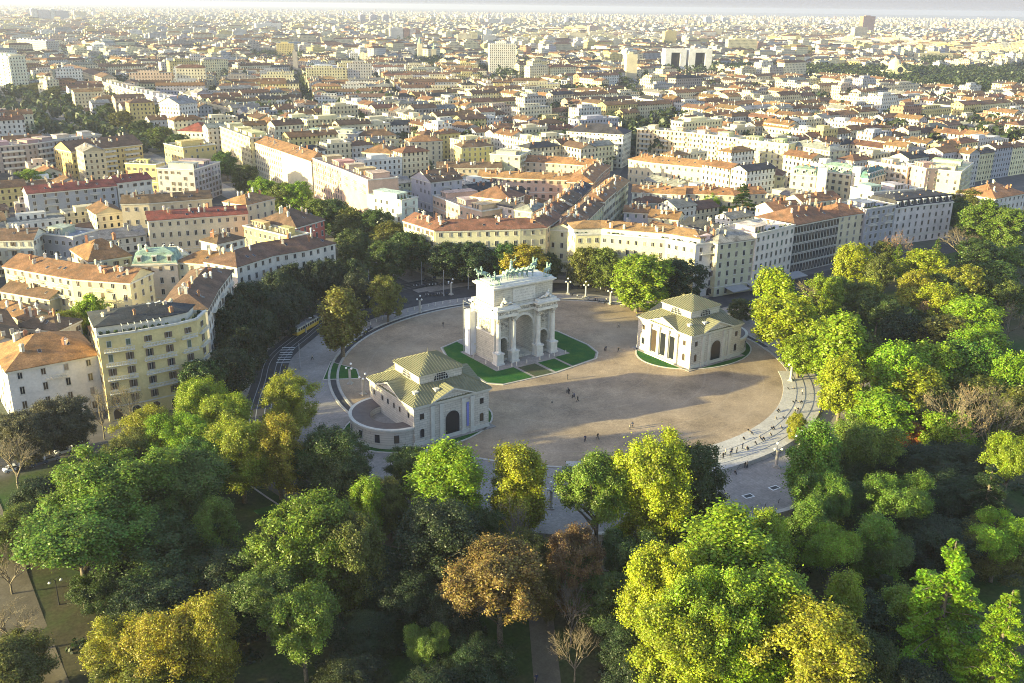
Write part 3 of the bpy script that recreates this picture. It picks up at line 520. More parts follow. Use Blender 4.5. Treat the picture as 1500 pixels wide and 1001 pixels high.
BIKES = [
 (8.0, 68.2, 1.2, 0, (0.6, 0.6, 0.6), 'bicycle, first in the hire rack before the tall pole', 'hire bicycles'),
 (8.9, 67.9, 1.2, 0, (0.7, 0.7, 0.7), 'bicycle, second in the hire rack before the tall pole', 'hire bicycles'),
 (9.7, 67.6, 1.2, 0, (0.03, 0.03, 0.035), 'bicycle, third in the hire rack before the tall pole', 'hire bicycles'),
 (10.6, 67.3, 1.2, 0, (0.05, 0.07, 0.15), 'bicycle, fourth in the hire rack before the tall pole', 'hire bicycles'),
 (11.4, 67.0, 1.2, 0, (0.25, 0.25, 0.26), 'bicycle, fifth in the hire rack before the tall pole', 'hire bicycles'),
 (12.3, 66.7, 1.2, 0, (0.7, 0.7, 0.7), 'bicycle, sixth in the hire rack before the tall pole', 'hire bicycles'),
 (13.1, 66.5, 1.2, 0, (0.6, 0.6, 0.6), 'bicycle, seventh in the hire rack before the tall pole', 'hire bicycles'),
 (14.0, 66.2, 1.2, 0, (0.7, 0.7, 0.7), 'bicycle, eighth in the hire rack before the tall pole', 'hire bicycles'),
 (14.9, 65.9, 1.2, 0, (0.03, 0.03, 0.035), 'bicycle, ninth in the hire rack before the tall pole', 'hire bicycles'),
 (15.7, 65.6, 1.2, 0, (0.05, 0.07, 0.15), 'bicycle, tenth in the hire rack before the tall pole', 'hire bicycles'),
 (10.4, 81.5, 1.2, 1, (0.6, 0.6, 0.6), 'motor scooter, first in the file before the pale palazzo', 'parked scooters'),
 (11.5, 81.1, 1.2, 1, (0.7, 0.7, 0.7), 'motor scooter, second in the file before the pale palazzo', 'parked scooters'),
 (12.7, 80.7, 1.2, 1, (0.25, 0.25, 0.26), 'motor scooter, third in the file before the pale palazzo', 'parked scooters'),
 (13.9, 80.2, 1.2, 1, (0.05, 0.07, 0.15), 'motor scooter, fourth in the file before the pale palazzo', 'parked scooters'),
 (15.1, 79.8, 1.2, 1, (0.03, 0.03, 0.035), 'motor scooter, fifth in the file before the pale palazzo', 'parked scooters'),
 (16.2, 79.4, 1.2, 1, (0.7, 0.7, 0.7), 'motor scooter, sixth in the file before the pale palazzo', 'parked scooters'),
 (17.4, 79.0, 1.2, 1, (0.6, 0.6, 0.6), 'motor scooter, seventh in the file before the pale palazzo', 'parked scooters'),
 (18.6, 78.5, 1.2, 1, (0.7, 0.7, 0.7), 'motor scooter, eighth in the file before the pale palazzo', 'parked scooters'),
 (19.8, 78.1, 1.2, 1, (0.25, 0.25, 0.26), 'motor scooter, ninth in the file before the pale palazzo', 'parked scooters'),
 (21.0, 77.7, 1.2, 1, (0.05, 0.07, 0.15), 'motor scooter, tenth in the file before the pale palazzo', 'parked scooters'),
 (22.1, 77.3, 1.2, 1, (0.03, 0.03, 0.035), 'motor scooter, eleventh in the file before the pale palazzo', 'parked scooters'),
 (23.3, 76.8, 1.2, 1, (0.7, 0.7, 0.7), 'motor scooter, twelfth in the file before the pale palazzo', 'parked scooters'),
 (54.8, 38.1, 0.6, 1, (0.03, 0.03, 0.035), 'motor scooter, first by the far bollards right of the arch', 'scooters by the bollards'),
 (55.4, 35.7, 0.6, 1, (0.7, 0.7, 0.7), 'motor scooter, second by the far bollards right of the arch', 'scooters by the bollards'),
 (56.1, 33.2, 0.6, 1, (0.6, 0.6, 0.6), 'motor scooter, third by the far bollards right of the arch', 'scooters by the bollards'),
 (56.7, 30.8, 0.6, 1, (0.7, 0.7, 0.7), 'motor scooter, fourth by the far bollards right of the arch', 'scooters by the bollards'),
 (57.4, 28.4, 0.6, 1, (0.25, 0.25, 0.26), 'motor scooter, fifth by the far bollards right of the arch', 'scooters by the bollards'),
 (58.0, 26.0, 0.6, 1, (0.05, 0.07, 0.15), 'motor scooter, sixth by the far bollards right of the arch', 'scooters by the bollards'),
 (58.7, 23.6, 0.6, 1, (0.03, 0.03, 0.035), 'motor scooter, seventh by the far bollards right of the arch', 'scooters by the bollards'),
 (59.3, 21.3, 0.6, 1, (0.7, 0.7, 0.7), 'motor scooter, eighth by the far bollards right of the arch', 'scooters by the bollards'),
 (-33.1, 41.3, 0.9, 1, (0.03, 0.03, 0.035), 'motor scooter, first beside the tall olive plane', 'scooters by the olive plane'),
 (-31.9, 42.2, 0.9, 1, (0.7, 0.7, 0.7), 'motor scooter, second beside the tall olive plane', 'scooters by the olive plane'),
 (-30.7, 43.0, 0.9, 1, (0.6, 0.6, 0.6), 'motor scooter, third beside the tall olive plane', 'scooters by the olive plane'),
 (-29.5, 43.9, 0.9, 1, (0.7, 0.7, 0.7), 'motor scooter, fourth beside the tall olive plane', 'scooters by the olive plane'),
 (-28.3, 44.8, 0.9, 1, (0.25, 0.25, 0.26), 'motor scooter, fifth beside the tall olive plane', 'scooters by the olive plane'),
 (-27.0, 45.7, 0.9, 1, (0.05, 0.07, 0.15), 'motor scooter, sixth beside the tall olive plane', 'scooters by the olive plane'),
]
TRAM = ((-51.7, 52.0), (-40.1, 60.4))
PARASOL = (-23.7, 53.2)

# ------------------------------------------------------------------ helpers
class MB:
    """collects faces (with a material slot each) and builds one mesh object"""
    def __init__(s): s.v, s.f, s.m, s.uv = [], [], [], []
    def face(s, pts, m=0, uv=None):
        i = len(s.v); s.v += [tuple(p) for p in pts]; s.f.append(tuple(range(i, i + len(pts)))); s.m.append(m)
        s.uv.append(uv if uv else [(0.0, 0.0)] * len(pts))
    def wall(s, p, q, z0, z1, m=0, u0=0.0):
        L = math.hypot(q[0] - p[0], q[1] - p[1])
        s.face([(p[0], p[1], z0), (q[0], q[1], z0), (q[0], q[1], z1), (p[0], p[1], z1)], m,
               [(u0, z0), (u0 + L, z0), (u0 + L, z1), (u0, z1)])
    def prism(s, poly, z0, z1, m=0, mt=None, bottom=False):
        n = len(poly)
        for i in range(n): s.wall(poly[i], poly[(i + 1) % n], z0, z1, m)
        s.face([(p[0], p[1], z1) for p in poly], m if mt is None else mt)
        if bottom: s.face([(p[0], p[1], z0) for p in reversed(poly)], m)
    def box(s, x0, x1, y0, y1, z0, z1, m=0, mt=None):
        s.prism([(x0, y0), (x1, y0), (x1, y1), (x0, y1)], z0, z1, m, mt, True)
    def obox(s, o, d, w, dep, z0, z1, m=0):
        """box w wide along unit direction d, dep deep to its left, standing at o"""
        n = (-d[1], d[0])
        s.prism([(o[0], o[1]), (o[0] + d[0] * w, o[1] + d[1] * w), (o[0] + d[0] * w + n[0] * dep, o[1] + d[1] * w + n[1] * dep),
                 (o[0] + n[0] * dep, o[1] + n[1] * dep)], z0, z1, m, None, True)
    def tube(s, pts, rad, n=6, m=0, cap=True):
        pts = [Vector(p) for p in pts]; rings = []
        for i, p in enumerate(pts):
            d = (pts[min(i + 1, len(pts) - 1)] - pts[max(i - 1, 0)])
            d = d.normalized() if d.length > 1e-9 else Vector((0, 0, 1))
            a = d.cross(Vector((0, 0, 1)) if abs(d.z) < 0.9 else Vector((1, 0, 0))).normalized(); b = d.cross(a)
            rings.append([p + (a * math.cos(t) + b * math.sin(t)) * rad[i] for t in (2 * PI * k / n for k in range(n))])
        base = len(s.v)
        for r in rings: s.v += [tuple(q) for q in r]
        for i in range(len(rings) - 1):
            for k in range(n):
                s.f.append((base + i * n + k, base + (i + 1) * n + k, base + (i + 1) * n + (k + 1) % n, base + i * n + (k + 1) % n)); s.m.append(m); s.uv.append([(0, 0)] * 4)
        if cap:
            s.f.append(tuple(base + k for k in range(n))); s.m.append(m); s.uv.append([(0, 0)] * n)
            e = base + (len(rings) - 1) * n
            s.f.append(tuple(e + k for k in reversed(range(n)))); s.m.append(m); s.uv.append([(0, 0)] * n)
    def lathe(s, prof, n=12, m=0, o=(0, 0, 0)):
        base = len(s.v)
        for r, z in prof: s.v += [(o[0] + r * math.cos(2 * PI * k / n), o[1] + r * math.sin(2 * PI * k / n), o[2] + z) for k in range(n)]
        for i in range(len(prof) - 1):
            for k in range(n):
                s.f.append((base + i * n + k, base + i * n + (k + 1) % n, base + (i + 1) * n + (k + 1) % n, base + (i + 1) * n + k)); s.m.append(m); s.uv.append([(0, 0)] * 4)
        e = base + (len(prof) - 1) * n
        s.f.append(tuple(e + k for k in range(n))); s.m.append(m); s.uv.append([(0, 0)] * n)
    def mesh(s, name, mats, smooth=False):
        me = bpy.data.meshes.new(name)
        me.from_pydata(s.v, [], s.f)
        for m in mats: me.materials.append(m)
        me.polygons.foreach_set('material_index', s.m)
        uvl = me.uv_layers.new(name='UVMap')
        flat = [c for u in s.uv for p in u for c in p]
        uvl.data.foreach_set('uv', flat)
        if smooth: me.polygons.foreach_set('use_smooth', [True] * len(s.f))
        me.update()
        return me
    def build(s, name, mats, parent=None, loc=(0, 0, 0), rz=0.0, color=None, smooth=False):
        return link(name, s.mesh(name, mats, smooth), parent, loc, rz, color)

def link(name, me, parent=None, loc=(0, 0, 0), rz=0.0, color=None):
    o = bpy.data.objects.new(name, me); C.objects.link(o)
    if parent: o.parent = parent
    o.location = loc
    if rz: o.rotation_euler = (0, 0, rz)
    if color: o.color = (*color, 1)
    return o
def tag(o, label, cat, group=None, kind=None):
    if label: o['label'] = label
    if cat: o['category'] = cat
    if group: o['group'] = group
    if kind: o['kind'] = kind
    return o
def thing(name, label, cat, loc=(0, 0, 0), rz=0.0, group=None):
    o = bpy.data.objects.new(name, None); C.objects.link(o); o.location = loc; o.rotation_euler = (0, 0, rz)
    o.empty_display_size = 0.1
    return tag(o, label, cat, group)
def structure(o): o['kind'] = 'structure'; return o
def sm(e0, e1, x):
    t = max(0.0, min(1.0, (x - e0) / (e1 - e0))); return t * t * (3 - 2 * t)
def gz(x, y): return -3.5 * sm(-30, -75, y)
def px_of(x, y, z):
    """fractions across and down the photo, used to word labels only"""
    dx, dy, dz = x - CAM.x, y - CAM.y, z - CAM.z
    f = dx * math.sin(HEAD) + dy * math.cos(HEAD); r = dx * math.cos(HEAD) - dy * math.sin(HEAD)
    c, s_ = math.cos(PITCH), math.sin(PITCH)
    d = f * c - dz * s_; u = f * s_ + dz * c
    cr_, sr_ = math.cos(ROLL), math.sin(ROLL); r, u = r * cr_ + u * sr_, u * cr_ - r * sr_
    return (0.5 + 1385 * r / d / 1500, 0.5 - 1385 * u / d / 1001)

# ------------------------------------------------------------------ materials
def nt(name):
    m = bpy.data.materials.new(name); m.use_nodes = True
    n = m.node_tree; n.nodes.clear()
    out = n.nodes.new('ShaderNodeOutputMaterial'); return m, n, out
def N(n, t, **kw):
    x = n.nodes.new(t)
    for k, v in kw.items():
        if k.startswith('i_'):
            key = k[2:]; key = int(key) if key.isdigit() else key.replace('_', ' ')
            x.inputs[key].default_value = v
        else: setattr(x, k, v)
    return x
def principled(n, out, rough=0.8, spec=0.3):
    p = N(n, 'ShaderNodeBsdfPrincipled'); p.inputs['Roughness'].default_value = rough
    p.inputs['Specular IOR Level'].default_value = spec
    n.links.new(p.outputs[0], out.inputs[0]); return p
def mix(n, a, b, fac, mode='MIX'):
    x = N(n, 'ShaderNodeMix', data_type='RGBA', blend_type=mode)
    for sock, val in ((x.inputs[0], fac), (x.inputs[6], a), (x.inputs[7], b)):
        if hasattr(val, 'is_linked'): n.links.new(val, sock)
        elif isinstance(val, (int, float)): sock.default_value = val
        else: sock.default_value = (*val, 1)
    return x.outputs[2]
def noise(n, scale, detail=3, vec=None, rough=0.6):
    x = N(n, 'ShaderNodeTexNoise'); x.inputs['Scale'].default_value = scale; x.inputs['Detail'].default_value = detail; x.inputs['Roughness'].default_value = rough
    if vec: n.links.new(vec, x.inputs['Vector'])
    return x.outputs[0]
def ramp(n, src, lo, hi, a=0.0, b=1.0):
    x = N(n, 'ShaderNodeMapRange'); x.inputs[1].default_value = lo; x.inputs[2].default_value = hi; x.inputs[3].default_value = a; x.inputs[4].default_value = b
    n.links.new(src, x.inputs[0]); return x.outputs[0]
def mth(n, op, a, b=None):
    x = N(n, 'ShaderNodeMath', operation=op)
    for i, v in enumerate((a, b)):
        if v is None: continue
        if hasattr(v, 'is_linked'): n.links.new(v, x.inputs[i])
        else: x.inputs[i].default_value = v
    return x.outputs[0]
def wpos(n): return N(n, 'ShaderNodeNewGeometry').outputs['Position']
def base_col(n, src, col):
    if src == 'obj': return N(n, 'ShaderNodeObjectInfo').outputs['Color']
    if src == 'attr': return N(n, 'ShaderNodeAttribute', attribute_name='Col').outputs['Color']
    return N(n, 'ShaderNodeRGB').outputs[0] if False else tuple(col)
def simple(name, col, rough=0.7, var=0.25, scale=0.6, src=None, spec=0.3, bump=0.0, metal=0.0, fine=6.0):
    m, n, out = nt(name); p = principled(n, out, rough, spec)
    w = wpos(n)
    f1 = ramp(n, noise(n, scale, 4, w), 0.3, 0.7, 1 - var, 1 + var); f2 = ramp(n, noise(n, fine, 2, w), 0.25, 0.75, 1 - var * 0.6, 1 + var * 0.6)
    f = mth(n, 'MULTIPLY', f1, f2)
    c = mix(n, base_col(n, src, col), f, 1.0, 'MULTIPLY')
    n.links.new(c, p.inputs['Base Color']); p.inputs['Metallic'].default_value = metal
    if bump:
        b = N(n, 'ShaderNodeBump'); b.inputs['Strength'].default_value = bump; b.inputs['Distance'].default_value = 0.1
        n.links.new(noise(n, fine, 4, w), b.inputs['Height']); n.links.new(b.outputs[0], p.inputs['Normal'])
    return m
def facade(name, src, windows):
    """plaster; when windows is set, rows of window openings measured in metres along the wall"""
    m, n, out = nt(name); p = principled(n, out, 0.85, 0.2)
    w = wpos(n)
    f = mth(n, 'MULTIPLY', ramp(n, noise(n, 0.15, 4, w), 0.3, 0.7, 0.82, 1.12), ramp(n, noise(n, 1.7, 4, w), 0.3, 0.7, 0.9, 1.08))
    c = mix(n, base_col(n, src, (0.5, 0.5, 0.5)), f, 1.0, 'MULTIPLY')
    if windows:
        uv = N(n, 'ShaderNodeUVMap').outputs[0]
        sx = N(n, 'ShaderNodeSeparateXYZ'); n.links.new(uv, sx.inputs[0])
        su, sv = mth(n, 'DIVIDE', sx.outputs[0], 3.1), mth(n, 'DIVIDE', sx.outputs[1], 3.4)
        u, v = mth(n, 'FRACT', su), mth(n, 'FRACT', sv)
        mu = mth(n, 'LESS_THAN', mth(n, 'ABSOLUTE', mth(n, 'SUBTRACT', u, 0.5)), 0.18)
        mv = mth(n, 'LESS_THAN', mth(n, 'ABSOLUTE', mth(n, 'SUBTRACT', v, 0.52)), 0.26)
        cell = N(n, 'ShaderNodeCombineXYZ'); n.links.new(mth(n, 'FLOOR', su), cell.inputs[0]); n.links.new(mth(n, 'FLOOR', sv), cell.inputs[1])
        wn = N(n, 'ShaderNodeTexWhiteNoise'); n.links.new(cell.outputs[0], wn.inputs[0])
        gl = mix(n, (0.02, 0.022, 0.028), (0.16, 0.11, 0.07), mth(n, 'GREATER_THAN', wn.outputs[0], 0.68))
        mask = mth(n, 'MULTIPLY', mth(n, 'MULTIPLY', mu, mv), mth(n, 'GREATER_THAN', sx.outputs[1], 0.5))
        band = mth(n, 'LESS_THAN', v, 0.06)
        c = mix(n, c, (0.12, 0.115, 0.11), mth(n, 'MULTIPLY', band, 0.35))
        c = mix(n, c, gl, mask)
    n.links.new(c, p.inputs['Base Color']); return m
def tiles(name, src, stripes=True):
    m, n, out = nt(name); p = principled(n, out, 0.85, 0.2)
    w = wpos(n)
    big = ramp(n, noise(n, 0.22, 5, w, .7), 0.3, 0.7, 0.5, 1.35)
    fine = ramp(n, noise(n, 2.6, 3, w), 0.3, 0.7, 0.7, 1.3)
    c = mix(n, base_col(n, src, (0.3, 0.1, 0.05)), mth(n, 'MULTIPLY', big, fine), 1.0, 'MULTIPLY')
    c = mix(n, c, (0.09, 0.075, 0.06), ramp(n, noise(n, 0.5, 5, w), 0.5, 0.72, 0, 0.7))
    n.links.new(c, p.inputs['Base Color'])
    b = N(n, 'ShaderNodeBump'); b.inputs['Strength'].default_value = 0.5; b.inputs['Distance'].default_value = 0.15
    n.links.new(noise(n, 4.0, 2, w), b.inputs['Height']); n.links.new(b.outputs[0], p.inputs['Normal'])
    return m
def ashlar(name, col, grime=0.5, src=None):
    m, n, out = nt(name); p = principled(n, out, 0.8, 0.25)
    w = wpos(n); sx = N(n, 'ShaderNodeSeparateXYZ'); n.links.new(w, sx.inputs[0])
    cb = N(n, 'ShaderNodeCombineXYZ'); n.links.new(mth(n, 'ADD', sx.outputs[0], sx.outputs[1]), cb.inputs[0]); n.links.new(sx.outputs[2], cb.inputs[1])
    br = N(n, 'ShaderNodeTexBrick'); br.inputs['Scale'].default_value = 1.0; br.inputs['Brick Width'].default_value = 1.5; br.inputs['Row Height'].default_value = 0.62
    br.inputs['Mortar Size'].default_value = 0.035; br.inputs['Color1'].default_value = (1, 1, 1, 1); br.inputs['Color2'].default_value = (0.84, 0.83, 0.82, 1); br.inputs['Mortar'].default_value = (0.5, 0.48, 0.45, 1)
    n.links.new(cb.outputs[0], br.inputs['Vector'])
    c = mix(n, col, br.outputs[0], 1.0, 'MULTIPLY')
    c = mix(n, c, (0.2, 0.185, 0.16), ramp(n, noise(n, 0.7, 6, w, 0.7), 0.5, 0.78, 0, grime))
    n.links.new(c, p.inputs['Base Color']); return m
def leafmat(name):
    m, n, out = nt(name)
    oi = N(n, 'ShaderNodeObjectInfo'); g = N(n, 'ShaderNodeNewGeometry')
    hsv = N(n, 'ShaderNodeHueSaturation'); n.links.new(oi.outputs['Color'], hsv.inputs['Color'])
    n.links.new(ramp(n, g.outputs['Random Per Island'], 0, 1, 0.47, 0.525), hsv.inputs['Hue'])
    n.links.new(ramp(n, noise(n, 0.22, 3, g.outputs['Position']), 0.3, 0.7, 0.6, 1.35), hsv.inputs['Value'])
    c = mix(n, hsv.outputs[0], ramp(n, g.outputs['Random Per Island'], 0, 1, 0.7, 1.3), 1.0, 'MULTIPLY')
    d = N(n, 'ShaderNodeBsdfDiffuse'); t = N(n, 'ShaderNodeBsdfTranslucent'); n.links.new(c, d.inputs[0]); n.links.new(c, t.inputs[0])
    gl = N(n, 'ShaderNodeBsdfGlossy'); gl.inputs['Roughness'].default_value = 0.5; gl.inputs[0].default_value = (1, 1, 1, 1)
    mx = N(n, 'ShaderNodeMixShader'); mx.inputs[0].default_value = 0.36; n.links.new(d.outputs[0], mx.inputs[1]); n.links.new(t.outputs[0], mx.inputs[2])
    m2 = N(n, 'ShaderNodeMixShader'); m2.inputs[0].default_value = 0.03; n.links.new(mx.outputs[0], m2.inputs[1]); n.links.new(gl.outputs[0], m2.inputs[2])
    n.links.new(m2.outputs[0], out.inputs[0]); return m
def glassmat(name, col=(0.018, 0.02, 0.026)):
    m, n, out = nt(name); p = principled(n, out, 0.12, 0.5)
    c = mix(n, col, (0.07, 0.05, 0.035), ramp(n, N(n, 'ShaderNodeObjectInfo').outputs['Random'], 0.6, 0.62))
    n.links.new(c, p.inputs['Base Color']); return m

COL = dict(cream=(.64, .565, .39), lemon=(.66, .59, .36), yellow=(.60, .49, .21), straw=(.56, .49, .33), butter=(.62, .53, .26), white=(.66, .635, .57), pale=(.52, .49, .45),
           grey=(.37, .37, .39), taupe=(.36, .32, .29), coral=(.55, .16, .12), peach=(.58, .43, .32), brick=(.40, .22, .15), lilac=(.47, .44, .47),
           ochre=(.33, .19, .085), rust=(.245, .135, .068), brown=(.165, .10, .065), red=(.25, .075, .055), rustred=(.215, .11, .068), orange=(.33, .17, .08),
           slate=(.055, .055, .065), copper=(.30, .42, .33), teal=(.10, .2, .2), tile=(.3, .29, .26), flat=(.36, .33, .29))
M = dict(
    plaster=facade('plaster', 'obj', False), facade=facade('plaster_windows', 'obj', True), facade_city=facade('city_plaster', 'attr', True),
    tile=tiles('roof_tile', 'obj'), tile_city=tiles('city_roof_tile', 'attr'),
    trim=simple('pale_trim', (.6, .57, .5), var=.12), stone=ashlar('arch_marble', (.64, .60, .50), .8), pav=ashlar('pavilion_stone', (.64, .585, .5), .22),
    carved=simple('carved_marble', (.46, .43, .37), var=.75, scale=1.4, fine=3.0, bump=1.0), smooth=simple('column_marble', (.68, .65, .58), var=.14),
    seam=simple('seamed_metal', (.205, .195, .115), rough=.55, var=.14, scale=.4), darkroof=simple('dark_metal', (.13, .105, .1), rough=.6, var=.2),
    glass=glassmat('window_glass'), frame=simple('window_frame', (.5, .48, .44), var=.08), dark=simple('dark_iron', (.025, .025, .028), rough=.5, var=.2),
    bronze=simple('green_bronze', (.25, .36, .31), rough=.55, var=.35, scale=2.0), chim=simple('chimney_plaster', (.5, .42, .34), var=.25, src='obj'),
    bark=simple('bark', (.17, .135, .1), rough=.95, var=.4, scale=3, src='obj'), leaf=leafmat('leaf'), lampwhite=simple('lamp_globe', (.85, .84, .8), rough=.3, var=.02),
    steel=simple('grey_steel', (.3, .3, .31), rough=.45, var=.1), banner=simple('white_banner', (.72, .72, .76), var=.1), car=simple('car_paint', (.5, .5, .5), rough=.28, var=.03, src='obj', spec=.5),
    rubber=simple('rubber', (.02, .02, .02), var=.1), skin=simple('skin', (.45, .28, .2), var=.05), cloth=simple('cloth', (.2, .2, .2), var=.15, src='obj'),
    trouser=simple('dark_trousers', (.035, .037, .05), var=.2), hair=simple('hair', (.03, .02, .015), var=.2),
    tramy=simple('tram_yellow', (.62, .42, .06), rough=.4, var=.05), tramw=simple('tram_cream', (.6, .56, .44), rough=.4, var=.05), lampstone=simple('lamp_stone', (.42, .39, .34), var=.2), kerb=simple('kerb_stone', (.5, .46, .4), var=.15),
    planter=simple('plant_box', (.2, .12, .08), var=.2), scaff=simple('orange_hoarding', (.5, .3, .1), var=.15), blue=simple('blue_banner', (.2, .22, .55), var=.1))

def ground_mat():
    m, n, out = nt('ground'); p = principled(n, out, 0.95, 0.15)
    w = wpos(n); sx = N(n, 'ShaderNodeSeparateXYZ'); n.links.new(w, sx.inputs[0])
    grass = mix(n, (.045, .085, .018), (.085, .075, .04), ramp(n, noise(n, .05, 5, w), .42, .62))
    grass = mix(n, grass, ramp(n, noise(n, 1.5, 4, w), .2, .8, .55, 1.45), 1.0, 'MULTIPLY')
    city = mix(n, (.13, .12, .115), (.085, .10, .06), ramp(n, noise(n, .006, 6, w), .5, .62))
    city = mix(n, city, ramp(n, noise(n, .4, 4, w), .25, .75, .7, 1.3), 1.0, 'MULTIPLY')
    edge = mth(n, 'ADD', sx.outputs[1], ramp(n, noise(n, .08, 3, w), 0, 1, -3, 3))
    n.links.new(mix(n, grass, city, ramp(n, edge, -4, 0)), p.inputs['Base Color']); return m
def paving_mat(name, c1, c2, scale, mort=.012, patch=.25):
    m, n, out = nt(name); p = principled(n, out, 0.8, 0.3)
    w = wpos(n)
    br = N(n, 'ShaderNodeTexBrick'); br.inputs['Scale'].default_value = scale; br.inputs['Color1'].default_value = (*c1, 1); br.inputs['Color2'].default_value = (*c2, 1)
    br.inputs['Mortar'].default_value = (c1[0] * .4, c1[1] * .4, c1[2] * .4, 1); br.inputs['Mortar Size'].default_value = mort; n.links.new(w, br.inputs['Vector'])
    c = mix(n, br.outputs[0], ramp(n, noise(n, .09, 6, w, .65), .3, .7, 1 - patch, 1 + patch), 1.0, 'MULTIPLY')
    c = mix(n, c, ramp(n, noise(n, 1.1, 5, w, .8), .25, .75, .72, 1.28), 1.0, 'MULTIPLY')
    n.links.new(c, p.inputs['Base Color']); return m
def grass_mat(name, a, b):
    m, n, out = nt(name); p = principled(n, out, 0.95, 0.1); w = wpos(n)
    c = mix(n, a, b, ramp(n, noise(n, .25, 4, w), .35, .65))
    c = mix(n, c, ramp(n, noise(n, 3, 4, w), .2, .8, .6, 1.4), 1.0, 'MULTIPLY')
    n.links.new(c, p.inputs['Base Color']); return m
M['ground'] = ground_mat()
def cobble_mat():
    m = paving_mat('cobbles', (.40, .295, .19), (.30, .215, .14), 1.6, .012, .38); n = m.node_tree
    p = next(x for x in n.nodes if x.type == 'BSDF_PRINCIPLED'); src = p.inputs['Base Color'].links[0].from_socket
    w = wpos(n); ds = N(n, 'ShaderNodeVectorMath', operation='DISTANCE'); n.links.new(w, ds.inputs[0]); ds.inputs[1].default_value = (6, -18, 0)
    fr_ = mth(n, 'FRACT', mth(n, 'DIVIDE', ds.outputs['Value'], 8.5)); line = mth(n, 'LESS_THAN', fr_, .05)
    c = mix(n, src, (.5, .42, .33), mth(n, 'MULTIPLY', line, .14))
    wear = ramp(n, noise(n, .035, 4, w, .55), .48, .6, 0, .3); c = mix(n, c, (.41, .315, .225), wear)
    st = ramp(n, noise(n, .5, 5, w, .75), .62, .72, 0, .5); c = mix(n, c, (.15, .115, .09), st)
    n.links.new(c, p.inputs['Base Color']); return m
M['cobble'] = cobble_mat(); (lambda *a: None)('cobbles', (.45, .33, .225), (.33, .24, .165), 1.6, .012, .38)
M['pavement'] = paving_mat('stone_pavement', (.31, .275, .245), (.27, .24, .215), .45, .006)
M['steps'] = paving_mat('pale_granite', (.52, .48, .43), (.48, .44, .395), .5, .006, .12)
M['asphalt'] = simple('asphalt', (.055, .053, .055), rough=.9, var=.3, scale=.3)
M['gravel'] = simple('gravel', (.155, .13, .09), rough=.95, var=.3, scale=.2, fine=3.0)
M['lawn'] = grass_mat('mown_lawn', (.016, .085, .022), (.045, .115, .022))
M['dull'] = grass_mat('worn_lawn', (.09, .085, .05), (.05, .08, .035))
M['mark'] = simple('road_paint', (.7, .7, .68), var=.15)

# ------------------------------------------------------------------ camera, light, sky, air
cd = bpy.data.cameras.new('camera'); cam = bpy.data.objects.new('camera', cd); C.objects.link(cam)
cd.sensor_width = 36; cd.lens = 36 * 1385 / 1500; cd.clip_start = 1; cd.clip_end = 60000
fwd = Vector((math.sin(HEAD) * math.cos(PITCH), math.cos(HEAD) * math.cos(PITCH), -math.sin(PITCH)))
right = Vector((math.cos(HEAD), -math.sin(HEAD), 0)); up = right.cross(fwd)
r2 = right * math.cos(ROLL) + up * math.sin(ROLL); u2 = up * math.cos(ROLL) - right * math.sin(ROLL)
cam.matrix_world = Matrix(((r2.x, u2.x, -fwd.x, CAM.x), (r2.y, u2.y, -fwd.y, CAM.y), (r2.z, u2.z, -fwd.z, CAM.z), (0, 0, 0, 1)))
sc = bpy.context.scene; sc.camera = cam
world = bpy.data.worlds.new('World'); sc.world = world; world.use_nodes = True
wn = world.node_tree; wn.nodes.clear()
wo = wn.nodes.new('ShaderNodeOutputWorld'); bg = wn.nodes.new('ShaderNodeBackground'); sky = wn.nodes.new('ShaderNodeTexSky')
sky.sky_type = 'NISHITA'; sky.sun_disc = False; sky.sun_elevation = SUN_EL; sky.sun_rotation = math.atan2(math.cos(SUN_AZ), math.sin(SUN_AZ))
sky.air_density = 1.3; sky.dust_density = 1.8; sky.ozone_density = 2.0; sky.altitude = 120
bg.inputs[1].default_value = 0.14
tint = wn.nodes.new('ShaderNodeMix'); tint.data_type = 'RGBA'; tint.blend_type = 'MULTIPLY'; tint.inputs[0].default_value = 1; tint.inputs[7].default_value = (1.06, .98, 1.06, 1)
wn.links.new(sky.outputs[0], tint.inputs[6]); wn.links.new(tint.outputs[2], bg.inputs[0])
# pale veil of evening mist low over the horizon
bg2 = wn.nodes.new('ShaderNodeBackground'); bg2.inputs[0].default_value = (.20, .199, .203, 1)
tc = wn.nodes.new('ShaderNodeTexCoord'); sxyz = wn.nodes.new('ShaderNodeSeparateXYZ'); wn.links.new(tc.outputs['Generated'], sxyz.inputs[0])
mr = wn.nodes.new('ShaderNodeMapRange'); mr.inputs[1].default_value = .02; mr.inputs[2].default_value = .12; mr.inputs[3].default_value = 1; mr.inputs[4].default_value = 0; wn.links.new(sxyz.outputs[2], mr.inputs[0])
msh = wn.nodes.new('ShaderNodeMixShader'); wn.links.new(mr.outputs[0], msh.inputs[0]); wn.links.new(bg.outputs[0], msh.inputs[1]); wn.links.new(bg2.outputs[0], msh.inputs[2])
wn.links.new(msh.outputs[0], wo.inputs[0])
sl = bpy.data.lights.new('sun', 'SUN'); sl.energy = 5.0; sl.angle = R(0.5); sl.color = (1.0, .91, .45)
so = bpy.data.objects.new('sun', sl); C.objects.link(so)
sd = Vector((math.cos(SUN_AZ) * math.cos(SUN_EL), math.sin(SUN_AZ) * math.cos(SUN_EL), math.sin(SUN_EL)))
so.rotation_euler = sd.to_track_quat('Z', 'Y').to_euler()
sc.view_settings.view_transform = 'Standard'; sc.view_settings.look = 'None'; sc.view_settings.exposure = 1.7; sc.view_settings.gamma = 1.0
sc.render.engine = 'CYCLES'
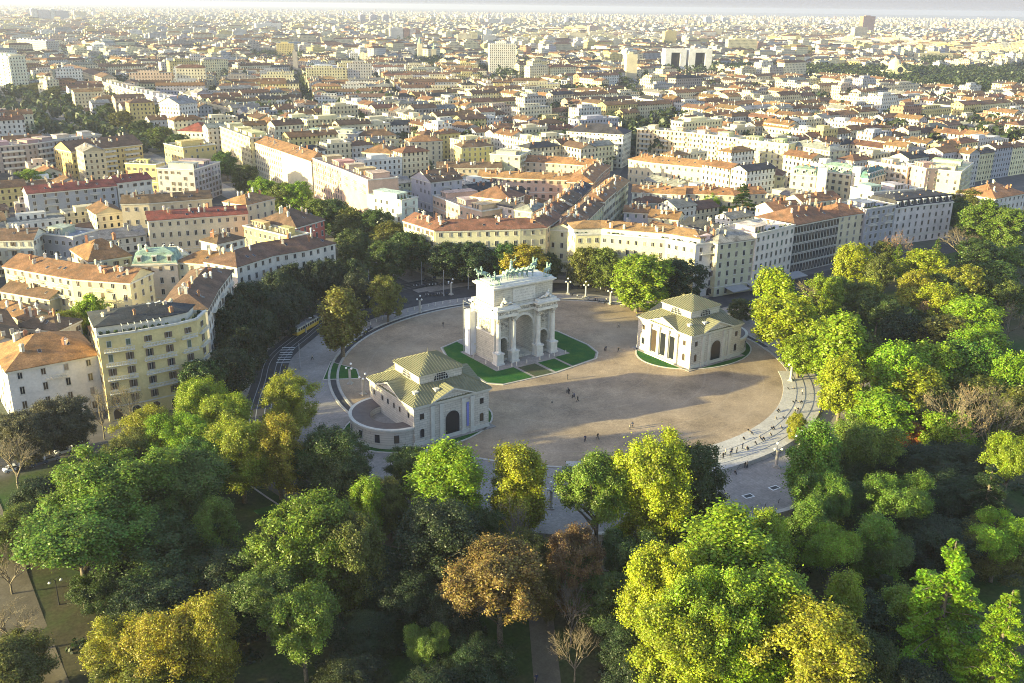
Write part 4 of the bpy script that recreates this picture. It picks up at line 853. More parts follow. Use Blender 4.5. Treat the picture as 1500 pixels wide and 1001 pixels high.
sc.cycles.max_bounces = 5; sc.cycles.diffuse_bounces = 2; sc.cycles.glossy_bounces = 2; sc.cycles.transmission_bounces = 2; sc.cycles.volume_bounces = 0
sc.cycles.transparent_max_bounces = 8; sc.cycles.use_denoising = True; sc.cycles.denoising_prefilter = 'NONE'; sc.cycles.use_adaptive_sampling = False; sc.cycles.filter_width = 1.0

hz = MB(); HZ = 16000
hz.box(-HZ, HZ, -2500, 2 * HZ, -6, 118)
hm, hn, hout = nt('haze'); pv = hn.nodes.new('ShaderNodeVolumePrincipled')
pv.inputs['Color'].default_value = (.70, .73, .93, 1); pv.inputs['Density'].default_value = 0.00009; pv.inputs['Anisotropy'].default_value = 0.25
hn.links.new(pv.outputs[0], hout.inputs['Volume'])
ho = hz.build('haze', [hm]); ho['kind'] = 'stuff'; ho['label'] = 'pale lavender evening haze over the whole city'

# ------------------------------------------------------------------ ground, plaza, paths
PC = (6.0, -18.0)
def pol(r, t): return (PC[0] + r * math.cos(t), PC[1] + r * math.sin(t))
def ring_sheet(name, r0, r1, t0, t1, zf, mat, n=96, skirt=None, rs=None, ts=None):
    b = MB(); rs = rs or [r0, r1]
    T = [t0 + (t1 - t0) * i / n for i in range(n + 1)]
    for i in range(n):
        for j in range(len(rs) - 1):
            q = [(*pol(rs[j], T[i]),), (*pol(rs[j + 1], T[i]),), (*pol(rs[j + 1], T[i + 1]),), (*pol(rs[j], T[i + 1]),)]
            b.face([(x, y, zf(x, y)) for x, y in q])
        if skirt is not None:
            for rr in ((rs[-1],) if rs[0] < .1 else (rs[0], rs[-1])):
                p, q = pol(rr, T[i]), pol(rr, T[i + 1])
                b.face([(*p, zf(*p) - skirt), (*q, zf(*q) - skirt), (*q, zf(*q)), (*p, zf(*p))])
    return structure(b.build(name, [mat]))
gb = MB(); rings = [0.01, 30, 60, 80, 96, 100, 110, 120, 135, 150, 170, 200, 240, 300, 500, 1000, 3000, 9000, 30000]; NT = 96
for j in range(len(rings) - 1):
    for i in range(NT):
        q = [pol(rings[j], 2 * PI * i / NT), pol(rings[j + 1], 2 * PI * i / NT), pol(rings[j + 1], 2 * PI * (i + 1) / NT), pol(rings[j], 2 * PI * (i + 1) / NT)]
        gb.face([(x, y, gz(x, y) - .02) for x, y in q])
structure(gb.build('ground', [M['ground']]))
S0, S1 = R(-128), R(-38)                                    # sector of the broad steps
def infront(x, y):
    t = math.atan2(y - PC[1], x - PC[0]); return sm(R(-150), R(-128), t) * (1 - sm(R(-38), R(-22), t))
def zpave(x, y):
    r = math.hypot(x - PC[0], y - PC[1]); return .02 - 1.25 * infront(x, y) * sm(69, 76.3, r)
ring_sheet('pavement', .01, 97, -PI, PI, zpave, M['pavement'], 144, 4.2, [.01, 40, 68, 70, 72, 74, 76.3, 82, 90, 97])
ring_sheet('plaza', .01, 68, 0, 2 * PI, lambda x, y: .06, M['cobble'], 120)
ring_sheet('kerb', 68.1, 68.8, S1, R(360 - 128), lambda x, y: .2, M['lampstone'], 144, .18)
ring_sheet('kerb', 70.6, 71.3, R(-20), R(205), lambda x, y: .2, M['lampstone'], 120, .2)
ring_sheet('path', 69.0, 70.5, R(-20), R(205), lambda x, y: .04, M['asphalt'], 120)
sb = MB(); n = 90
prof = [(65.2, .05), (65.25, .15), (69, .13), (69.05, .06), (71.4, .03), (71.45, -.05), (73.8, -.09), (73.85, -.18), (76.2, -.22), (76.3, -1.3)]
for i in range(n):
    t0, t1 = S0 + (S1 - S0) * i / n, S0 + (S1 - S0) * (i + 1) / n
    for j in range(len(prof) - 1):
        (ra, za), (rb, zb) = prof[j], prof[j + 1]
        sb.face([(*pol(ra, t0), za), (*pol(rb, t0), zb), (*pol(rb, t1), zb), (*pol(ra, t1), za)])
structure(sb.build('steps', [M['steps']]))
ring_sheet('road', 78, 92, R(20), R(118), lambda x, y: .035, M['asphalt'], 60)
ring_sheet('path', 98.2, 107, R(165), R(292), lambda x, y: gz(x, y) + .05, M['gravel'], 120)
def strip(name, pts, wd, mat, dz=.05, zf=gz):
    b = MB(); P = [Vector((x, y)) for x, y in pts]; L = []
    for i, p in enumerate(P):
        d = (P[min(i + 1, len(P) - 1)] - P[max(i - 1, 0)]).normalized(); nn = Vector((-d.y, d.x)); L.append((p + nn * wd / 2, p - nn * wd / 2))
    for i in range(len(L) - 1):
        q = [L[i][0], L[i][1], L[i + 1][1], L[i + 1][0]]
        b.face([(v.x, v.y, zf(v.x, v.y) + dz) for v in q])
    return structure(b.build(name, [mat]))
strip('path', [(-154.5, y) for y in range(-5, -260, -8)], 10, M['gravel'], .07)
strip('path', [(-58 - 24 * k / 8, -88 - 36 * k / 8) for k in range(0, 22)], 4.6, M['gravel'], .09)
strip('path', [(-92, -60), (-88, -80), (-84, -98), (-74, -112)], 2.6, M['gravel'], .08)
strip('kerb', [pol(109.3, R(t)) for t in range(170, 232, 3)], .45, M['kerb'], .2)
strip('road', [(-300 + 12 * k, 10 - .02 * k) for k in range(15)], 15, M['asphalt'], .03)
strip('road', [(78 + 12 * k, 2) for k in range(18)], 12, M['asphalt'], .03)
strip('road', [(0, 72 + 20 * k) for k in range(60)], 16, M['asphalt'], .03)
strip('pavement', [(0 + 19, 72 + 20 * k) for k in range(60)], 14, M['pavement'], .05)
strip('pavement', [(0 - 19, 72 + 20 * k) for k in range(60)], 14, M['pavement'], .05)
strip('road', [(70 + 11 * k, 62 + 10 * k) for k in range(24)], 9, M['asphalt'], .045)
trk = [(-92, -20), (-84, 0), (-74, 19), (-64.5, 36.5), (-50, 51), (-34, 65), (-4, 81), (22, 84)]
def smooth_pts(P, n=8):
    out = []
    for i in range(len(P) - 1):
        p0, p1, p2, p3 = P[max(i - 1, 0)], P[i], P[i + 1], P[min(i + 2, len(P) - 1)]
        for k in range(n):
            t = k / n; out.append(tuple(.5 * ((2 * p1[c]) + (-p0[c] + p2[c]) * t + (2 * p0[c] - 5 * p1[c] + 4 * p2[c] - p3[c]) * t * t + (-p0[c] + 3 * p1[c] - 3 * p2[c] + p3[c]) * t ** 3) for c in (0, 1)))
    return out + [P[-1]]
TRK = smooth_pts(trk)
strip('road', TRK, 9.5, M['asphalt'], .06, lambda x, y: 0)
def offset(P, d):
    o = []
    for i, p in enumerate(P):
        a, b = P[max(i - 1, 0)], P[min(i + 1, len(P) - 1)]; L = math.hypot(b[0] - a[0], b[1] - a[1]); o.append((p[0] - (b[1] - a[1]) / L * d, p[1] + (b[0] - a[0]) / L * d))
    return o
for d in (-2.6, -1.1, 1.1, 2.6): strip('track', offset(TRK, d), .22, M['steel'], .075, lambda x, y: 0)
for k in range(7):
    strip('crossing', [(-66 + k * 1.1, 33 + k * 1.9), (-62.5 + k * 1.1, 31 + k * 1.9)], .55, M['mark'], .085, lambda x, y: 0)
def patch(name, poly, z, mat, kerb=True):
    b = MB(); b.prism(poly, z - .15, z, 0); o = structure(b.build(name, [mat]))
    if kerb:
        k = MB(); P = [Vector(p) for p in poly]; c = sum(P, Vector((0, 0))) / len(P); nP = len(P)
        O = [p + (p - c).normalized() * .45 for p in P]
        for i in range(nP):
            j = (i + 1) % nP
            k.face([(*P[i], z + .05), (*O[i], z + .05), (*O[j], z + .05), (*P[j], z + .05)]); k.face([(*O[i], 0), (*O[j], 0), (*O[j], z + .05), (*O[i], z + .05)])
        structure(k.build('kerb', [M['kerb']]))
patch('island', [(-22, -17), (-18.5, -20.6), (0, -21.5), (18, -19), (22, -15), (24, -8), (24.2, 8), (20, 16), (8, 19), (-8, 19), (-17, 16), (-20, 8)], .16, M['pavement'])
patch('lawn', [(-21.5, -16.8), (-18.2, -20.1), (-8, -20.8), (-8, -11), (-14.3, -11), (-14.3, 9.5), (-10, 9.5), (-10, 18), (-16.7, 15.6), (-19.6, 8)], .2, M['lawn'], False)
patch('lawn', [(8, -19.9), (17.7, -18.6), (21.6, -14.8), (23.6, -8), (23.8, 8), (19.7, 15.6), (10, 18), (10, 9.5), (14.3, 9.5), (14.3, -11), (8, -11)], .2, M['lawn'], False)
patch('lawn', [(-7, -20.7), (-.6, -21), (-.6, -12), (-7, -12)], .19, M['dull'], False)
patch('lawn', [(.6, -20.9), (7, -20.2), (7, -12), (.6, -12)], .19, M['lawn'], False)
patch('lawn', [(-60, 12), (-51, 7), (-48.5, 14), (-52, 24)], .15, M['lawn'])
for s, cx in ((-1, -49.5), (1, 46.7)):
    poly = [(cx + s * 3 + 20.6 * math.cos(t), -30.5 + 15.3 * math.sin(t)) for t in (2 * PI * k / 40 for k in range(40))]
    patch('lawn', poly, .17, M['lawn'])
    patch('pavement', [(cx - 12.6, -43.5), (cx + 12.6, -43.5), (cx + 12.6, -17.5), (cx - 12.6, -17.5)], .22, M['pavement'], False)
patch('lawn', [(-108, -30), (-96, -30), (-84, -44), (-92, -58), (-104, -50)], -1.2, M['lawn'], False)
for k in range(5):
    cx, cy = [(-16.5, -103.6), (-9, -105.5), (-.8, -106.3), (7.4, -106.2), (15.5, -105)][k]
    b = MB(); a = math.atan2(cy - PC[1], cx - PC[0]) + PI / 2; d = (math.cos(a), math.sin(a)); o2 = (cx - d[0] * 1.3, cy - d[1] * 1.3)
    b.obox(o2, d, 2.6, 1.7, -1.3, -1.19, 0); b.obox((o2[0] + d[0] * .3 - d[1] * .3, o2[1] + d[1] * .3 + d[0] * .3), d, 2.0, 1.1, -1.25, -1.17, 1)
    tag(b.build('vent_grate', [M['mark'], M['dark']]), 'white-framed dark grate in the lower pavement, %s from the left' % ['first', 'second', 'third', 'fourth', 'fifth'][k], 'grate', 'framed pavement grates')

# ------------------------------------------------------------------ the arch
arch = thing('triumphal_arch', 'white marble triumphal arch with three openings standing in the middle of the plaza', 'arch')
HB = 4.9                                                   # half depth of the main body
def arched_wall(b, x0, x1, z1, cx, hw, spring, y0, y1, m=0, seg=14):
    """wall from x0 to x1, 0 to z1, with a round-headed opening"""
    b.box(x0, cx - hw, y0, y1, 0, z1, m); b.box(cx + hw, x1, y0, y1, 0, z1, m)
    for k in range(seg):
        a0, a1 = PI - PI * k / seg, PI - PI * (k + 1) / seg
        xa, xb = cx + hw * math.cos(a0), cx + hw * math.cos(a1); za, zb = spring + hw * math.sin(a0), spring + hw * math.sin(a1)
        b.face([(xa, y0, za), (xb, y0, zb), (xb, y0, z1), (xa, y0, z1)], m); b.face([(xb, y1, zb), (xa, y1, za), (xa, y1, z1), (xb, y1, z1)], m)
        b.face([(xa, y0, za), (xa, y1, za), (xb, y1, zb), (xb, y0, zb)], m)
    b.face([(cx - hw, y0, z1), (cx + hw, y0, z1), (cx + hw, y1, z1), (cx - hw, y1, z1)], m)
b = MB()
arched_wall(b, -5.6, 5.6, 15.3, 0, 3.65, 10.3, -HB, HB)
for s in (-1, 1): arched_wall(b, s * 8.35 - 2.75 + (0 if s > 0 else .0), s * 8.35 + 2.75, 15.3, s * 7.75, 1.65, 6.1, -HB + .02, HB - .02)
b.box(-11.3, 11.3, -HB - .1, HB + .1, -.1, .9, 0)
b2 = MB()
arched = b.build('body', [M['stone']], arch)
for y in (-HB - .12, HB + .12):
    for cx, hw, sp, th in ((0, 3.65, 10.3, .75), (-7.75, 1.65, 6.1, .5), (7.75, 1.65, 6.1, .5)):
        tr_ = MB()
        for k in range(16):
            a0, a1 = PI - PI * k / 16, PI - PI * (k + 1) / 16
            pts = []
            for r_, a_ in ((hw, a0), (hw, a1), (hw + th, a1), (hw + th, a0)): pts.append((cx + r_ * math.cos(a_), sp + r_ * math.sin(a_)))
            s_ = -1 if y < 0 else 1
            q = [(x, y, z) for x, z in pts]; tr_.face(q if s_ < 0 else q[::-1])
            tr_.face([(pts[3][0], y, pts[3][1]), (pts[2][0], y, pts[2][1]), (pts[2][0], y - s_ * .2, pts[2][1]), (pts[3][0], y - s_ * .2, pts[3][1])])
        tr_.build('archivolt', [M['smooth']], arch)
for s in (-1, 1):                                           # carved reliefs over the side openings
    for y in (-1, 1):
        r_ = MB(); r_.box(s * 7.75 - 1.7, s * 7.75 + 1.7, y * (HB + .02) - .12, y * (HB + .02) + .12, 10.2, 13.6, 0)
        for k in range(9): r_.tube([(s * 7.75 - 1.4 + k * .35, y * (HB + .18), 10.5), (s * 7.75 - 1.3 + k * .34, y * (HB + .24), 11.6), (s * 7.75 - 1.35 + k * .35, y * (HB + .2), 12.8)], [.16, .2, .12], 5, 0)
        r_.build('relief', [M['carved']], arch)
    r_ = MB(); x = s * 11.12; r_.box(min(x, x + s * .15), max(x, x + s * .15), -3, 3, 9.6, 14.0, 0)
    for k in range(10): r_.tube([(x + s * .18, -2.6 + k * .58, 9.9), (x + s * .26, -2.5 + k * .56, 11.4), (x + s * .2, -2.55 + k * .57, 13)], [.18, .24, .13], 5, 0)
    r_.build('relief', [M['carved']], arch)
    sc_ = MB(); sc_.box(min(s * 11.1, s * 11.35), max(s * 11.1, s * 11.35), -HB, HB, 9.0, 9.5); sc_.build('string_course', [M['smooth']], arch)
for sx in (-10.4, -4.75, 4.75, 10.4):
    for sy in (-1, 1):
        cb = MB(); cb.lathe([(.95, 3.9), (.95, 4.2), (.78, 4.4), (.74, 6), (.72, 9), (.63, 13.2)], 16, 0)
        cb.lathe([(.63, 13.2), (.75, 13.4), (.72, 13.9), (.98, 14.6), (1.0, 14.9)], 10, 1)
        cb.box(-1.02, 1.02, -1.02, 1.02, 14.85, 15.1, 1)
        col = cb.build('column', [M['smooth'], M['carved']], arch, (sx, sy * 6.35, 0))
        pb = MB(); pb.box(-1.45, 1.45, -1.45, 1.45, 0, .75); pb.box(-1.2, 1.2, -1.2, 1.2, .75, 3.4); pb.box(-1.42, 1.42, -1.42, 1.42, 3.4, 3.9)
        pb.build('pedestal', [M['smooth']], col)
        if True:
            pl = MB(); pl.box(-.75, .75, -.12, .12, .9, 15.0); pl.build('pilaster', [M['smooth']], arch, (sx, sy * (HB + .1), 0))
eb = MB()
eb.box(-11.5, 11.5, -HB - .4, HB + .4, 15.3, 16.0, 0); eb.box(-11.3, 11.3, -HB - .2, HB + .2, 16.0, 17.3, 1); eb.box(-12.0, 12.0, -HB - 1.0, HB + 1.0, 17.3, 17.7, 0)
for sx in (-10.4, -4.75, 4.75, 10.4): pass
for s in (-1, 1):
    x0, x1 = sorted((s * 3.65, s * 11.55))
    for y0, y1 in ((-7.4, -HB - .4), (HB + .4, 7.4)):
        eb.box(x0, x1, y0, y1, 15.1, 15.95, 0); eb.box(x0 + .15, x1 - .15, y0 + .15, y1 - .15, 15.95, 17.2, 1); eb.box(x0 - .45, x1 + .45, y0 - .45, y1 + .45, 17.2, 17.75, 0)
        eb.box(x0 + .3, x1 - .3, y0 + .4, y1 - .1, 17.75, 18.5, 0)
eb.build('entablature', [M['smooth'], M['carved']], arch)
ab = MB(); ab.box(-11.1, 11.1, -HB, HB, 17.7, 23.4, 0); ab.box(-11.35, 11.35, -HB - .25, HB + .25, 17.71, 18.6, 0)
ab.build('attic', [M['stone']], arch)
cb = MB(); cb.box(-11.5, 11.5, -HB - .4, HB + .4, 23.4, 23.8); cb.box(-12.0, 12.0, -HB - .9, HB + .9, 23.8, 24.2); cb.box(-11.2, 11.2, -HB - .1, HB + .1, 24.2, 24.7)
cb.box(-10.2, 10.2, -HB + .9, HB - .9, 24.7, 25.1); cb.build('cornice', [M['smooth']], arch)
pb = MB(); pb.box(-4.2, 4.2, -HB - .2, -HB + .1, 19.0, 22.8, 0)
pb.box(-4.4, 4.4, -HB - .3, -HB + .1, 22.8, 23.1, 1); pb.box(-4.4, 4.4, -HB - .3, -HB + .1, 18.7, 19.0, 1); pb.build('inscription_panel', [M['smooth'], M['trim']], arch)
# the four lines of carved capitals, incised as strokes
ins = MB(); random.seed(3)
for row in range(4):
    x = -3.7 + random.random() * .3
    while x < 3.6:
        wl = random.uniform(.12, .22)
        zr = 22.3 - row * .9
        ins.box(x, x + .06, -HB - .235, -HB - .19, zr - .42, zr); ins.box(x, x + wl, -HB - .235, -HB - .19, zr - .06, zr)
        x += wl + (.12 if random.random() < .8 else .35)
ins.build('lettering', [M['carved']], arch)
def limb(b, pts, rad, n=6, m=0): b.tube(pts, rad, n, m)
def reclining(b):                                            # half-lying river god leaning on an urn
    limb(b, [(-.3, 0, .5), (.3, 0, 1.1), (.6, 0, 1.7)], [.5, .55, .42], 7); limb(b, [(.6, 0, 1.7), (.68, -.05, 2.0), (.7, -.05, 2.35)], [.2, .26, .16], 6)
    limb(b, [(-.3, -.1, .5), (-1.2, -.2, .85), (-2.0, -.15, .3)], [.42, .3, .16], 6); limb(b, [(-.3, .15, .45), (-1.3, .2, .45), (-2.3, .2, .2)], [.4, .3, .15], 6)
    limb(b, [(.7, .2, 1.6), (1.1, .25, 1.2), (1.3, .1, .7)], [.2, .17, .12], 6); limb(b, [(.6, -.3, 1.6), (.2, -.6, 1.2), (-.3, -.55, 1.0)], [.2, .17, .12], 6)
    limb(b, [(1.3, 0, .1), (1.35, 0, .5), (1.3, 0, .9)], [.4, .5, .3], 7)
for s in (-1, 1):
    for f in (-1, 1):
        b = MB(); reclining(b); o = b.build('river_statue', [M['smooth']], None, (s * 7.6, f * 6.3, 18.45), 0, None, True); o.scale = (s * 1.15, 1.15, 1.1)
        tag(o, 'reclining marble river figure on the %s of the arch, %s' % ('ledge' if f < 0 else 'back ledge', 'sunlit at the left' if s < 0 else 'shaded at the right'), 'statue', 'reclining marble river figures')
def horse(b, lift=.0):
    limb(b, [(-1.25, 0, 1.75), (-.8, 0, 1.8), (0, 0, 1.72), (.7, 0, 1.82), (1.1, 0, 1.95)], [.3, .5, .47, .5, .35], 8)
    limb(b, [(.95, 0, 2.0), (1.35, 0, 2.6), (1.55, 0, 3.0)], [.38, .27, .2], 7); limb(b, [(1.5, 0, 3.05), (1.8, 0, 2.95), (2.15, 0, 2.65)], [.2, .2, .11], 6)
    limb(b, [(1.5, .08, 3.1), (1.5, .1, 3.35)], [.07, .02], 4); limb(b, [(1.5, -.08, 3.1), (1.5, -.1, 3.35)], [.07, .02], 4)
    for y, l in ((.25, 0), (-.25, .55 + lift)):
        limb(b, [(.85, y, 1.6), (1.0 + l * .5, y, 1.0 + l * .5), (.95 + l * .3, y, .5 + l * .9), (.98 + l * .1, y, .04 + l)], [.24, .14, .1, .12], 6)
        limb(b, [(-1.0, y, 1.65), (-.95 + l * .3, y, 1.15), (-1.3 + l * .3, y, .7), (-1.2 + l * .3, y, .04)], [.32, .19, .11, .12], 6)
    limb(b, [(-1.3, 0, 1.95), (-1.65, 0, 1.8), (-1.8, 0, 1.0)], [.1, .16, .04], 5)
def rider(b, o=(0, 0, 0), arm=1):
    x, y, z = o; q = lambda *p: (x + p[0], y + p[1], z + p[2])
    limb(b, [q(0, 0, 2.0), q(0, 0, 2.5), q(.05, 0, 3.1), q(.05, 0, 3.3)], [.3, .28, .33, .12], 7); limb(b, [q(.07, 0, 3.3), q(.1, 0, 3.5), q(.1, 0, 3.75)], [.1, .19, .1], 6)
    for s in (-1, 1): limb(b, [q(0, s * .2, 2.1), q(.35, s * .55, 1.9), q(.2, s * .6, 1.3)], [.2, .16, .1], 6)
    limb(b, [q(.05, .3, 3.05), q(.3, .5, 3.3), q(.6, .55, 3.7 if arm else 2.8)], [.12, .1, .07], 5); limb(b, [q(.05, -.3, 3.05), q(.25, -.4, 2.7), q(.6, -.25, 2.6)], [.12, .1, .07], 5)
for s in (-1, 1):
    for f in (-1, 1):
        t = thing('equestrian_statue', 'green bronze rider statue on the %s %s corner of the arch roof' % ('near' if f < 0 else 'far', 'left' if s < 0 else 'right'), 'statue', (s * 9.9, f * 3.6, 25.1 if False else 24.7), PI / 2 + s * .35 - PI / 2 + (PI if s < 0 else 0), 'bronze riders at the roof corners')
        b = MB(); horse(b, .3); b.box(-1.7, 1.5, -.6, .6, -.02, .06); b.build('horse', [M['bronze']], t, smooth=True).scale = (1.15, 1.15, 1.15)
        b = MB(); rider(b); b.build('rider', [M['bronze']], t, smooth=True).scale = (1.15, 1.15, 1.15)
ch = thing('chariot_statue', 'green bronze chariot with six horses and a standing figure on top of the arch', 'statue', (0, .3, 25.1), PI / 2 * -1)
for k in range(6):
    b = MB(); horse(b, .2 * (k % 3)); h_ = b.build('horse', [M['bronze']], ch, (1.6 + .25 * (k % 2), -4.6 + 1.84 * k, 0), (k - 2.5) * .07, None, True); h_.scale = (1.12, 1.12, 1.12)
b = MB(); b.box(-2.6, -.9, -1.1, 1.1, .7, 1.0); b.prism([(-1.2, -1.1), (-.8, -1.0), (-.8, 1.0), (-1.2, 1.1)], .9, 2.2); b.box(-2.6, -1.0, -1.15, -1.0, .9, 1.8); b.box(-2.6, -1.0, 1.0, 1.15, .9, 1.8); b.build('chariot', [M['bronze']], ch)
for s in (-1, 1):
    b = MB(); b.tube([(-1.9, s * 1.25, .9), (-1.9, s * 1.42, .9)], [.88, .88], 14); b.build('wheel', [M['bronze']], ch)
b = MB(); limb(b, [(-1.7, 0, 1.0), (-1.7, 0, 2.4), (-1.7, 0, 3.4), (-1.65, 0, 4.3), (-1.65, 0, 4.6)], [.75, .55, .4, .48, .16], 8); limb(b, [(-1.62, 0, 4.6), (-1.58, 0, 4.85), (-1.6, 0, 5.15)], [.14, .25, .12], 7)
limb(b, [(-1.6, .4, 4.25), (-1.2, .8, 4.5), (-.7, .9, 5.3)], [.17, .13, .09], 6); limb(b, [(-1.6, -.4, 4.25), (-1.2, -.6, 3.7), (-.6, -.4, 3.3)], [.17, .13, .09], 6); limb(b, [(-.7, .9, 4.6), (-.7, .9, 6.4)], [.05, .05], 5); b.build('figure', [M['bronze']], ch, smooth=True)
sc_ = thing('wrapped_scaffold', 'white printed banner wrapped over scaffolding on the far-left corner of the arch', 'scaffold', (-11.5, 6.6, 0))
b = MB(); b.box(-1.6, 2.6, -1.6, 1.8, 0, 14.5); b.build('banner', [M['banner']], sc_)
for k, (x, y) in enumerate([(-1.9, -1.9), (-1.9, 2.1), (2.9, 2.1)]):
    b = MB(); b.tube([(x, y, 0), (x, y, 17.5)], [.09, .09], 6); b.build('pole', [M['steel']], sc_)
b = MB()
for z in (15.2, 17.2):
    b.tube([(-1.9, -1.9, z), (-1.9, 2.1, z)], [.06, .06], 5); b.tube([(-1.9, 2.1, z), (2.9, 2.1, z)], [.06, .06], 5)
b.build('rail', [M['steel']], sc_)
b = MB(); b.box(-3.3, 2.8, 5.2, 5.35, 0, 3.2); tag(b.build('hoarding', [M['scaff']]), 'low ochre hoarding closing the back of the middle arch opening', 'hoarding')
b = MB(); b.box(-3.4, -2.4, 5.4, 5.5, 4, 13.5); tag(b.build('hanging_banner', [M['blue']]), 'long blue banner hanging behind the middle opening of the arch', 'banner')
for k in range(12):
    a = [(-13, -10.2), (-8, -10.2), (-6.2, -10.2), (-2.5, -10.4), (2.6, -10.4), (6.4, -10.2), (8.4, -10.2), (13, -10.2), (-13.4, -4), (-13.4, 3), (13.4, -3), (13.4, 4)][k]
    b = MB(); b.lathe([(.2, 0), (.16, .2), (.14, .95), (.19, 1.02), (.08, 1.15)], 8)
    tag(b.build('bollard', [M['trim']], None, (*a, .16)), 'short pale stone bollard standing around the foot of the arch', 'bollard', 'bollards around the arch')

# ------------------------------------------------------------------ the two pavilions
def ribs(b, tri, step, h, m):
    """standing seams on a sloping face given as eave points p,q and the upper edge r,s"""
    p, q, r_, s_ = [Vector(x) for x in tri]
    L = (q - p).length; k = max(1, int(L / step)); nrm = (q - p).cross(r_ - p).normalized(); along = (q - p).normalized()
    for i in range(1, k):
        e = p + (q - p) * i / k
        # run up the slope square to the eave until one of the hips is met
        upv = nrm.cross(along).normalized()
        H = (s_ - p).dot(upv); x = L * i / k; xs, xr = (s_ - p).dot(along), (r_ - p).dot(along)
        top = H
        if x < xs: top = min(top, H * x / max(xs, .01))
        if x > xr: top = min(top, H * (L - x) / max(L - xr, .01))
        if top < .3: continue
        u = e + upv * top; w = along * .07; hh = nrm * h
        b.face([e - w + hh, e + w + hh, u + w + hh, u - w + hh], m); b.face([e - w, e - w + hh, u - w + hh, u - w], m); b.face([e + w + hh, e + w, u + w, u + w + hh], m)
def rect_window(parent, loc, rz, w, h, arched=False, name='window'):
    b = MB()
    n = 8; out = []
    if arched: pts = [(-w / 2, -h / 2), (w / 2, -h / 2)] + [(w / 2 * math.cos(PI * k / n), h / 2 - w / 2 + w / 2 * math.sin(PI * k / n)) for k in range(n + 1)]
    else: pts = [(-w / 2, -h / 2), (w / 2, -h / 2), (w / 2, h / 2), (-w / 2, h / 2)]
    b.face([(x, -.03, z) for x, z in pts], 0)
    nn = len(pts)
    for i in range(nn):
        (x0, z0), (x1, z1) = pts[i], pts[(i + 1) % nn]; g = 1 + .16 / max(w, .6)
        b.face([(x0, -.1, z0), (x0 * g, -.1, z0 * g), (x1 * g, -.1, z1 * g), (x1, -.1, z1)][::-1], 1); b.face([(x0, -.03, z0), (x0, -.1, z0), (x1, -.1, z1), (x1, -.03, z1)], 1)
        b.face([(x0 * g, -.1, z0 * g), (x0 * g, 0, z0 * g), (x1 * g, 0, z1 * g), (x1 * g, -.1, z1 * g)], 1)
    return b.build(name, [M['glass'], M['frame']], parent, loc, rz)
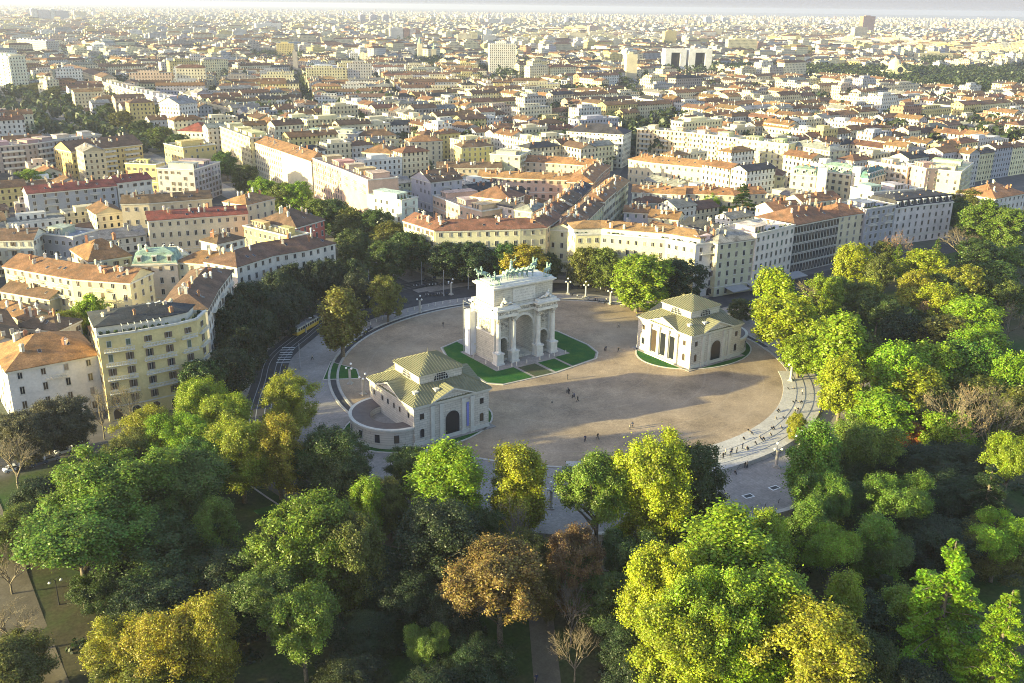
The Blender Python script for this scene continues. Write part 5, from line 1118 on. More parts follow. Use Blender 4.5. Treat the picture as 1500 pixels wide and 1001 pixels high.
def pavilion(cx, s, label):
    """s=+1: portico towards -x and half-round annex towards +x; s=-1 is the mirror image"""
    t = thing('toll_pavilion', label, 'pavilion', (cx, -30.5, .2))
    A, Bh, E = 11.1, 11.7, 10.9
    b = MB(); b.box(-A, A, -Bh, Bh, 0, E, 0); b.box(-A - .2, A + .2, -Bh - .2, Bh + .2, 0, 1.0, 1)
    b.build('wall', [M['pav'], M['trim']], t)
    b = MB(); b.box(-A - .25, A + .25, -Bh - .25, Bh + .25, E - .9, E - .45); b.box(-A - .6, A + .6, -Bh - .6, Bh + .6, E - .45, E - .02); b.build('cornice', [M['trim']], t)
    D, G, ZG, ZD = 6.3, 6.6, 2.7, 2.9                       # drum half size, gable half width, rises
    rb = MB(); e = .75; X, Y = A + e, Bh + e
    c4 = [(-X, -Y), (X, -Y), (X, Y), (-X, Y)]; d4 = [(-D, -D), (D, -D), (D, D), (-D, D)]
    for i in range(4):
        p, q, r_, s4 = (*c4[i], E), (*c4[(i + 1) % 4], E), (*d4[(i + 1) % 4], E + ZD), (*d4[i], E + ZD)
        rb.face([p, q, r_, s4]); ribs(rb, (p, q, r_, s4), .8, .16, 0)
    rb.build('roof', [M['seam']], t)
    for i in range(4):                                      # pedimented cross gables
        F = Y if i % 2 == 0 else X
        rot = lambda x, y, z: [(x, -y, z), (y, x, z), (-x, y, z), (-y, -x, z)][i]
        Fw = F - .35
        gb_ = MB()
        gb_.face([rot(-G, Fw, E), rot(G, Fw, E), rot(0, Fw, E + ZG - .25)], 0)
        for q in (-1, 1):
            a_, b_, c_ = rot(q * (G + .3), F + .25, E + .03), rot(0, F + .25, E + ZG + .05), rot(0, D - .1, E + ZG + .05)
            v_ = rot(q * (G + .3), F - 1.2, E + .15)
            gb_.face([a_, b_, c_] if q < 0 else [a_, c_, b_], 1)
            # raking cornice
            gb_.face([a_, b_, rot(0, F + .25, E + ZG - .4), rot(q * (G - .5), F + .25, E - .02)], 2)
            for k in range(1, 9):
                f = k / 9.0; P0 = Vector(a_).lerp(Vector(b_), f); P1 = Vector(c_).lerp(Vector(b_), f) * 1.0
                P1 = Vector(rot(q * (G + .3) * (1 - f), F + .25 - (F + .25 - D + .1) * f, E + .03 + (ZG + .02) * f)); P0 = Vector(rot(q * (G + .3) * (1 - f), F + .25, E + .03 + (ZG + .02) * f))
                up_ = Vector((0, 0, .1)); ax = (Vector(b_) - Vector(a_)).normalized() * .06
                gb_.face([P0 - ax + up_, P0 + ax + up_, P1 + ax + up_, P1 - ax + up_], 1); gb_.face([P0 - ax, P0 - ax + up_, P1 - ax + up_, P1 - ax], 1); gb_.face([P0 + ax + up_, P0 + ax, P1 + ax, P1 + ax + up_], 1)
        gb_.build('pediment', [M['pav'], M['seam'], M['trim']], t)
    b = MB(); b.box(-D, D, -D, D, E - .2, 16.2, 0); b.box(-D - .3, D + .3, -D - .3, D + .3, 15.8, 16.2, 1); dr = b.build('drum', [M['pav'], M['trim']], t)
    b = MB(); q = D + .65; c4 = [(-q, -q), (q, -q), (q, q), (-q, q)]
    for i in range(4):
        p, r_ = (*c4[i], 16.2), (*c4[(i + 1) % 4], 16.2); ap = (0, 0, 19.3); b.face([p, r_, ap]); ribs(b, (p, r_, ap, ap), .8, .16, 0)
    b.face([(*c, 16.2) for c in reversed(c4)]); b.tube([(0, 0, 19.2), (0, 0, 20.6)], [.06, .03], 5); b.build('drum_roof', [M['seam']], t)
    for i in range(4):                                      # half-round lunettes
        rz = i * PI / 2; b = MB(); Rr = 2.15; n = 12
        pts = [(Rr * math.cos(PI * k / n), Rr * math.sin(PI * k / n)) for k in range(n + 1)]
        b.face([(x, -.04, z) for x, z in pts], 0)
        for k in range(n):
            (x0, z0), (x1, z1) = pts[k], pts[k + 1]; b.face([(x0, -.12, z0), (x0 * 1.1, -.12, z0 * 1.1), (x1 * 1.1, -.12, z1 * 1.1), (x1, -.12, z1)][::-1], 1)
        for x in (-1.3, -.65, 0, .65, 1.3): b.box(x - .05, x + .05, -.12, -.05, 0, math.sqrt(Rr * Rr - x * x), 1)
        for z in (.7, 1.35): ww = math.sqrt(Rr * Rr - z * z); b.box(-ww, ww, -.11, -.05, z - .05, z + .05, 1)
        b.box(-Rr - .2, Rr + .2, -.15, -.02, -.15, 0, 1)
        d_ = D + .005; b.build('lunette', [M['glass'], M['frame']], t, [(0, -d_, 13.9), (d_, 0, 13.9), (0, d_, 13.9), (-d_, 0, 13.9)][i], rz)
    for fy, rz in ((-Bh, 0.0), (Bh, PI)):                   # the two long fronts: arched door between pilasters
        sg = 1 if rz == 0 else -1
        o = (0, fy, 0)
        rect_window(t, (0, fy - sg * .01, 3.7), rz, 4.2, 7.0, True, 'door')
        for x in (-5.9, -3.3, 3.3, 5.9):
            b = MB(); b.box(-.5, .5, -.32, .05, .9, 9.2); b.box(-.65, .65, -.45, .05, 0, 1.3); b.box(-.66, .66, -.45, .05, 9.2, 9.9); b.build('pilaster', [M['trim']], t, (x, fy, 0), rz)
        for x in (-8.9, 8.9):
            rect_window(t, (x, fy, 7.7), rz, 1.2, 1.6); rect_window(t, (x, fy, 3.2), rz, 1.2, 2.4, True)
        if sg > 0:
            b = MB(); b.box(-.35, .35, -.14, -.04, 1.8, 8.4); b.build('banner', [M['blue'] if s < 0 else M['trim']], t, (4.6, fy, 0), rz)
    # portico face
    fx = -s * A; rz = -PI / 2 if s > 0 else PI / 2
    for y in (-4.0, 0, 4.0):
        rect_window(t, (fx, y, 4.6), rz, 2.5, 7.2, False, 'portico_opening')
    for y in (-5.9, -2.0, 2.0, 5.9):
        b = MB(); b.box(-.55, .55, -.55, .05, .9, 9.0); b.box(-.75, .75, -.7, .05, 0, 1.2); b.box(-.75, .75, -.7, .05, 9.0, 9.9); b.build('pilaster', [M['trim']], t, (fx, y, 0), rz)
    for y in (-9, 9): rect_window(t, (fx, y, 7.7), rz, 1.1, 1.5); rect_window(t, (fx, y, 3.2), rz, 1.1, 2.2, True)
    b = MB(); b.box(min(fx, fx - s * 1.6), max(fx, fx - s * 1.6), -6.6, 6.6, 0, .5); b.box(min(fx, fx - s * .8), max(fx, fx - s * .8), -6.6, 6.6, .5, .9); b.build('step', [M['trim']], t)
    # half-round annex
    fx = s * A; rz = PI / 2 if s > 0 else -PI / 2
    for y in (-9, -4.6, -1.6, 1.6, 4.6, 9): rect_window(t, (fx, y, 7.6), rz, .9, 1.4)
    b = MB(); Ro, Ri, n = 10.4, 5.4, 28; T = [-PI / 2 + PI * k / n for k in range(n + 1)]
    at = lambda r_, a_, z: (fx + s * r_ * math.cos(a_), r_ * math.sin(a_) * 1.08, z)
    for k in range(n):
        a0, a1 = T[k], T[k + 1]
        b.face([at(Ro, a0, 0), at(Ro, a1, 0), at(Ro, a1, 4.9), at(Ro, a0, 4.9)], 0); b.face([at(Ro + .35, a0, 4.7), at(Ro + .35, a1, 4.7), at(Ro + .35, a1, 5.2), at(Ro + .35, a0, 5.2)], 1)
        b.face([at(Ro + .35, a0, 5.2), at(Ro + .35, a1, 5.2), at(Ro - .5, a1, 5.2), at(Ro - .5, a0, 5.2)], 1); b.face([at(Ro - .5, a0, 5.2), at(Ro - .5, a1, 5.2), at(Ri, a1, 4.6), at(Ri, a0, 4.6)], 2)
        b.face([at(Ri, a0, 4.6), at(Ri, a1, 4.6), at(Ri, a1, 3.0), at(Ri, a0, 3.0)], 0); b.face([at(Ri, a0, 3.0), at(Ri, a1, 3.0), (fx, 0, 3.0)], 3)
        b.face([at(Ro + .12, a0, 0), at(Ro + .12, a1, 0), at(Ro + .12, a1, .9), at(Ro + .12, a0, .9)], 1)
    an = b.build('annex', [M['pav'], M['trim'], M['darkroof'], M['pavement']], t)
    for a_ in (-66, -40, -13, 13, 40, 66):
        x, y, z = at(Ro, R(a_), 2.6); w_ = rect_window(t, (x, y, z), math.atan2(math.sin(R(a_)) , s * math.cos(R(a_))) + PI / 2, 1.3, 2.2)
    for (x, y) in ((-8.6, -8.2), (-3.2, -9.3), (8.2, 3)):
        b = MB(); b.box(-.5, .5, -.5, .5, 0, 1.5); b.box(-.65, .65, -.65, .65, 1.5, 1.75); b.build('chimney', [M['trim']], t, (x, y, E + .5))
    return t
pavilion(-49.5, -1, 'left toll pavilion, its sunlit half-round annex facing the dark oaks')
pavilion(46.7, 1, 'right toll pavilion, its sunlit open portico facing the arch')

# ------------------------------------------------------------------ buildings
WIN = []
def window_mesh(w, h, shutters):
    b = MB()
    b.box(-w / 2 - .14, w / 2 + .14, -.09, 0, -h / 2 - .16, h / 2 + .18, 1); b.box(-w / 2, w / 2, -.12, -.05, -h / 2, h / 2, 0)
    b.box(-w / 2 - .2, w / 2 + .2, -.2, 0, -h / 2 - .3, -h / 2 - .16, 1)
    b.box(-.04, .04, -.15, -.1, -h / 2, h / 2, 1)
    if shutters:
        for s in (-1, 1): x0, x1 = sorted((s * (w / 2 + .02), s * (w / 2 + .52))); b.box(x0, x1, -.15, -.09, -h / 2, h / 2, 2)
    return b.mesh('window', [M['glass'], M['frame'], SHUT])
SHUT = simple('shutter', (.16, .12, .09), var=.2)
def closed_mesh(w, h):
    b = MB(); b.box(-w / 2 - .12, w / 2 + .12, -.09, 0, -h / 2 - .14, h / 2 + .16, 0); b.box(-w / 2 - .18, w / 2 + .18, -.2, 0, -h / 2 - .28, -h / 2 - .14, 0)
    for s in (-1, 1): x0, x1 = sorted((s * .02, s * w / 2)); b.box(x0, x1, -.14, -.05, -h / 2, h / 2, 1)
    return b.mesh('window', [M['frame'], SHUTC])
SHUTC = simple('closed_shutter', (.2, .15, .1), var=.25, src='obj')
WINC = closed_mesh(1.0, 1.95)
SHC = [(.17, .12, .08), (.10, .13, .10), (.25, .22, .19), (.32, .29, .24), (.12, .12, .13)]
WIN = [window_mesh(1.0, 1.95, False), window_mesh(.95, 1.85, True), window_mesh(1.5, 3.3, False), window_mesh(1.3, 1.9, False)]
def chimney_mesh(k):
    b = MB(); w, h = [(.42, 1.3), (.55, 1.0), (.33, 1.6)][k]
    b.box(-w, w, -w * .7, w * .7, -1.2, h); b.box(-w - .12, w + .12, -w * .7 - .12, w * .7 + .12, h, h + .18)
    for x in (-w * .5, w * .5): b.box(x - .13, x + .13, -.13, .13, h + .18, h + .55)
    return b.mesh('chimney', [M['chim']])
CHIM = [chimney_mesh(k) for k in range(3)]
def dish_mesh():
    b = MB(); b.tube([(0, 0, -.5), (0, 0, 2.2)], [.04, .03], 4); b.tube([(-.6, 0, 1.9), (.6, 0, 1.9)], [.02, .02], 4); b.tube([(-.4, 0, 2.1), (.4, 0, 2.1)], [.02, .02], 4)
    b.lathe([(.05, 0), (.3, .08), (.42, .22)], 8, 1, (0, -.2, .9)); return b.mesh('aerial', [M['steel'], M['lampwhite']])
AER = dish_mesh()
def tuft_mesh():
    b = MB(); r = random.Random(5)
    for k in range(60):
        c = Vector((r.uniform(-.55, .55), r.uniform(-.4, .4), r.uniform(.1, .95))); d = Vector((r.gauss(0, 1), r.gauss(0, 1), r.gauss(0, 1))).normalized(); u = d.orthogonal().normalized() * .2; v = d.cross(u).normalized() * .2
        b.face([c - u, c - v, c + u, c + v])
    return b.mesh('roof_plant', [M['leaf']])
TUFT = tuft_mesh()

def footprint(P, depth):
    P = [Vector(p) for p in P]
    def turn(i):
        a, b = (P[i] - P[i - 1]), (P[i + 1] - P[i]); return abs(math.degrees(a.angle_signed(b)))
    while len(P) > 2 and turn(1) > 42: depth = max(7, min(22, (P[1] - P[0]).length)) if (P[1] - P[0]).length > 7 else depth; P = P[1:]
    while len(P) > 2 and turn(len(P) - 2) > 42: depth = max(7, min(22, (P[-1] - P[-2]).length)) if (P[-1] - P[-2]).length > 7 else depth; P = P[:-1]
    n = len(P); K = []
    for i in range(n):
        a = (P[i] - P[i - 1]).normalized() if i > 0 else (P[1] - P[0]).normalized()
        b = (P[i + 1] - P[i]).normalized() if i < n - 1 else a
        na, nb = Vector((-a.y, a.x)), Vector((-b.y, b.x)); m_ = (na + nb).normalized(); k = depth / max(.5, m_.dot(na)); K.append(P[i] + m_ * k)
    return P, K, depth
OCC = set()
def occupy(poly, g=4.0):
    xs = [p[0] for p in poly]; ys = [p[1] for p in poly]; n = len(poly)
    x = min(xs)
    while x <= max(xs) + g:
        y = min(ys)
        while y <= max(ys) + g:
            ins = False; j = n - 1
            for i in range(n):
                if (poly[i][1] > y) != (poly[j][1] > y) and x < (poly[j][0] - poly[i][0]) * (y - poly[i][1]) / (poly[j][1] - poly[i][1]) + poly[i][0]: ins = not ins
                j = i
            if ins: OCC.add((int(x // g), int(y // g)))
            y += g / 2
        x += g / 2

def roof_faces(b, F, K, z, depth, style, m, wallm, rise=None, over=.5):
    """sloping roof over the strip F (front) - K (back); gable ends are added to the wall material"""
    n = len(F); V3 = lambda p, zz: (p[0], p[1], zz)
    rise = rise or depth / 2 * .46
    Rg = [(F[i] + K[i]) / 2 for i in range(n)]
    Fo = [F[i] + (F[i] - K[i]).normalized() * over for i in range(n)]; Ko = [K[i] + (K[i] - F[i]).normalized() * over for i in range(n)]
    e0 = (F[0] - F[1]).normalized(); e1 = (F[-1] - F[-2]).normalized()
    R0, R1 = Rg[0], Rg[-1]
    tot = sum((F[i + 1] - F[i]).length for i in range(n - 1))
    if style == 'hip':
        ins = min(depth * .5, tot * .42, (F[1] - F[0]).length * .95 if n > 2 else 1e9); ins2 = min(depth * .5, tot * .42, (F[-1] - F[-2]).length * .95 if n > 2 else 1e9)
        Rg[0] = R0 - e0 * ins; Rg[-1] = R1 - e1 * ins2
    for L, k, e in ((Fo, 0, e0), (Ko, 0, e0)): L[k] = L[k] + e * over
    for L, k, e in ((Fo, -1, e1), (Ko, -1, e1)): L[k] = L[k] + e * over
    if style == 'gable': Rg[0] = R0 + e0 * over; Rg[-1] = R1 + e1 * over
    for i in range(n - 1):
        b.face([V3(Fo[i], z), V3(Fo[i + 1], z), V3(Rg[i + 1], z + rise), V3(Rg[i], z + rise)], m)
        b.face([V3(Ko[i + 1], z), V3(Ko[i], z), V3(Rg[i], z + rise), V3(Rg[i + 1], z + rise)], m)
        b.face([V3(Fo[i], z - .22), V3(Fo[i + 1], z - .22), V3(Fo[i + 1], z), V3(Fo[i], z)], m); b.face([V3(Ko[i + 1], z - .22), V3(Ko[i], z - .22), V3(Ko[i], z), V3(Ko[i + 1], z)], m)
    if style == 'hip':
        b.face([V3(Ko[0], z), V3(Fo[0], z), V3(Rg[0], z + rise)], m); b.face([V3(Fo[-1], z), V3(Ko[-1], z), V3(Rg[-1], z + rise)], m)
        b.face([V3(Ko[0], z - .22), V3(Fo[0], z - .22), V3(Fo[0], z), V3(Ko[0], z)], m); b.face([V3(Fo[-1], z - .22), V3(Ko[-1], z - .22), V3(Ko[-1], z), V3(Fo[-1], z)], m)
    return Rg, rise
def shell(P, K, z, style):
    """walls with UVs in metres; returns MB and outline"""
    b = MB(); out = list(P) + list(reversed(K)); n = len(out); u = 0
    zt = z + (.9 if style == 'flat' else 0)
    for i in range(n):
        p, q = out[i], out[(i + 1) % n]; b.wall(p, q, -.3 if True else 0, zt, 0, u); u += (q - p).length
    if style == 'flat':
        c = sum(out, Vector((0, 0))) / n
        inn = [p + (c - p).normalized() * .5 for p in out]
        for i in range(n):
            j = (i + 1) % n
            b.face([(*out[i], zt), (*out[j], zt), (*inn[j], zt), (*inn[i], zt)], 1); b.face([(*inn[j], z), (*inn[i], z), (*inn[i], zt), (*inn[j], zt)], 1)
        b.face([(*p, z) for p in inn], 2)
    if style == 'gable':
        rise = (K[0] - P[0]).length / 2 * .46
        for a, k in ((P[0], K[0]), (P[-1], K[-1])):
            m_ = (a + k) / 2; b.face([(*a, z), (*k, z), (*m_, z + rise)], 0)
    return b, out
def building(label, pts, z, depth, wall, roof, style, floors, o, name='apartment_building', cat='building', group='city apartment buildings', detail=None):
    pts = [Vector(p) for p in pts]
    P, K, depth = footprint(pts, depth)
    o0 = sum(P, Vector((0, 0))) / len(P)
    dist = math.hypot(o0.x - CAM.x, o0.y - CAM.y)
    occupy([tuple(p) for p in list(P) + list(reversed(K))])
    P = [p - o0 for p in P]; K = [k - o0 for k in K]
    rnd = random.Random(label)
    jit = lambda c, v=.06: tuple(max(.01, x * (1 + rnd.uniform(-v, v))) for x in c)
    wc, rc = jit(COL[wall]), jit(COL[roof])
    t = thing(name, label, cat, (o0.x, o0.y, 0), 0, group)
    real = dist < 640 if detail is None else detail
    st = 'flat' if style in ('flat', 'mansl') else ('gable' if style == 'gable' else 'hip')
    b, out = shell(P, K, z, st)
    b.build('wall', [M['plaster'] if real else M['facade'], M['trim'], M['tile']], t, color=wc)
    n = len(P); front = [(P[i], P[i + 1]) for i in range(n - 1)]
    camv = Vector((CAM.x - o0.x, CAM.y - o0.y))
    faces = list(front)
    for a, c in ((K[0], P[0]), (P[-1], K[-1])):
        d = (c - a).normalized(); nn = Vector((d.y, -d.x))
        if nn.dot(camv.normalized()) > .12: faces.append((a, c))
    # roof
    rz_top = z
    if style in ('hip', 'gable'):
        b = MB(); Rg, rise = roof_faces(b, P, K, z + .02, depth, style, 0, 0); rf = b.build('roof', [M['tile']], t, color=rc); rz_top = z + rise
    elif style == 'mans':
        b = MB(); S = [p + (k - p).normalized() * 1.7 for p, k in zip(P, K)]; S2 = [k + (p - k).normalized() * 1.7 for p, k in zip(P, K)]
        S[0] = S[0] - (P[0] - P[1]).normalized() * 1.2; S2[0] = S2[0] - (P[0] - P[1]).normalized() * 1.2; S[-1] = S[-1] - (P[-1] - P[-2]).normalized() * 1.2; S2[-1] = S2[-1] - (P[-1] - P[-2]).normalized() * 1.2
        lo, hi = list(P) + list(reversed(K)), list(S) + list(reversed(S2)); m_ = len(lo)
        for i in range(m_): j = (i + 1) % m_; b.face([(*lo[i], z), (*lo[j], z), (*hi[j], z + 3.3), (*hi[i], z + 3.3)])
        Rg, rise = roof_faces(b, S, S2, z + 3.3, depth - 3.4, 'hip', 0, 0, 1.3, .1); rf = b.build('roof', [M['tile']], t, color=rc); rz_top = z + 3.3 + 1.0
        for a, c in front:
            L = (c - a).length; k = max(1, int(L / 4.2)); d = (c - a).normalized(); nn = Vector((-d.y, d.x))
            for q in range(k):
                p = a + d * (L * (q + .5) / k) + nn * .25
                db = MB(); db.box(-.75, .75, 0, 1.6, 0, 2.1, 0); db.box(-.5, .5, -.05, .02, .4, 1.8, 1); db.box(-.95, .95, -.2, 1.7, 2.1, 2.3, 0); db.build('dormer', [M['trim'], M['glass']], rf, (p.x, p.y, z + .4), math.atan2(d.y, d.x))
    else:
        rf = None
        if style == 'mansl':
            S = [p + (k - p).normalized() * 3.2 for p, k in zip(P, K)]; b = MB(); lo = list(S) + list(reversed(K))
            for i in range(len(lo)): b.wall(lo[i], lo[(i + 1) % len(lo)], z, z + 2.4, 1)
            roof_faces(b, S, K, z + 2.42, depth - 3.2, 'hip', 0, 1, 1.9); rf = b.build('roof', [M['tile'], M['trim']], t, color=rc); rz_top = z + 3.6
        tot = sum((c - a).length for a, c in front)
        if style == 'flat':
            k = max(1, int(tot / 14))
            for q in range(k):
                s_ = (q + .25 + rnd.random() * .4) / k * tot
                for a, c in front:
                    L = (c - a).length
                    if s_ <= L: break
                    s_ -= L
                d = (c - a).normalized(); nn = Vector((-d.y, d.x)); wdt = min(rnd.uniform(5, 9), L * .6); p = a + d * max(.8, min(L - wdt - .8, s_ - wdt / 2)) + nn * (rnd.uniform(3.0, 4.5))
                hh = rnd.uniform(2.2, 3.0); b = MB(); dd = max(3.0, depth - 7); b.obox((p.x, p.y), (d.x, d.y), wdt, dd, z + .01, z + hh, 0); b.obox((p.x - d.x * .3 - nn.x * .3, p.y - d.y * .3 - nn.y * .3), (d.x, d.y), wdt + .6, dd + .6, z + hh, z + hh + .25, 1)
                ph = b.build('penthouse', [M['plaster'], M['tile']], t, color=jit(wc, .15))
                if real:
                    for x in range(int(wdt / 2)): 
                        pp = p + d * (1 + x * 2) ; link('window', WIN[0], ph, (pp.x - nn.x * .02, pp.y - nn.y * .02, z + 1.3), math.atan2(d.y, d.x))
    # cornice and string course
    b = MB(); zc = z + (.9 if st == 'flat' else -.25)
    for a, c in faces:
        d = (c - a).normalized(); nn = Vector((d.y, -d.x)); q = a + nn * .32 - d * .3
        b.obox((q.x, q.y), (d.x, d.y), (c - a).length + .6, .35, zc - .5, zc + (.06 if st == 'flat' else 0), 0)
        if real: b5 = MB(); q = a + nn * .14; b5.obox((q.x, q.y), (d.x, d.y), (c - a).length, .16, z / floors * 1.02, z / floors * 1.02 + .35, 0); b5.build('string_course', [M['trim']], t)
    b.build('cornice', [M['trim']], t)
    fh = z / floors; shc = SHC[rnd.randrange(5)]
    if real:
        glass = o.get('glass'); wi = 2 if glass else (1 if rnd.random() < .35 else (3 if wall in ('grey', 'taupe', 'pale') else 0))
        sp = 2.0 if glass else o.get('sp', rnd.uniform(2.8, 3.5)); cnt = 0
        if dist > 420: sp *= 1.15
        for fi, (a, c) in enumerate(faces):
            L = (c - a).length; k = int((L - .8) / sp); d = (c - a).normalized(); ang = math.atan2(d.y, d.x)
            if k < 1: continue
            side = fi >= len(front)
            for r_ in range(floors):
                zz = fh * (r_ + .5) + .15
                if r_ == 0 and o.get('arch'):
                    for q in range(max(1, int(L / 4.5))):
                        p = a + d * (L * (q + .5) / max(1, int(L / 4.5))); rect_window(t, (p.x, p.y, fh * .5), ang, 2.2, 3.0, True, 'door')
                    continue
                for q in range(k):
                    if cnt > 98: break
                    if side and rnd.random() < .35: continue
                    p = a + d * (L * (q + .5) / k); shut = not glass and rnd.random() < .24; w_ = link('window', WINC if shut else WIN[wi], t, (p.x, p.y, zz), ang, shc if shut else None); cnt += 1
                    if r_ == floors - 1 and not glass: w_.scale = (1, 1, .8)
            if not side and o.get('bal', 0):
                for r_ in range(max(1, floors - o['bal']), floors):
                    kk = max(1, k // 3) if not o.get('blen') else max(1, int(L / 12))
                    for q in range(kk):
                        p = a + d * (L * (q + .5) / kk); wl = min(L / kk * .8, o['blen']) if o.get('blen') else min(L / kk * .62, 5.0); b = MB(); b.box(-wl / 2, wl / 2, -1.1, 0, -.16, 0, 0); b.box(-wl / 2, wl / 2, -1.12, -1.04, .85, .98, 0)
                        x = -wl / 2
                        while x <= wl / 2 - .1: b.box(x, x + .13, -1.1, -1.05, 0, .85, 0); x += .38
                        b.build('balcony', [M['trim']], t, (p.x, p.y, r_ * fh + .12), ang)
    elif o.get('bal'):
        for a, c in front:
            L = (c - a).length; d = (c - a).normalized(); ang = math.atan2(d.y, d.x)
            for r_ in range(1, floors):
                kk = max(1, int(L / 12))
                for q in range(kk):
                    p = a + d * (L * (q + .5) / kk); wl = L / kk * .6; b = MB(); b.box(-wl / 2, wl / 2, -1.2, 0, -.2, .9, 0); b.build('balcony', [M['trim']], t, (p.x, p.y, r_ * fh + .12), ang)
    if real and rf and style in ('hip', 'gable'):           # skylights lying in the roof slope
        sl_ = math.atan2(rise, depth / 2)
        for a, c in front:
            L = (c - a).length; d = (c - a).normalized(); nn = Vector((-d.y, d.x))
            for q in range(int(L / 9)):
                p = a + d * (L * rnd.uniform(.15, .85)); g = rnd.uniform(.3, .6) * depth / 2
                db = MB(); db.box(-.45, .45, -.65, .65, 0, .16, 1); db.box(-.36, .36, -.56, .56, .1, .2, 0); k_ = db.build('skylight', [M['glass'], M['steel']], rf, (p.x + nn.x * g, p.y + nn.y * g, z + .05 + g / (depth / 2) * rise)); k_.rotation_euler = Euler((sl_, 0, math.atan2(d.y, d.x)))
    if real and not o.get('bal') and not o.get('glass') and rnd.random() < .6: o = dict(o, bal=0)
    # roof clutter
    nch = (5 + int(sum((c - a).length for a, c in front) / 6)) if dist < 700 else 3
    for q in range(min(nch, 16)):
        i = rnd.randrange(n - 1); f = rnd.uniform(.1, .9); g = rnd.choice([.25, .35, .5, .65])
        p = P[i].lerp(P[i + 1], f).lerp(K[i].lerp(K[i + 1], f), g)
        zz = z + .2 if st == 'flat' else z + (rz_top - z) * (1 - abs(g - .5) * 2) + .1
        if style == 'mansl': zz = z + 3.2
        o_ = link('chimney', CHIM[rnd.randrange(3)], t, (p.x, p.y, zz), rnd.uniform(0, 3), jit(rnd.choice([(.5, .43, .34), (.62, .58, .5), (.35, .17, .1)])))
        if st == 'flat': o_.scale = (.9, .9, .8)
    if dist < 620:
        for q in range(3):
            i = rnd.randrange(n - 1); f = rnd.uniform(.1, .9); p = P[i].lerp(P[i + 1], f).lerp(K[i].lerp(K[i + 1], f), .5); link('aerial', AER, t, (p.x, p.y, rz_top + (.2 if st == 'flat' else -.1)), rnd.uniform(0, 3))
    if o.get('terr'):
        for a, c in front:
            L = (c - a).length; d = (c - a).normalized(); nn = Vector((-d.y, d.x))
            for q in range(int(L / 1.8)):
                if rnd.random() < .4: continue
                p = a + d * (q * 1.8 + .9) + nn * rnd.uniform(.7, 2.4); link('roof_plant', TUFT, t, (p.x, p.y, z + (.1 if style != 'mans' else 3.4)), rnd.uniform(0, 6), rnd.choice([(.05, .09, .02), (.09, .13, .02), (.04, .07, .03)]))
    if o.get('dorm') and rf and style != 'mans':
        a, c = front[0]; L = (c - a).length; d = (c - a).normalized(); nn = Vector((-d.y, d.x))
        for q in range(o['dorm']):
            p = a + d * (L * (q + .5) / o['dorm']) + nn * 1.8; db = MB(); db.box(-.8, .8, 0, 2, 0, 1.5, 0); db.box(-.5, .5, -.05, .02, .3, 1.3, 1); db.box(-1, 1, -.2, 2.2, 1.5, 1.65, 2); db.build('dormer', [M['trim'], M['glass'], M['tile']], rf, (p.x, p.y, z + .6), math.atan2(d.y, d.x), rc)
    if o.get('perg'):                                        # slatted pergola on the roof terrace
        a, c = front[0]; d = (c - a).normalized(); nn = Vector((-d.y, d.x)); ang = math.atan2(d.y, d.x); p = a + d * 6 + nn * .9
        b = MB()
        for q in range(7): b.box(q * 1.6, q * 1.6 + .16, 0, 2.6, z + 2.3, z + 2.45)
        for q in range(4): b.box(q * 3.2, q * 3.2 + .14, 0, .14, z, z + 2.3)
        b.box(0, 9.8, 0, .14, z + 2.18, z + 2.3); b.build('pergola', [M['trim']], t, (p.x, p.y, 0), ang)
    if o.get('tower'):
        a = P[-1]; d = (P[-1] - P[0]).normalized(); b = MB(); b.obox((a.x + d.x * .3, a.y + d.y * .3), (d.x, d.y), 5, 5, 0, z + 4.5, 0); b.build('stair_tower', [M['trim']], t)
    return t
for rec in BUILDINGS: building(*rec)
for label, a, c, h, dep, wall, fl in TOWERS:
    a, c = Vector(a), Vector(c); d = (c - a).normalized(); nn = Vector((-d.y, d.x)); L = (c - a).length
    t = thing('tower_block', label, 'tower', (a.x, a.y, 0), math.atan2(d.y, d.x), 'towers above the roofs')
    b = MB(); wc = COL[wall]
    if 'portal' in label:
        leg = L * .28
        b.prism([(0, 0), (leg, 0), (leg, dep), (0, dep)], 0, h, 0); b.prism([(L - leg, 0), (L, 0), (L, dep), (L - leg, dep)], 0, h, 0); b.prism([(leg, 0), (L - leg, 0), (L - leg, dep), (leg, dep)], h * .86, h - .05, 0, None, True)
        b.build('wall', [M['plaster']], t, color=(.72, .7, .68)); g = MB(); g.box(leg, L - leg, dep * .35, dep * .95, 0, h * .86); g.build('glazing', [M['glass']], t)
    else:
        b.prism([(0, 0), (L, 0), (L, dep), (0, dep)], 0, h, 0, 1); b.build('wall', [M['facade'] if fl > 2 else M['plaster'], M['tile']], t, color=wc)
        g = MB(); g.box(L * .25, L * .65, dep * .3, dep * .7, h, h + 3); g.build('roof_house', [M['plaster']], t, color=wc)
        if 'spire' in label or 'church' in label:
            g = MB(); g.lathe([(L * .45, 0), (L * .3, 4), (.1, 11)], 8, 0, (L / 2, dep / 2, h)); g.build('spire', [M['tile']], t, color=COL['copper'])
    occupy([tuple(a), tuple(c), tuple(c + nn * dep), tuple(a + nn * dep)])
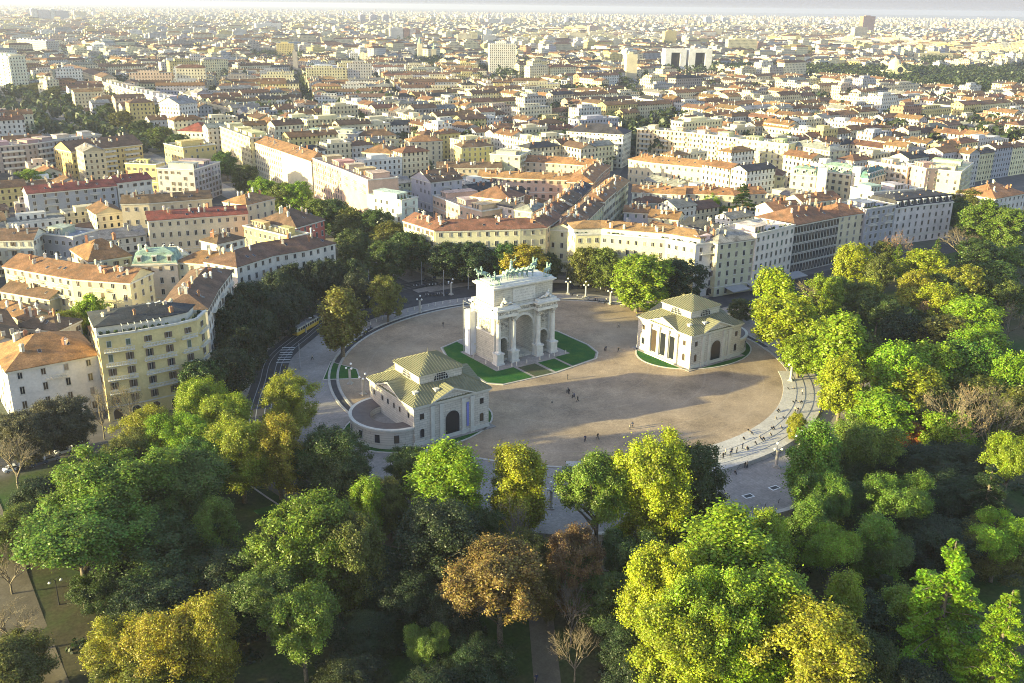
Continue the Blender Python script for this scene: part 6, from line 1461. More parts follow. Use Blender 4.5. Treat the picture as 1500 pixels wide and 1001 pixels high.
# domed chapel of the far cemetery, at the right edge
t = thing('memorial_chapel', 'cream domed memorial chapel with round window gable at the far right edge', 'chapel', (1180, 640, 0), -HEAD)
b = MB(); b.box(-20, 20, 0, 26, 0, 18, 0); b.face([(-12, -.2, 18), (12, -.2, 18), (0, -.2, 28)], 0); b.face([(-12, -.2, 18), (0, -.2, 28), (0, 26, 28), (-12, 26, 18)], 1); b.face([(0, -.2, 28), (12, -.2, 18), (12, 26, 18), (0, 26, 28)], 1); b.build('wall', [M['plaster'], M['tile']], t, color=COL['lemon'])
b = MB(); b.lathe([(9, 0), (9, 8), (8.4, 11), (6, 14), (2, 16), (.2, 19)], 16, 0, (-4, 13, 20)); b.build('dome', [M['plaster']], t, color=COL['cream'])
b = MB(); b.lathe([(4.2, 0), (4.2, .3)], 20); o_ = b.build('rose_window', [M['glass']], t, (0, -.25, 20)); o_.rotation_euler = (PI / 2, 0, 0)
t = thing('market_hall', 'white hall with rounded roof in the mid city on the left', 'hall', (455, 1130, 0), -HEAD)
b = MB(); b.box(-32, 32, 0, 40, 0, 9, 0); b.build('wall', [M['plaster']], t, color=COL['white'])
b = MB()
for k in range(10):
    a0, a1 = PI * k / 10, PI * (k + 1) / 10; b.face([(-32 * math.cos(a0), -.5, 9 + 8 * math.sin(a0)), (-32 * math.cos(a1), -.5, 9 + 8 * math.sin(a1)), (-32 * math.cos(a1), 40.5, 9 + 8 * math.sin(a1)), (-32 * math.cos(a0), 40.5, 9 + 8 * math.sin(a0))][::-1])
b.face([(-32 * math.cos(PI * k / 10), -.5, 9 + 8 * math.sin(PI * k / 10)) for k in range(11)][::-1]); b.build('roof', [M['plaster']], t, color=(.7, .7, .7))

# ------------------------------------------------------------------ the rest of the city
def excluded(x, y):
    if y < 30 and x < 255 and x > -400: return True
    if x >= 255 and y < 75: return True
    if x <= -150 and y < 40: return True
    if math.hypot(x - PC[0], y - PC[1]) < 112: return True
    if abs(x) < 31 and y < 900: return True
    if abs(x - 4 - (y - 900) * .0) < 24 and y < 2500: return True
    # narrow street running off behind the arch
    if 60 < y < 420:
        d = ((x - 70) * -.673 + (y - 62) * .74)
        if abs(d) < 10 and x > 60: return True
    # far cemetery wood
    if 1000 < x < 2200:
        f = dxy(x, y)
        if 1180 < f[0] < 1720 and f[1] > f[0] * .2 : return True
    return False
def dxy(x, y):
    dx, dy = x - CAM.x, y - CAM.y; return (dx * math.sin(HEAD) + dy * math.cos(HEAD), dx * math.cos(HEAD) - dy * math.sin(HEAD))
WALLS = [('cream', 7), ('lemon', 5), ('white', 5), ('straw', 3), ('yellow', 2), ('pale', 3), ('grey', 2), ('taupe', 1), ('peach', 2), ('lilac', 1), ('brick', 1)]
ROOFS = [('rust', 8), ('ochre', 2), ('brown', 6), ('rustred', 4), ('orange', 1), ('slate', 2), ('tile', 3)]
pick = lambda r, L: r.choices([a for a, _ in L], [w for _, w in L])[0]
cr = random.Random(11)
def free(poly, g=4.0):
    (x0, y0), (x1, y1), (x2, y2), (x3, y3) = poly
    for u in (0.0, .25, .5, .75, 1.0):
        for v in (0.0, .35, .7, 1.0):
            x = (x0 * (1 - u) + x1 * u) * (1 - v) + (x3 * (1 - u) + x2 * u) * v; y = (y0 * (1 - u) + y1 * u) * (1 - v) + (y3 * (1 - u) + y2 * u) * v
            if (int(x // g), int(y // g)) in OCC or excluded(x, y): return False
    return True
LOTS = []
TWR = [(dxy((Vector(a).x + Vector(c).x) / 2, (Vector(a).y + Vector(c).y) / 2), (Vector(c) - Vector(a)).length) for _, a, c, h_, *_r in TOWERS]
def lot(o, d, w, dep, h, style):
    n = (-d[1], d[0]); poly = [(o[0], o[1]), (o[0] + d[0] * w, o[1] + d[1] * w), (o[0] + d[0] * w + n[0] * dep, o[1] + d[1] * w + n[1] * dep), (o[0] + n[0] * dep, o[1] + n[1] * dep)]
    cx, cy = sum(p[0] for p in poly) / 4, sum(p[1] for p in poly) / 4; f, r_ = dxy(cx, cy)
    if f < 240 or abs(r_) > f * .575 + 30: return
    if f < 2600 and not free(poly): return
    if f >= 2600 and excluded(cx, cy): return
    for (tf, trr), tl in TWR:
        if 0 < tf - f < 300 and abs(r_ * tf / f - trr) < tl / 2 + 18: h = min(h, 8 + (tf - f) * .02)
    LOTS.append((f, poly, h, style, w, dep))
ZONES = [(cr.uniform(-200, 4200), cr.uniform(100, 5500), cr.choice([0, 0, .0, R(-22), R(18), R(-43), R(30)])) for _ in range(60)]
ZONES = [z_ if dxy(z_[0], z_[1])[0] > 900 else (z_[0], z_[1], 0.0) for z_ in ZONES]
def zone(x, y): return min(range(len(ZONES)), key=lambda i: (ZONES[i][0] - x) ** 2 + (ZONES[i][1] - y) ** 2)
for zi, (zx, zy, ang) in enumerate(ZONES):
    ca, sa = math.cos(ang), math.sin(ang); d, nrm = (ca, sa), (-sa, ca)
    far = dxy(zx, zy)[0] > 2400
    PX, PY = (96, 78)
    NB = 11
    for i in range(-NB, NB + 1):
        for j in range(-NB, NB + 1):
            bx, by = zx + ca * i * PX - sa * j * PY, zy + sa * i * PX + ca * j * PY
            f, r_ = dxy(bx + 40 * ca, by + 30 * ca)
            if f < 200 or f > 5200 or abs(r_) > f * .575 + 90 or zone(bx + 40 * ca - 32 * sa, by + 40 * sa + 32 * ca) != zi: continue
            BW, BD = PX - 13, PY - 12
            at = lambda u, v: (bx + ca * u - sa * v, by + sa * u + ca * v)
            base = cr.choice([15, 17, 18, 20, 22]) if f > 560 else cr.choice([9, 10, 11]); modern = cr.random() < (.12 if f < 900 else .2 if f < 1600 else .42)
            if f > 700 and cr.random() < .05: continue                       # a gap: yard or garden
            if modern:
                h = cr.choice([20, 23, 26, 30]) if f > 700 else 13
                k_ = cr.uniform(.3, .55); lot(at(0, 0), d, BW * k_, 13, h, 'flat'); lot(at(BW * (k_ + .06), 2), d, BW * (.9 - k_), 13, h + cr.uniform(-6, 6), cr.choice(['flat', 'hip'])); lot(at(4, BD - 14), d, BW * .35, 13, h - 4, 'flat'); lot(at(BW * .5, BD - 16), d, BW * .3, 14, h + 3, 'flat'); continue
            dep = 12
            for v0, dv in ((0, 0), (BD - dep, 0)):                           # the two long sides
                u = 0
                while u < BW - 6:
                    w = min(cr.uniform(13, 26) if f < 900 else cr.uniform(24, 46), BW - u); w = w if BW - u - w > 9 else BW - u
                    lot(at(u, v0), d, w - .3, dep + cr.uniform(-1, 1.0), base + cr.uniform(-2.2, 2.2), cr.choices(['gable', 'hip', 'flat'], [6, 2, 2])[0]); u += w
            v = dep
            while v < BD - dep - 5:                                          # the short sides, facing the cross streets
                w = min(cr.uniform(14, 24), BD - dep - v); w = w if BD - dep - v - w > 8 else BD - dep - v
                lot(at(0, v + w), (sa, -ca), w - .3, dep, base + cr.uniform(-2.2, 2.2), cr.choices(['gable', 'flat'], [7, 2])[0])
                lot(at(BW, v), (-sa, ca), w - .3, dep, base + cr.uniform(-2.2, 2.2), cr.choices(['gable', 'flat'], [7, 2])[0]); v += w
            if f < 2200:
                for _ in range(3):
                    u_, v_ = cr.uniform(14, BW - 34), cr.uniform(15, BD - 28); lot(at(u_, v_), d, cr.uniform(9, 20), cr.uniform(7, 11), cr.uniform(5, 11), cr.choice(['gable', 'gable', 'flat']))
for _ in range(9000):                                                        # the outskirts, to the edge of sight
    f = 4800 + 9000 * cr.random() ** 1.3; r_ = cr.uniform(-.6, .6) * f
    x, y = CAM.x + f * math.sin(HEAD) + r_ * math.cos(HEAD), CAM.y + f * math.cos(HEAD) - r_ * math.sin(HEAD)
    a_ = cr.choice([0, .4, -.5, 1.2]); LOTS.append((f, [(x, y), (x + 26 * math.cos(a_), y + 26 * math.sin(a_)), (x + 26 * math.cos(a_) - 14 * math.sin(a_), y + 26 * math.sin(a_) + 14 * math.cos(a_)), (x - 14 * math.sin(a_), y + 14 * math.cos(a_))], cr.choice([8, 10, 13, 16, 20, 26, 34 if cr.random() < .3 else 15]), 'flat' if cr.random() < .4 else 'gable', 26, 14))
LOTS.sort(key=lambda q: q[0])
NUM = 'zero one two three four five six seven eight nine ten eleven twelve thirteen fourteen fifteen sixteen seventeen eighteen nineteen'.split()
TENS = ' '.join(['', '']) and ['', '', 'twenty', 'thirty', 'forty', 'fifty', 'sixty', 'seventy', 'eighty', 'ninety']
def word(k): return NUM[k] if k < 20 else TENS[k // 10] + ('-' + NUM[k % 10] if k % 10 else '')
WNAME = dict(cream='cream', lemon='pale yellow', white='white', straw='straw', yellow='yellow', pale='pale', grey='grey', taupe='grey-brown', peach='peach', lilac='lilac', brick='brick-red')
RNAME = dict(rust='rust', ochre='ochre', brown='brown', rustred='red-brown', orange='orange', red='red', slate='slate', tile='grey')
N_IND = 300 - len(BUILDINGS)
seen = set(); city = MB(); ccol = []
ind = 0
def city_roof(b, P, K, z, dep, style):
    k = len(b.f); roof_faces(b, P, K, z, dep, style, 1, 0)
for f, poly, h, style, w, dep in LOTS:
    P = [Vector(poly[0]), Vector(poly[1])]; K = [Vector(poly[3]), Vector(poly[2])]
    wk, rk = pick(cr, WALLS), pick(cr, ROOFS)
    if f < 800 and wk in ('brick', 'taupe'): wk = 'cream'
    g_ = cr.uniform(.95, 1.25); wc = tuple(min(.8, x * g_) for x in COL[wk]); g_ = cr.uniform(.6, 1.05); rc = tuple(x * g_ * cr.uniform(.95, 1.05) for x in COL[rk if style != 'flat' else cr.choice(['flat', 'tile', 'pale', 'rust'])])
    c = (P[0] + P[1] + K[0] + K[1]) / 4
    # the street side nearer to the camera is the front
    if ind < N_IND and h > 8:
        fx, fy = px_of(c.x, c.y, h)
        if 0.005 < fx < .995 and fy > .03:
            key = (round(fx * 100), round(fy * 100), wk, rk if style != 'flat' else 'flat')
            if key not in seen:
                seen.add(key); ind += 1
                lab = '%s block with %s roof, %s percent across and %s percent down the photo' % (WNAME[wk], (RNAME[rk] + ' ' + {'gable': 'ridged', 'hip': 'hipped'}[style]) if style != 'flat' else 'flat', word(key[0]), word(key[1]))
                t = thing('apartment_building', lab, 'building', (c.x, c.y, 0), 0, 'city apartment buildings')
                P = [p - c for p in P]; K = [k_ - c for k_ in K]
                b, out = shell(P, K, h, style if style != 'hip' else 'hip'); b.build('wall', [M['facade'], M['trim'], M['tile']], t, color=wc)
                if style != 'flat':
                    b = MB(); roof_faces(b, P, K, h + .02, dep, style, 0, 0); b.build('roof', [M['tile']], t, color=rc)
                else:
                    b = MB(); dd = (P[1] - P[0]).normalized(); nn = Vector((-dd.y, dd.x)); q = P[0] + dd * w * .25 + nn * 3; b.obox((q.x, q.y), (dd.x, dd.y), w * .4, dep - 6, h, h + 2.7); b.build('penthouse', [M['plaster']], t, color=wc)
                for q in range(4):
                    u_, g = cr.uniform(.1, .9), cr.choice([.3, .5, .7]); p = P[0].lerp(P[1], u_).lerp(K[0].lerp(K[1], u_), g)
                    link('chimney', CHIM[cr.randrange(3)], t, (p.x, p.y, h + (.2 if style == 'flat' else dep / 2 * .46 * (1 - abs(g - .5) * 2) + .1)), cr.uniform(0, 3), cr.choice([(.5, .43, .34), (.62, .58, .5), (.35, .17, .1)]))
                continue
    n0 = len(city.f)
    out = P + K[::-1]; u = cr.uniform(0, 3)
    for i in range(4): L = (out[(i + 1) % 4] - out[i]).length; city.wall(out[i], out[(i + 1) % 4], 0, h, 0, u); u += L
    n1 = len(city.f)
    if style == 'flat':
        city.face([(*p, h) for p in out], 1)
        dd = (P[1] - P[0]).normalized(); nn = Vector((-dd.y, dd.x)); q = P[0] + dd * w * .2 + nn * 3
        n2 = len(city.f); city.obox((q.x, q.y), (dd.x, dd.y), w * .5, dep * .4, h, h + 2.6, 0); ccol += [wc] * (n1 - n0) + [rc] * (n2 - n1) + [wc] * (len(city.f) - n2)
    else:
        if f < 3200: roof_faces(city, P, K, h, dep, style, 1, 0)
        else:
            m0, m1 = (P[0] + K[0]) / 2, (P[1] + K[1]) / 2; rr = h + dep * .22
            city.face([(*P[0], h), (*P[1], h), (*m1, rr), (*m0, rr)], 1); city.face([(*K[1], h), (*K[0], h), (*m0, rr), (*m1, rr)], 1)
        n2 = len(city.f)
        if style == 'gable':
            rr = h + (dep / 2 * .46 if f < 3200 else dep * .22)
            for a_, k_ in ((P[0], K[0]), (P[1], K[1])): city.face([(*a_, h), (*k_, h), (*((a_ + k_) / 2), rr)], 0)
        n3 = len(city.f)
        if f < 1800:
            for q in range(3):
                u_ = cr.uniform(.1, .9); p = P[0].lerp(P[1], u_).lerp(K[0].lerp(K[1], u_), cr.choice([.3, .5, .7])); city.box(p.x - .5, p.x + .5, p.y - .4, p.y + .4, h, h + dep * .23 + 1.2, 0)
        ccol += [wc] * (n1 - n0) + [rc] * (n2 - n1) + [wc] * (n3 - n2) + [(.5, .45, .38)] * (len(city.f) - n3)
co = city.build('city_blocks', [M['facade_city'], M['tile_city']])
at_ = co.data.attributes.new('Col', 'FLOAT_COLOR', 'FACE')
arr = np.ones((len(ccol), 4), dtype=np.float32); arr[:, :3] = np.array(ccol, dtype=np.float32); at_.data.foreach_set('color', arr.ravel())
tag(co, 'countless further city houses with tiled roofs reaching to the horizon', 'city', None, 'stuff')

# ------------------------------------------------------------------ trees
def quads_mesh(name, cen, nrm, size, mat, aspect=1.3):
    n = len(cen); nrm = nrm / np.linalg.norm(nrm, axis=1, keepdims=True)
    a = np.cross(nrm, rng.normal(size=(n, 3))); a /= np.linalg.norm(a, axis=1, keepdims=True); b = np.cross(nrm, a)
    s = (size * rng.uniform(.65, 1.35, n))[:, None]
    v = np.stack([cen - a * s * aspect, cen - b * s, cen + a * s * aspect, cen + b * s], 1).reshape(-1, 3)
    me = bpy.data.meshes.new(name); me.vertices.add(4 * n); me.vertices.foreach_set('co', v.astype(np.float32).ravel())
    me.loops.add(4 * n); me.loops.foreach_set('vertex_index', np.arange(4 * n, dtype=np.int32)); me.polygons.add(n)
    me.polygons.foreach_set('loop_start', np.arange(0, 4 * n, 4, dtype=np.int32)); me.materials.append(mat); me.update(calc_edges=True); return me
def crown_points(kind, seed):
    """clump centres and radii of a crown 20 m tall"""
    r = np.random.default_rng(seed); cl = []
    nl, RR, zc, HH, n, sp = {'broad': (9, 7.2, 11.2, 8.4, 270, (.32, .5)), 'tall': (5, 4.2, 10.8, 8.8, 200, (.42, .6)), 'round': (7, 7.4, 10.4, 8.6, 270, (.42, .62)), 'loose': (10, 6.9, 11.0, 8.4, 190, (.24, .4))}[kind]
    lobes = []
    for j in range(nl):                                     # a crown is several leaders, each its own upright lobe
        t = 2 * PI * j / nl + r.uniform(-.5, .5); q = RR * (1 - sp[1]) * r.uniform(.55, 1.25) * (0 if j == 0 and kind != 'loose' else 1)
        lr = RR * r.uniform(*sp); top = zc + HH * (r.uniform(.62, 1.0) if j else 1.0); bot = zc - HH * r.uniform(.55, .95) if kind != 'loose' else top - lr * r.uniform(1.8, 3.6)
        lobes.append((q * math.cos(t), q * math.sin(t), lr, bot, top))
    for k in range(n):
        lx, ly, lr, bot, top = lobes[r.integers(nl)]; t = r.uniform(0, 2 * PI); u = r.uniform(-.95, 1)
        rr = lr * (1 - abs(u) ** 2.3) ** .5 * r.uniform(.6, 1.05); cl.append((lx + rr * math.cos(t), ly + rr * math.sin(t), (top + bot) / 2 + (top - bot) / 2 * u, r.uniform(.5, 1.15)))
    return cl
def tree_meshes(kind, seed, nl, leaf):
    r = random.Random(seed); tb = MB()
    if kind in ('broad', 'tall', 'round', 'loose'):
        cl = crown_points(kind, seed); tops = {'broad': 15, 'tall': 18, 'round': 14, 'loose': 16}[kind]
        tb.tube([(0, 0, -.5), (.05, 0, 1.0), (.1, .1, 4), (.2, .05, 9), (.1, .2, tops)], [.55, .42, .36, .24, .08], 8)
        for c in r.sample(cl, min(34, len(cl))):
            z0 = max(3.0, min(tops - 1.5, c[2] * .55 + r.uniform(-1, 1))); p0 = Vector((.15, .08, z0)); p1 = Vector(c[:3]); mid = p0.lerp(p1, .5) + Vector((r.uniform(-.5, .5), r.uniform(-.5, .5), r.uniform(.2, .9)))
            tb.tube([p0, mid, p1], [.17, .1, .04], 5)
        w = np.array([c[3] ** 2 for c in cl]); w /= w.sum(); idx = rng.choice(len(cl), nl, p=w); C4 = np.array(cl)[idx]
        d = rng.normal(size=(nl, 3)); d /= np.linalg.norm(d, axis=1, keepdims=True); rad = C4[:, 3] * (.25 + np.abs(rng.normal(0, .55, nl)) + .35 * rng.random(nl))
        cen = C4[:, :3] + d * rad[:, None] * np.array([1.0, 1.0, 1.1]); out = C4[:, :3] - np.array([0, 0, 10.0]); out /= np.linalg.norm(out, axis=1, keepdims=True) + 1e-6
        nr = d * .6 + out * .55 + np.array([0, 0, .3]) + rng.normal(size=(nl, 3)) * .7
        cr_ = quads_mesh('crown', cen, nr, leaf, M['leaf'])
    elif kind == 'conifer':
        tb.tube([(0, 0, -.5), (0, 0, 8), (0, 0, 19.6)], [.45, .28, .04], 7); cen, nr = [], []
        for k in range(64):
            z = 3 + 16.5 * (k / 64) ** .95; L = (20 - z) / 17 * 7.2 * r.uniform(.7, 1.1) + .3; t = r.uniform(0, 2 * PI); dx, dy = math.cos(t), math.sin(t)
            tb.tube([(0, 0, z), (dx * L * .6, dy * L * .6, z - .1 * L * .4 + .2), (dx * L, dy * L, z - .12 * L)], [.09, .06, .02], 4)
            m_ = max(14, int(nl / 64 * (L / 4.2)))
            for q in range(m_):
                s = r.uniform(.12, 1) ** .8 * L; wd = (.25 + .32 * s * (1.15 - s / L)); o_ = r.gauss(0, wd * .6); cen.append((dx * s - dy * o_, dy * s + dx * o_, z - .12 * s + r.gauss(.1, .12) - abs(o_) * .15)); nr.append((r.gauss(0, .5), r.gauss(0, .5), 1))
        cr_ = quads_mesh('crown', np.array(cen), np.array(nr), leaf * .85, M['leaf'], 1.7)
    else:                                                   # bare: branches and a haze of twigs with a few leaves left
        cen, nr = [], []
        def grow(p, d, L, rad, lev):
            q = p + d * L; mid = p.lerp(q, .5) + Vector((r.gauss(0, .04), r.gauss(0, .04), r.gauss(0, .04))) * L
            tb.tube([p, mid, q], [rad, rad * .8, rad * .6], 5 if lev < 2 else 3, 0, False)
            if lev >= 5:
                for _ in range(2):
                    s = p.lerp(q, r.uniform(.2, 1.2)); cen.append(s + Vector((r.gauss(0, .2), r.gauss(0, .2), r.gauss(0, .2)))); nr.append((r.gauss(0, 1), r.gauss(0, 1), r.gauss(0, 1)))
                return
            for k in range(3 if lev else 5):
                dd = (d + Vector((r.gauss(0, .55), r.gauss(0, .55), r.gauss(.12, .3)))).normalized(); grow(p.lerp(q, r.uniform(.55, 1.0)), dd, L * r.uniform(.66, .86), rad * .58, lev + 1)
        grow(Vector((0, 0, -.4)), Vector((.02, 0, 1)), 5.6, .38, 0)
        cr_ = quads_mesh('crown', np.array(cen), np.array(nr), leaf * .55, M['leaf'])
    xs = np.empty(len(cr_.vertices) * 3, dtype=np.float32); cr_.vertices.foreach_get('co', xs); xs = xs.reshape(-1, 3)
    return tb.mesh('trunk', [M['bark']], True), cr_, float(np.percentile(np.hypot(xs[:, 0], xs[:, 1]), 96)), float(np.percentile(xs[:, 2], 99.5))
ARCH = {}
for kind in ('broad', 'tall', 'round', 'loose', 'conifer', 'bare'):
    for lod, (nl, lf) in enumerate(((64000, .108), (20000, .19))):
        ARCH[kind, lod] = [tree_meshes(kind, 31 * v + 7 + len(kind), nl if kind != 'round' else int(nl * 1.25), lf) for v in range(3 if lod == 0 else 2)]
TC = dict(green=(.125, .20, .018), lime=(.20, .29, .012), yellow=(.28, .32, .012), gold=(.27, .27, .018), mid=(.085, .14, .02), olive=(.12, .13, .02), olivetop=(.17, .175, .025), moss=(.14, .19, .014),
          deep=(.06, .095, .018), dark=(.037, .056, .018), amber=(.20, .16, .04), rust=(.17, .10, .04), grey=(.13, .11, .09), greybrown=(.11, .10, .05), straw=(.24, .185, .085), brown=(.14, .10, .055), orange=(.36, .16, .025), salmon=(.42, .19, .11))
KIND = dict(broad='plane_tree', tall='poplar_tree', round='oak_tree', loose='locust_tree', conifer='conifer_tree', bare='bare_tree')
tr_rnd = random.Random(5)
for (x, y, z0, H, rad, kind, colk, label) in TREES:
    d = math.hypot(x - CAM.x, y - CAM.y); lod = 0 if d < 235 else 1
    tm, cm, r0, h0 = tr_rnd.choice(ARCH[kind, lod]); s = rad / r0; sz = H / h0
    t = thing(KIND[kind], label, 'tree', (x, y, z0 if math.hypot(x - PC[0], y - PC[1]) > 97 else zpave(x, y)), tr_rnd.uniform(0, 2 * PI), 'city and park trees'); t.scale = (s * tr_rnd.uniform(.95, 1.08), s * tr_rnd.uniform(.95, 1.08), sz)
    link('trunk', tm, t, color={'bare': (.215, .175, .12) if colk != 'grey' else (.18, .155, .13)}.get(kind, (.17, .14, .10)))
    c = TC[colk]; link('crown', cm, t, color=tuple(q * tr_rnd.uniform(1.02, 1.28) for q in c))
# low shrubs in the dark parts of the park
shm = [ARCH['round', 1][0], ARCH['loose', 1][0]]
gr = MB()
# far wood and scattered city greenery, one mass of crowns
fw = []
fr = random.Random(21)
def add_far(x, y, rr, hh):
    fw.append((x, y, rr, hh))
for _ in range(1500):
    f = fr.uniform(1200, 1700); r_ = fr.uniform(.2, .56) * f
    x, y = CAM.x + f * math.sin(HEAD) + r_ * math.cos(HEAD), CAM.y + f * math.cos(HEAD) - r_ * math.sin(HEAD)
    if 1000 < x < 2200: add_far(x, y, fr.uniform(4.5, 8), fr.uniform(13, 21))
for _ in range(8000):
    f = 700 + 6500 * fr.random() ** 1.6; r_ = fr.uniform(-.58, .58) * f
    x, y = CAM.x + f * math.sin(HEAD) + r_ * math.cos(HEAD), CAM.y + f * math.cos(HEAD) - r_ * math.sin(HEAD)
    if (int(x // 4), int(y // 4)) in OCC or (abs(x) < 60 and y < 1300): continue
    k = 1 if f < 1500 else fr.choice([1, 2, 4])
    for _k in range(k): add_far(x + fr.gauss(0, 14), y + fr.gauss(0, 14), fr.uniform(4, 7), fr.uniform(13, 20))
for k in range(150):
    y = 470 + k * 14 + fr.uniform(-5, 5)
    for s in (-1, 1): add_far(s * fr.uniform(9, 22), y, fr.uniform(4, 6), fr.uniform(13, 17))
cen, nr, sz = [], [], []
fa = np.array(fw); nf = 46
cc = np.repeat(fa, nf, 0); d = rng.normal(size=(len(cc), 3)); d /= np.linalg.norm(d, axis=1, keepdims=True)
cen = np.stack([cc[:, 0] + d[:, 0] * cc[:, 2], cc[:, 1] + d[:, 1] * cc[:, 2], cc[:, 3] * .58 + d[:, 2] * cc[:, 3] * .42], 1) 
nr = d + rng.normal(size=d.shape) * .4 + np.array([0, 0, .2])
fm = quads_mesh('far_trees', cen, nr, 1.9, M['leaf'], 1.1)
fo = link('far_trees', fm, color=(.055, .075, .025)); tag(fo, 'far tree crowns of the distant wood, avenues and city courtyards', 'trees', None, 'stuff')
# undergrowth
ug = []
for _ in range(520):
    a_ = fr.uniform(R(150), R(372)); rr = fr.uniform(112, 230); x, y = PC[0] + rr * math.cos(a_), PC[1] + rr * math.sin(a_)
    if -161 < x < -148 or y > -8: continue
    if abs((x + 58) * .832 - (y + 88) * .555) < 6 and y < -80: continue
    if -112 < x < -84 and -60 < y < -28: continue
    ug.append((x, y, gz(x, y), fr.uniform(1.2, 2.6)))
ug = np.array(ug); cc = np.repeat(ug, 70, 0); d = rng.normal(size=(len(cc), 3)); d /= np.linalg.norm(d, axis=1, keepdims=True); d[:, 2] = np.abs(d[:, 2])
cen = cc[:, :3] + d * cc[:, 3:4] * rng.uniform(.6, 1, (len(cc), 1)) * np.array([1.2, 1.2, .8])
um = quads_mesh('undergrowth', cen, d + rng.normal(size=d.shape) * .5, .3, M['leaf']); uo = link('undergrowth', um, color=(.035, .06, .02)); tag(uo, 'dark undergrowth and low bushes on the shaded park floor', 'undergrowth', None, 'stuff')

# ------------------------------------------------------------------ lamps, people, vehicles
def zstep(x, y):
    r = math.hypot(x - PC[0], y - PC[1]); t = math.atan2(y - PC[1], x - PC[0])
    if S0 < t < S1 and 69 <= r <= 76.25:
        for j in range(len(prof) - 1):
            if prof[j][0] <= r <= prof[j + 1][0] and prof[j + 1][0] - prof[j][0] > .2: return prof[j][1] + (prof[j + 1][1] - prof[j][1]) * (r - prof[j][0]) / (prof[j + 1][0] - prof[j][0])
        return -.2
    if r < 68: return .06
    return zpave(x, y) if r < 97 else gz(x, y) + .06
def person_mesh(pose):
    """skinned figure: verts with radii, edges; pelvis first"""
    if pose == 'sit':
        V = [((0, 0, .18), .15), ((0, -.02, .42), .14), ((0, -.02, .62), .15), ((0, 0, .74), .055), ((0, .02, .80), .075), ((0, .02, .92), .09), ((.1, .3, .42), .085), ((.1, .42, .08), .055), ((.1, .55, .04), .05), ((-.1, .3, .42), .085), ((-.1, .42, .08), .055), ((-.1, .55, .04), .05),
             ((.2, -.02, .62), .06), ((.24, .12, .42), .05), ((.14, .3, .45), .04), ((-.2, -.02, .62), .06), ((-.24, .12, .42), .05), ((-.14, .3, .45), .04)]
    elif pose == 'walk':
        V = [((0, 0, .92), .15), ((0, 0, 1.15), .13), ((0, .02, 1.4), .16), ((0, .02, 1.5), .055), ((0, .04, 1.57), .075), ((0, .05, 1.68), .09), ((.1, .14, .5), .085), ((.1, .3, .08), .055), ((.1, .42, .04), .05), ((-.1, -.06, .5), .085), ((-.1, -.32, .14), .055), ((-.1, -.24, .04), .05),
             ((.21, .0, 1.38), .06), ((.25, -.16, 1.12), .05), ((.22, -.12, .88), .04), ((-.21, .02, 1.38), .06), ((-.25, .1, 1.12), .05), ((-.22, .25, .92), .04)]
    else:
        V = [((0, 0, .92), .15), ((0, 0, 1.15), .13), ((0, 0, 1.4), .16), ((0, 0, 1.5), .055), ((0, .01, 1.57), .075), ((0, .02, 1.68), .09), ((.1, .02, .5), .085), ((.11, 0, .08), .055), ((.12, .14, .04), .05), ((-.1, .02, .5), .085), ((-.11, 0, .08), .055), ((-.12, .14, .04), .05),
             ((.21, 0, 1.38), .06), ((.26, .02, 1.12), .05), ((.24, .12, .9), .04), ((-.21, 0, 1.38), .06), ((-.26, .02, 1.12), .05), ((-.24, .12, .9), .04)]
    Ed = [(0, 1), (1, 2), (2, 3), (3, 4), (4, 5), (0, 6), (6, 7), (7, 8), (0, 9), (9, 10), (10, 11), (2, 12), (12, 13), (13, 14), (2, 15), (15, 16), (16, 17)]
    me = bpy.data.meshes.new('figure'); me.from_pydata([v for v, _ in V], Ed, []); o = bpy.data.objects.new('figure', me); C.objects.link(o)
    o.modifiers.new('skin', 'SKIN'); s = o.modifiers.new('sub', 'SUBSURF'); s.levels = 1
    if not me.skin_vertices: bpy.context.view_layer.objects.active = o
    lay = me.skin_vertices[0] if me.skin_vertices else None
    if lay:
        for i, (_, r_) in enumerate(V): lay.data[i].radius = (r_, r_); lay.data[i].use_root = i == 0
    dg = bpy.context.evaluated_depsgraph_get(); res = bpy.data.meshes.new_from_object(o.evaluated_get(dg)); bpy.data.objects.remove(o)
    res.name = 'person'; res.materials.clear()
    for m in ('cloth', 'trouser', 'skin', 'hair'): res.materials.append(M[m])
    zt = .3 if pose == 'sit' else .9; zn = .8 if pose == 'sit' else 1.54
    for p in res.polygons:
        c = p.center; leg = (c.z < zt and not (pose != 'sit' and abs(c.x) > .2)) or (pose == 'sit' and c.y > .14 and abs(c.x) < .17 and c.z < .55)
        p.material_index = 1 if leg else (0 if c.z < zn - .05 else (3 if c.y < .03 or c.z > zn + .17 else 2)); p.use_smooth = True
        if (abs(c.x) > .1 and not leg and ((pose == 'sit' and c.y > .26) or (pose != 'sit' and c.z < .98))): p.material_index = 2
    return res
PM = {p: person_mesh(p) for p in ('sit', 'stand', 'walk')}
CL = [('black', (.02, .02, .022)), ('white', (.7, .7, .68)), ('navy', (.03, .04, .09)), ('grey', (.2, .2, .2)), ('red', (.4, .05, .04)), ('beige', (.45, .38, .28)), ('black', (.025, .02, .025)), ('blue', (.08, .13, .3))]
ORD = 'first second third fourth fifth sixth seventh eighth ninth tenth eleventh twelfth thirteenth fourteenth fifteenth sixteenth seventeenth eighteenth nineteenth twentieth twenty-first twenty-second twenty-third twenty-fourth twenty-fifth twenty-sixth twenty-seventh twenty-eighth twenty-ninth thirtieth thirty-first thirty-second thirty-third thirty-fourth thirty-fifth thirty-sixth thirty-seventh thirty-eighth thirty-ninth fortieth'.split()
pr = random.Random(9)
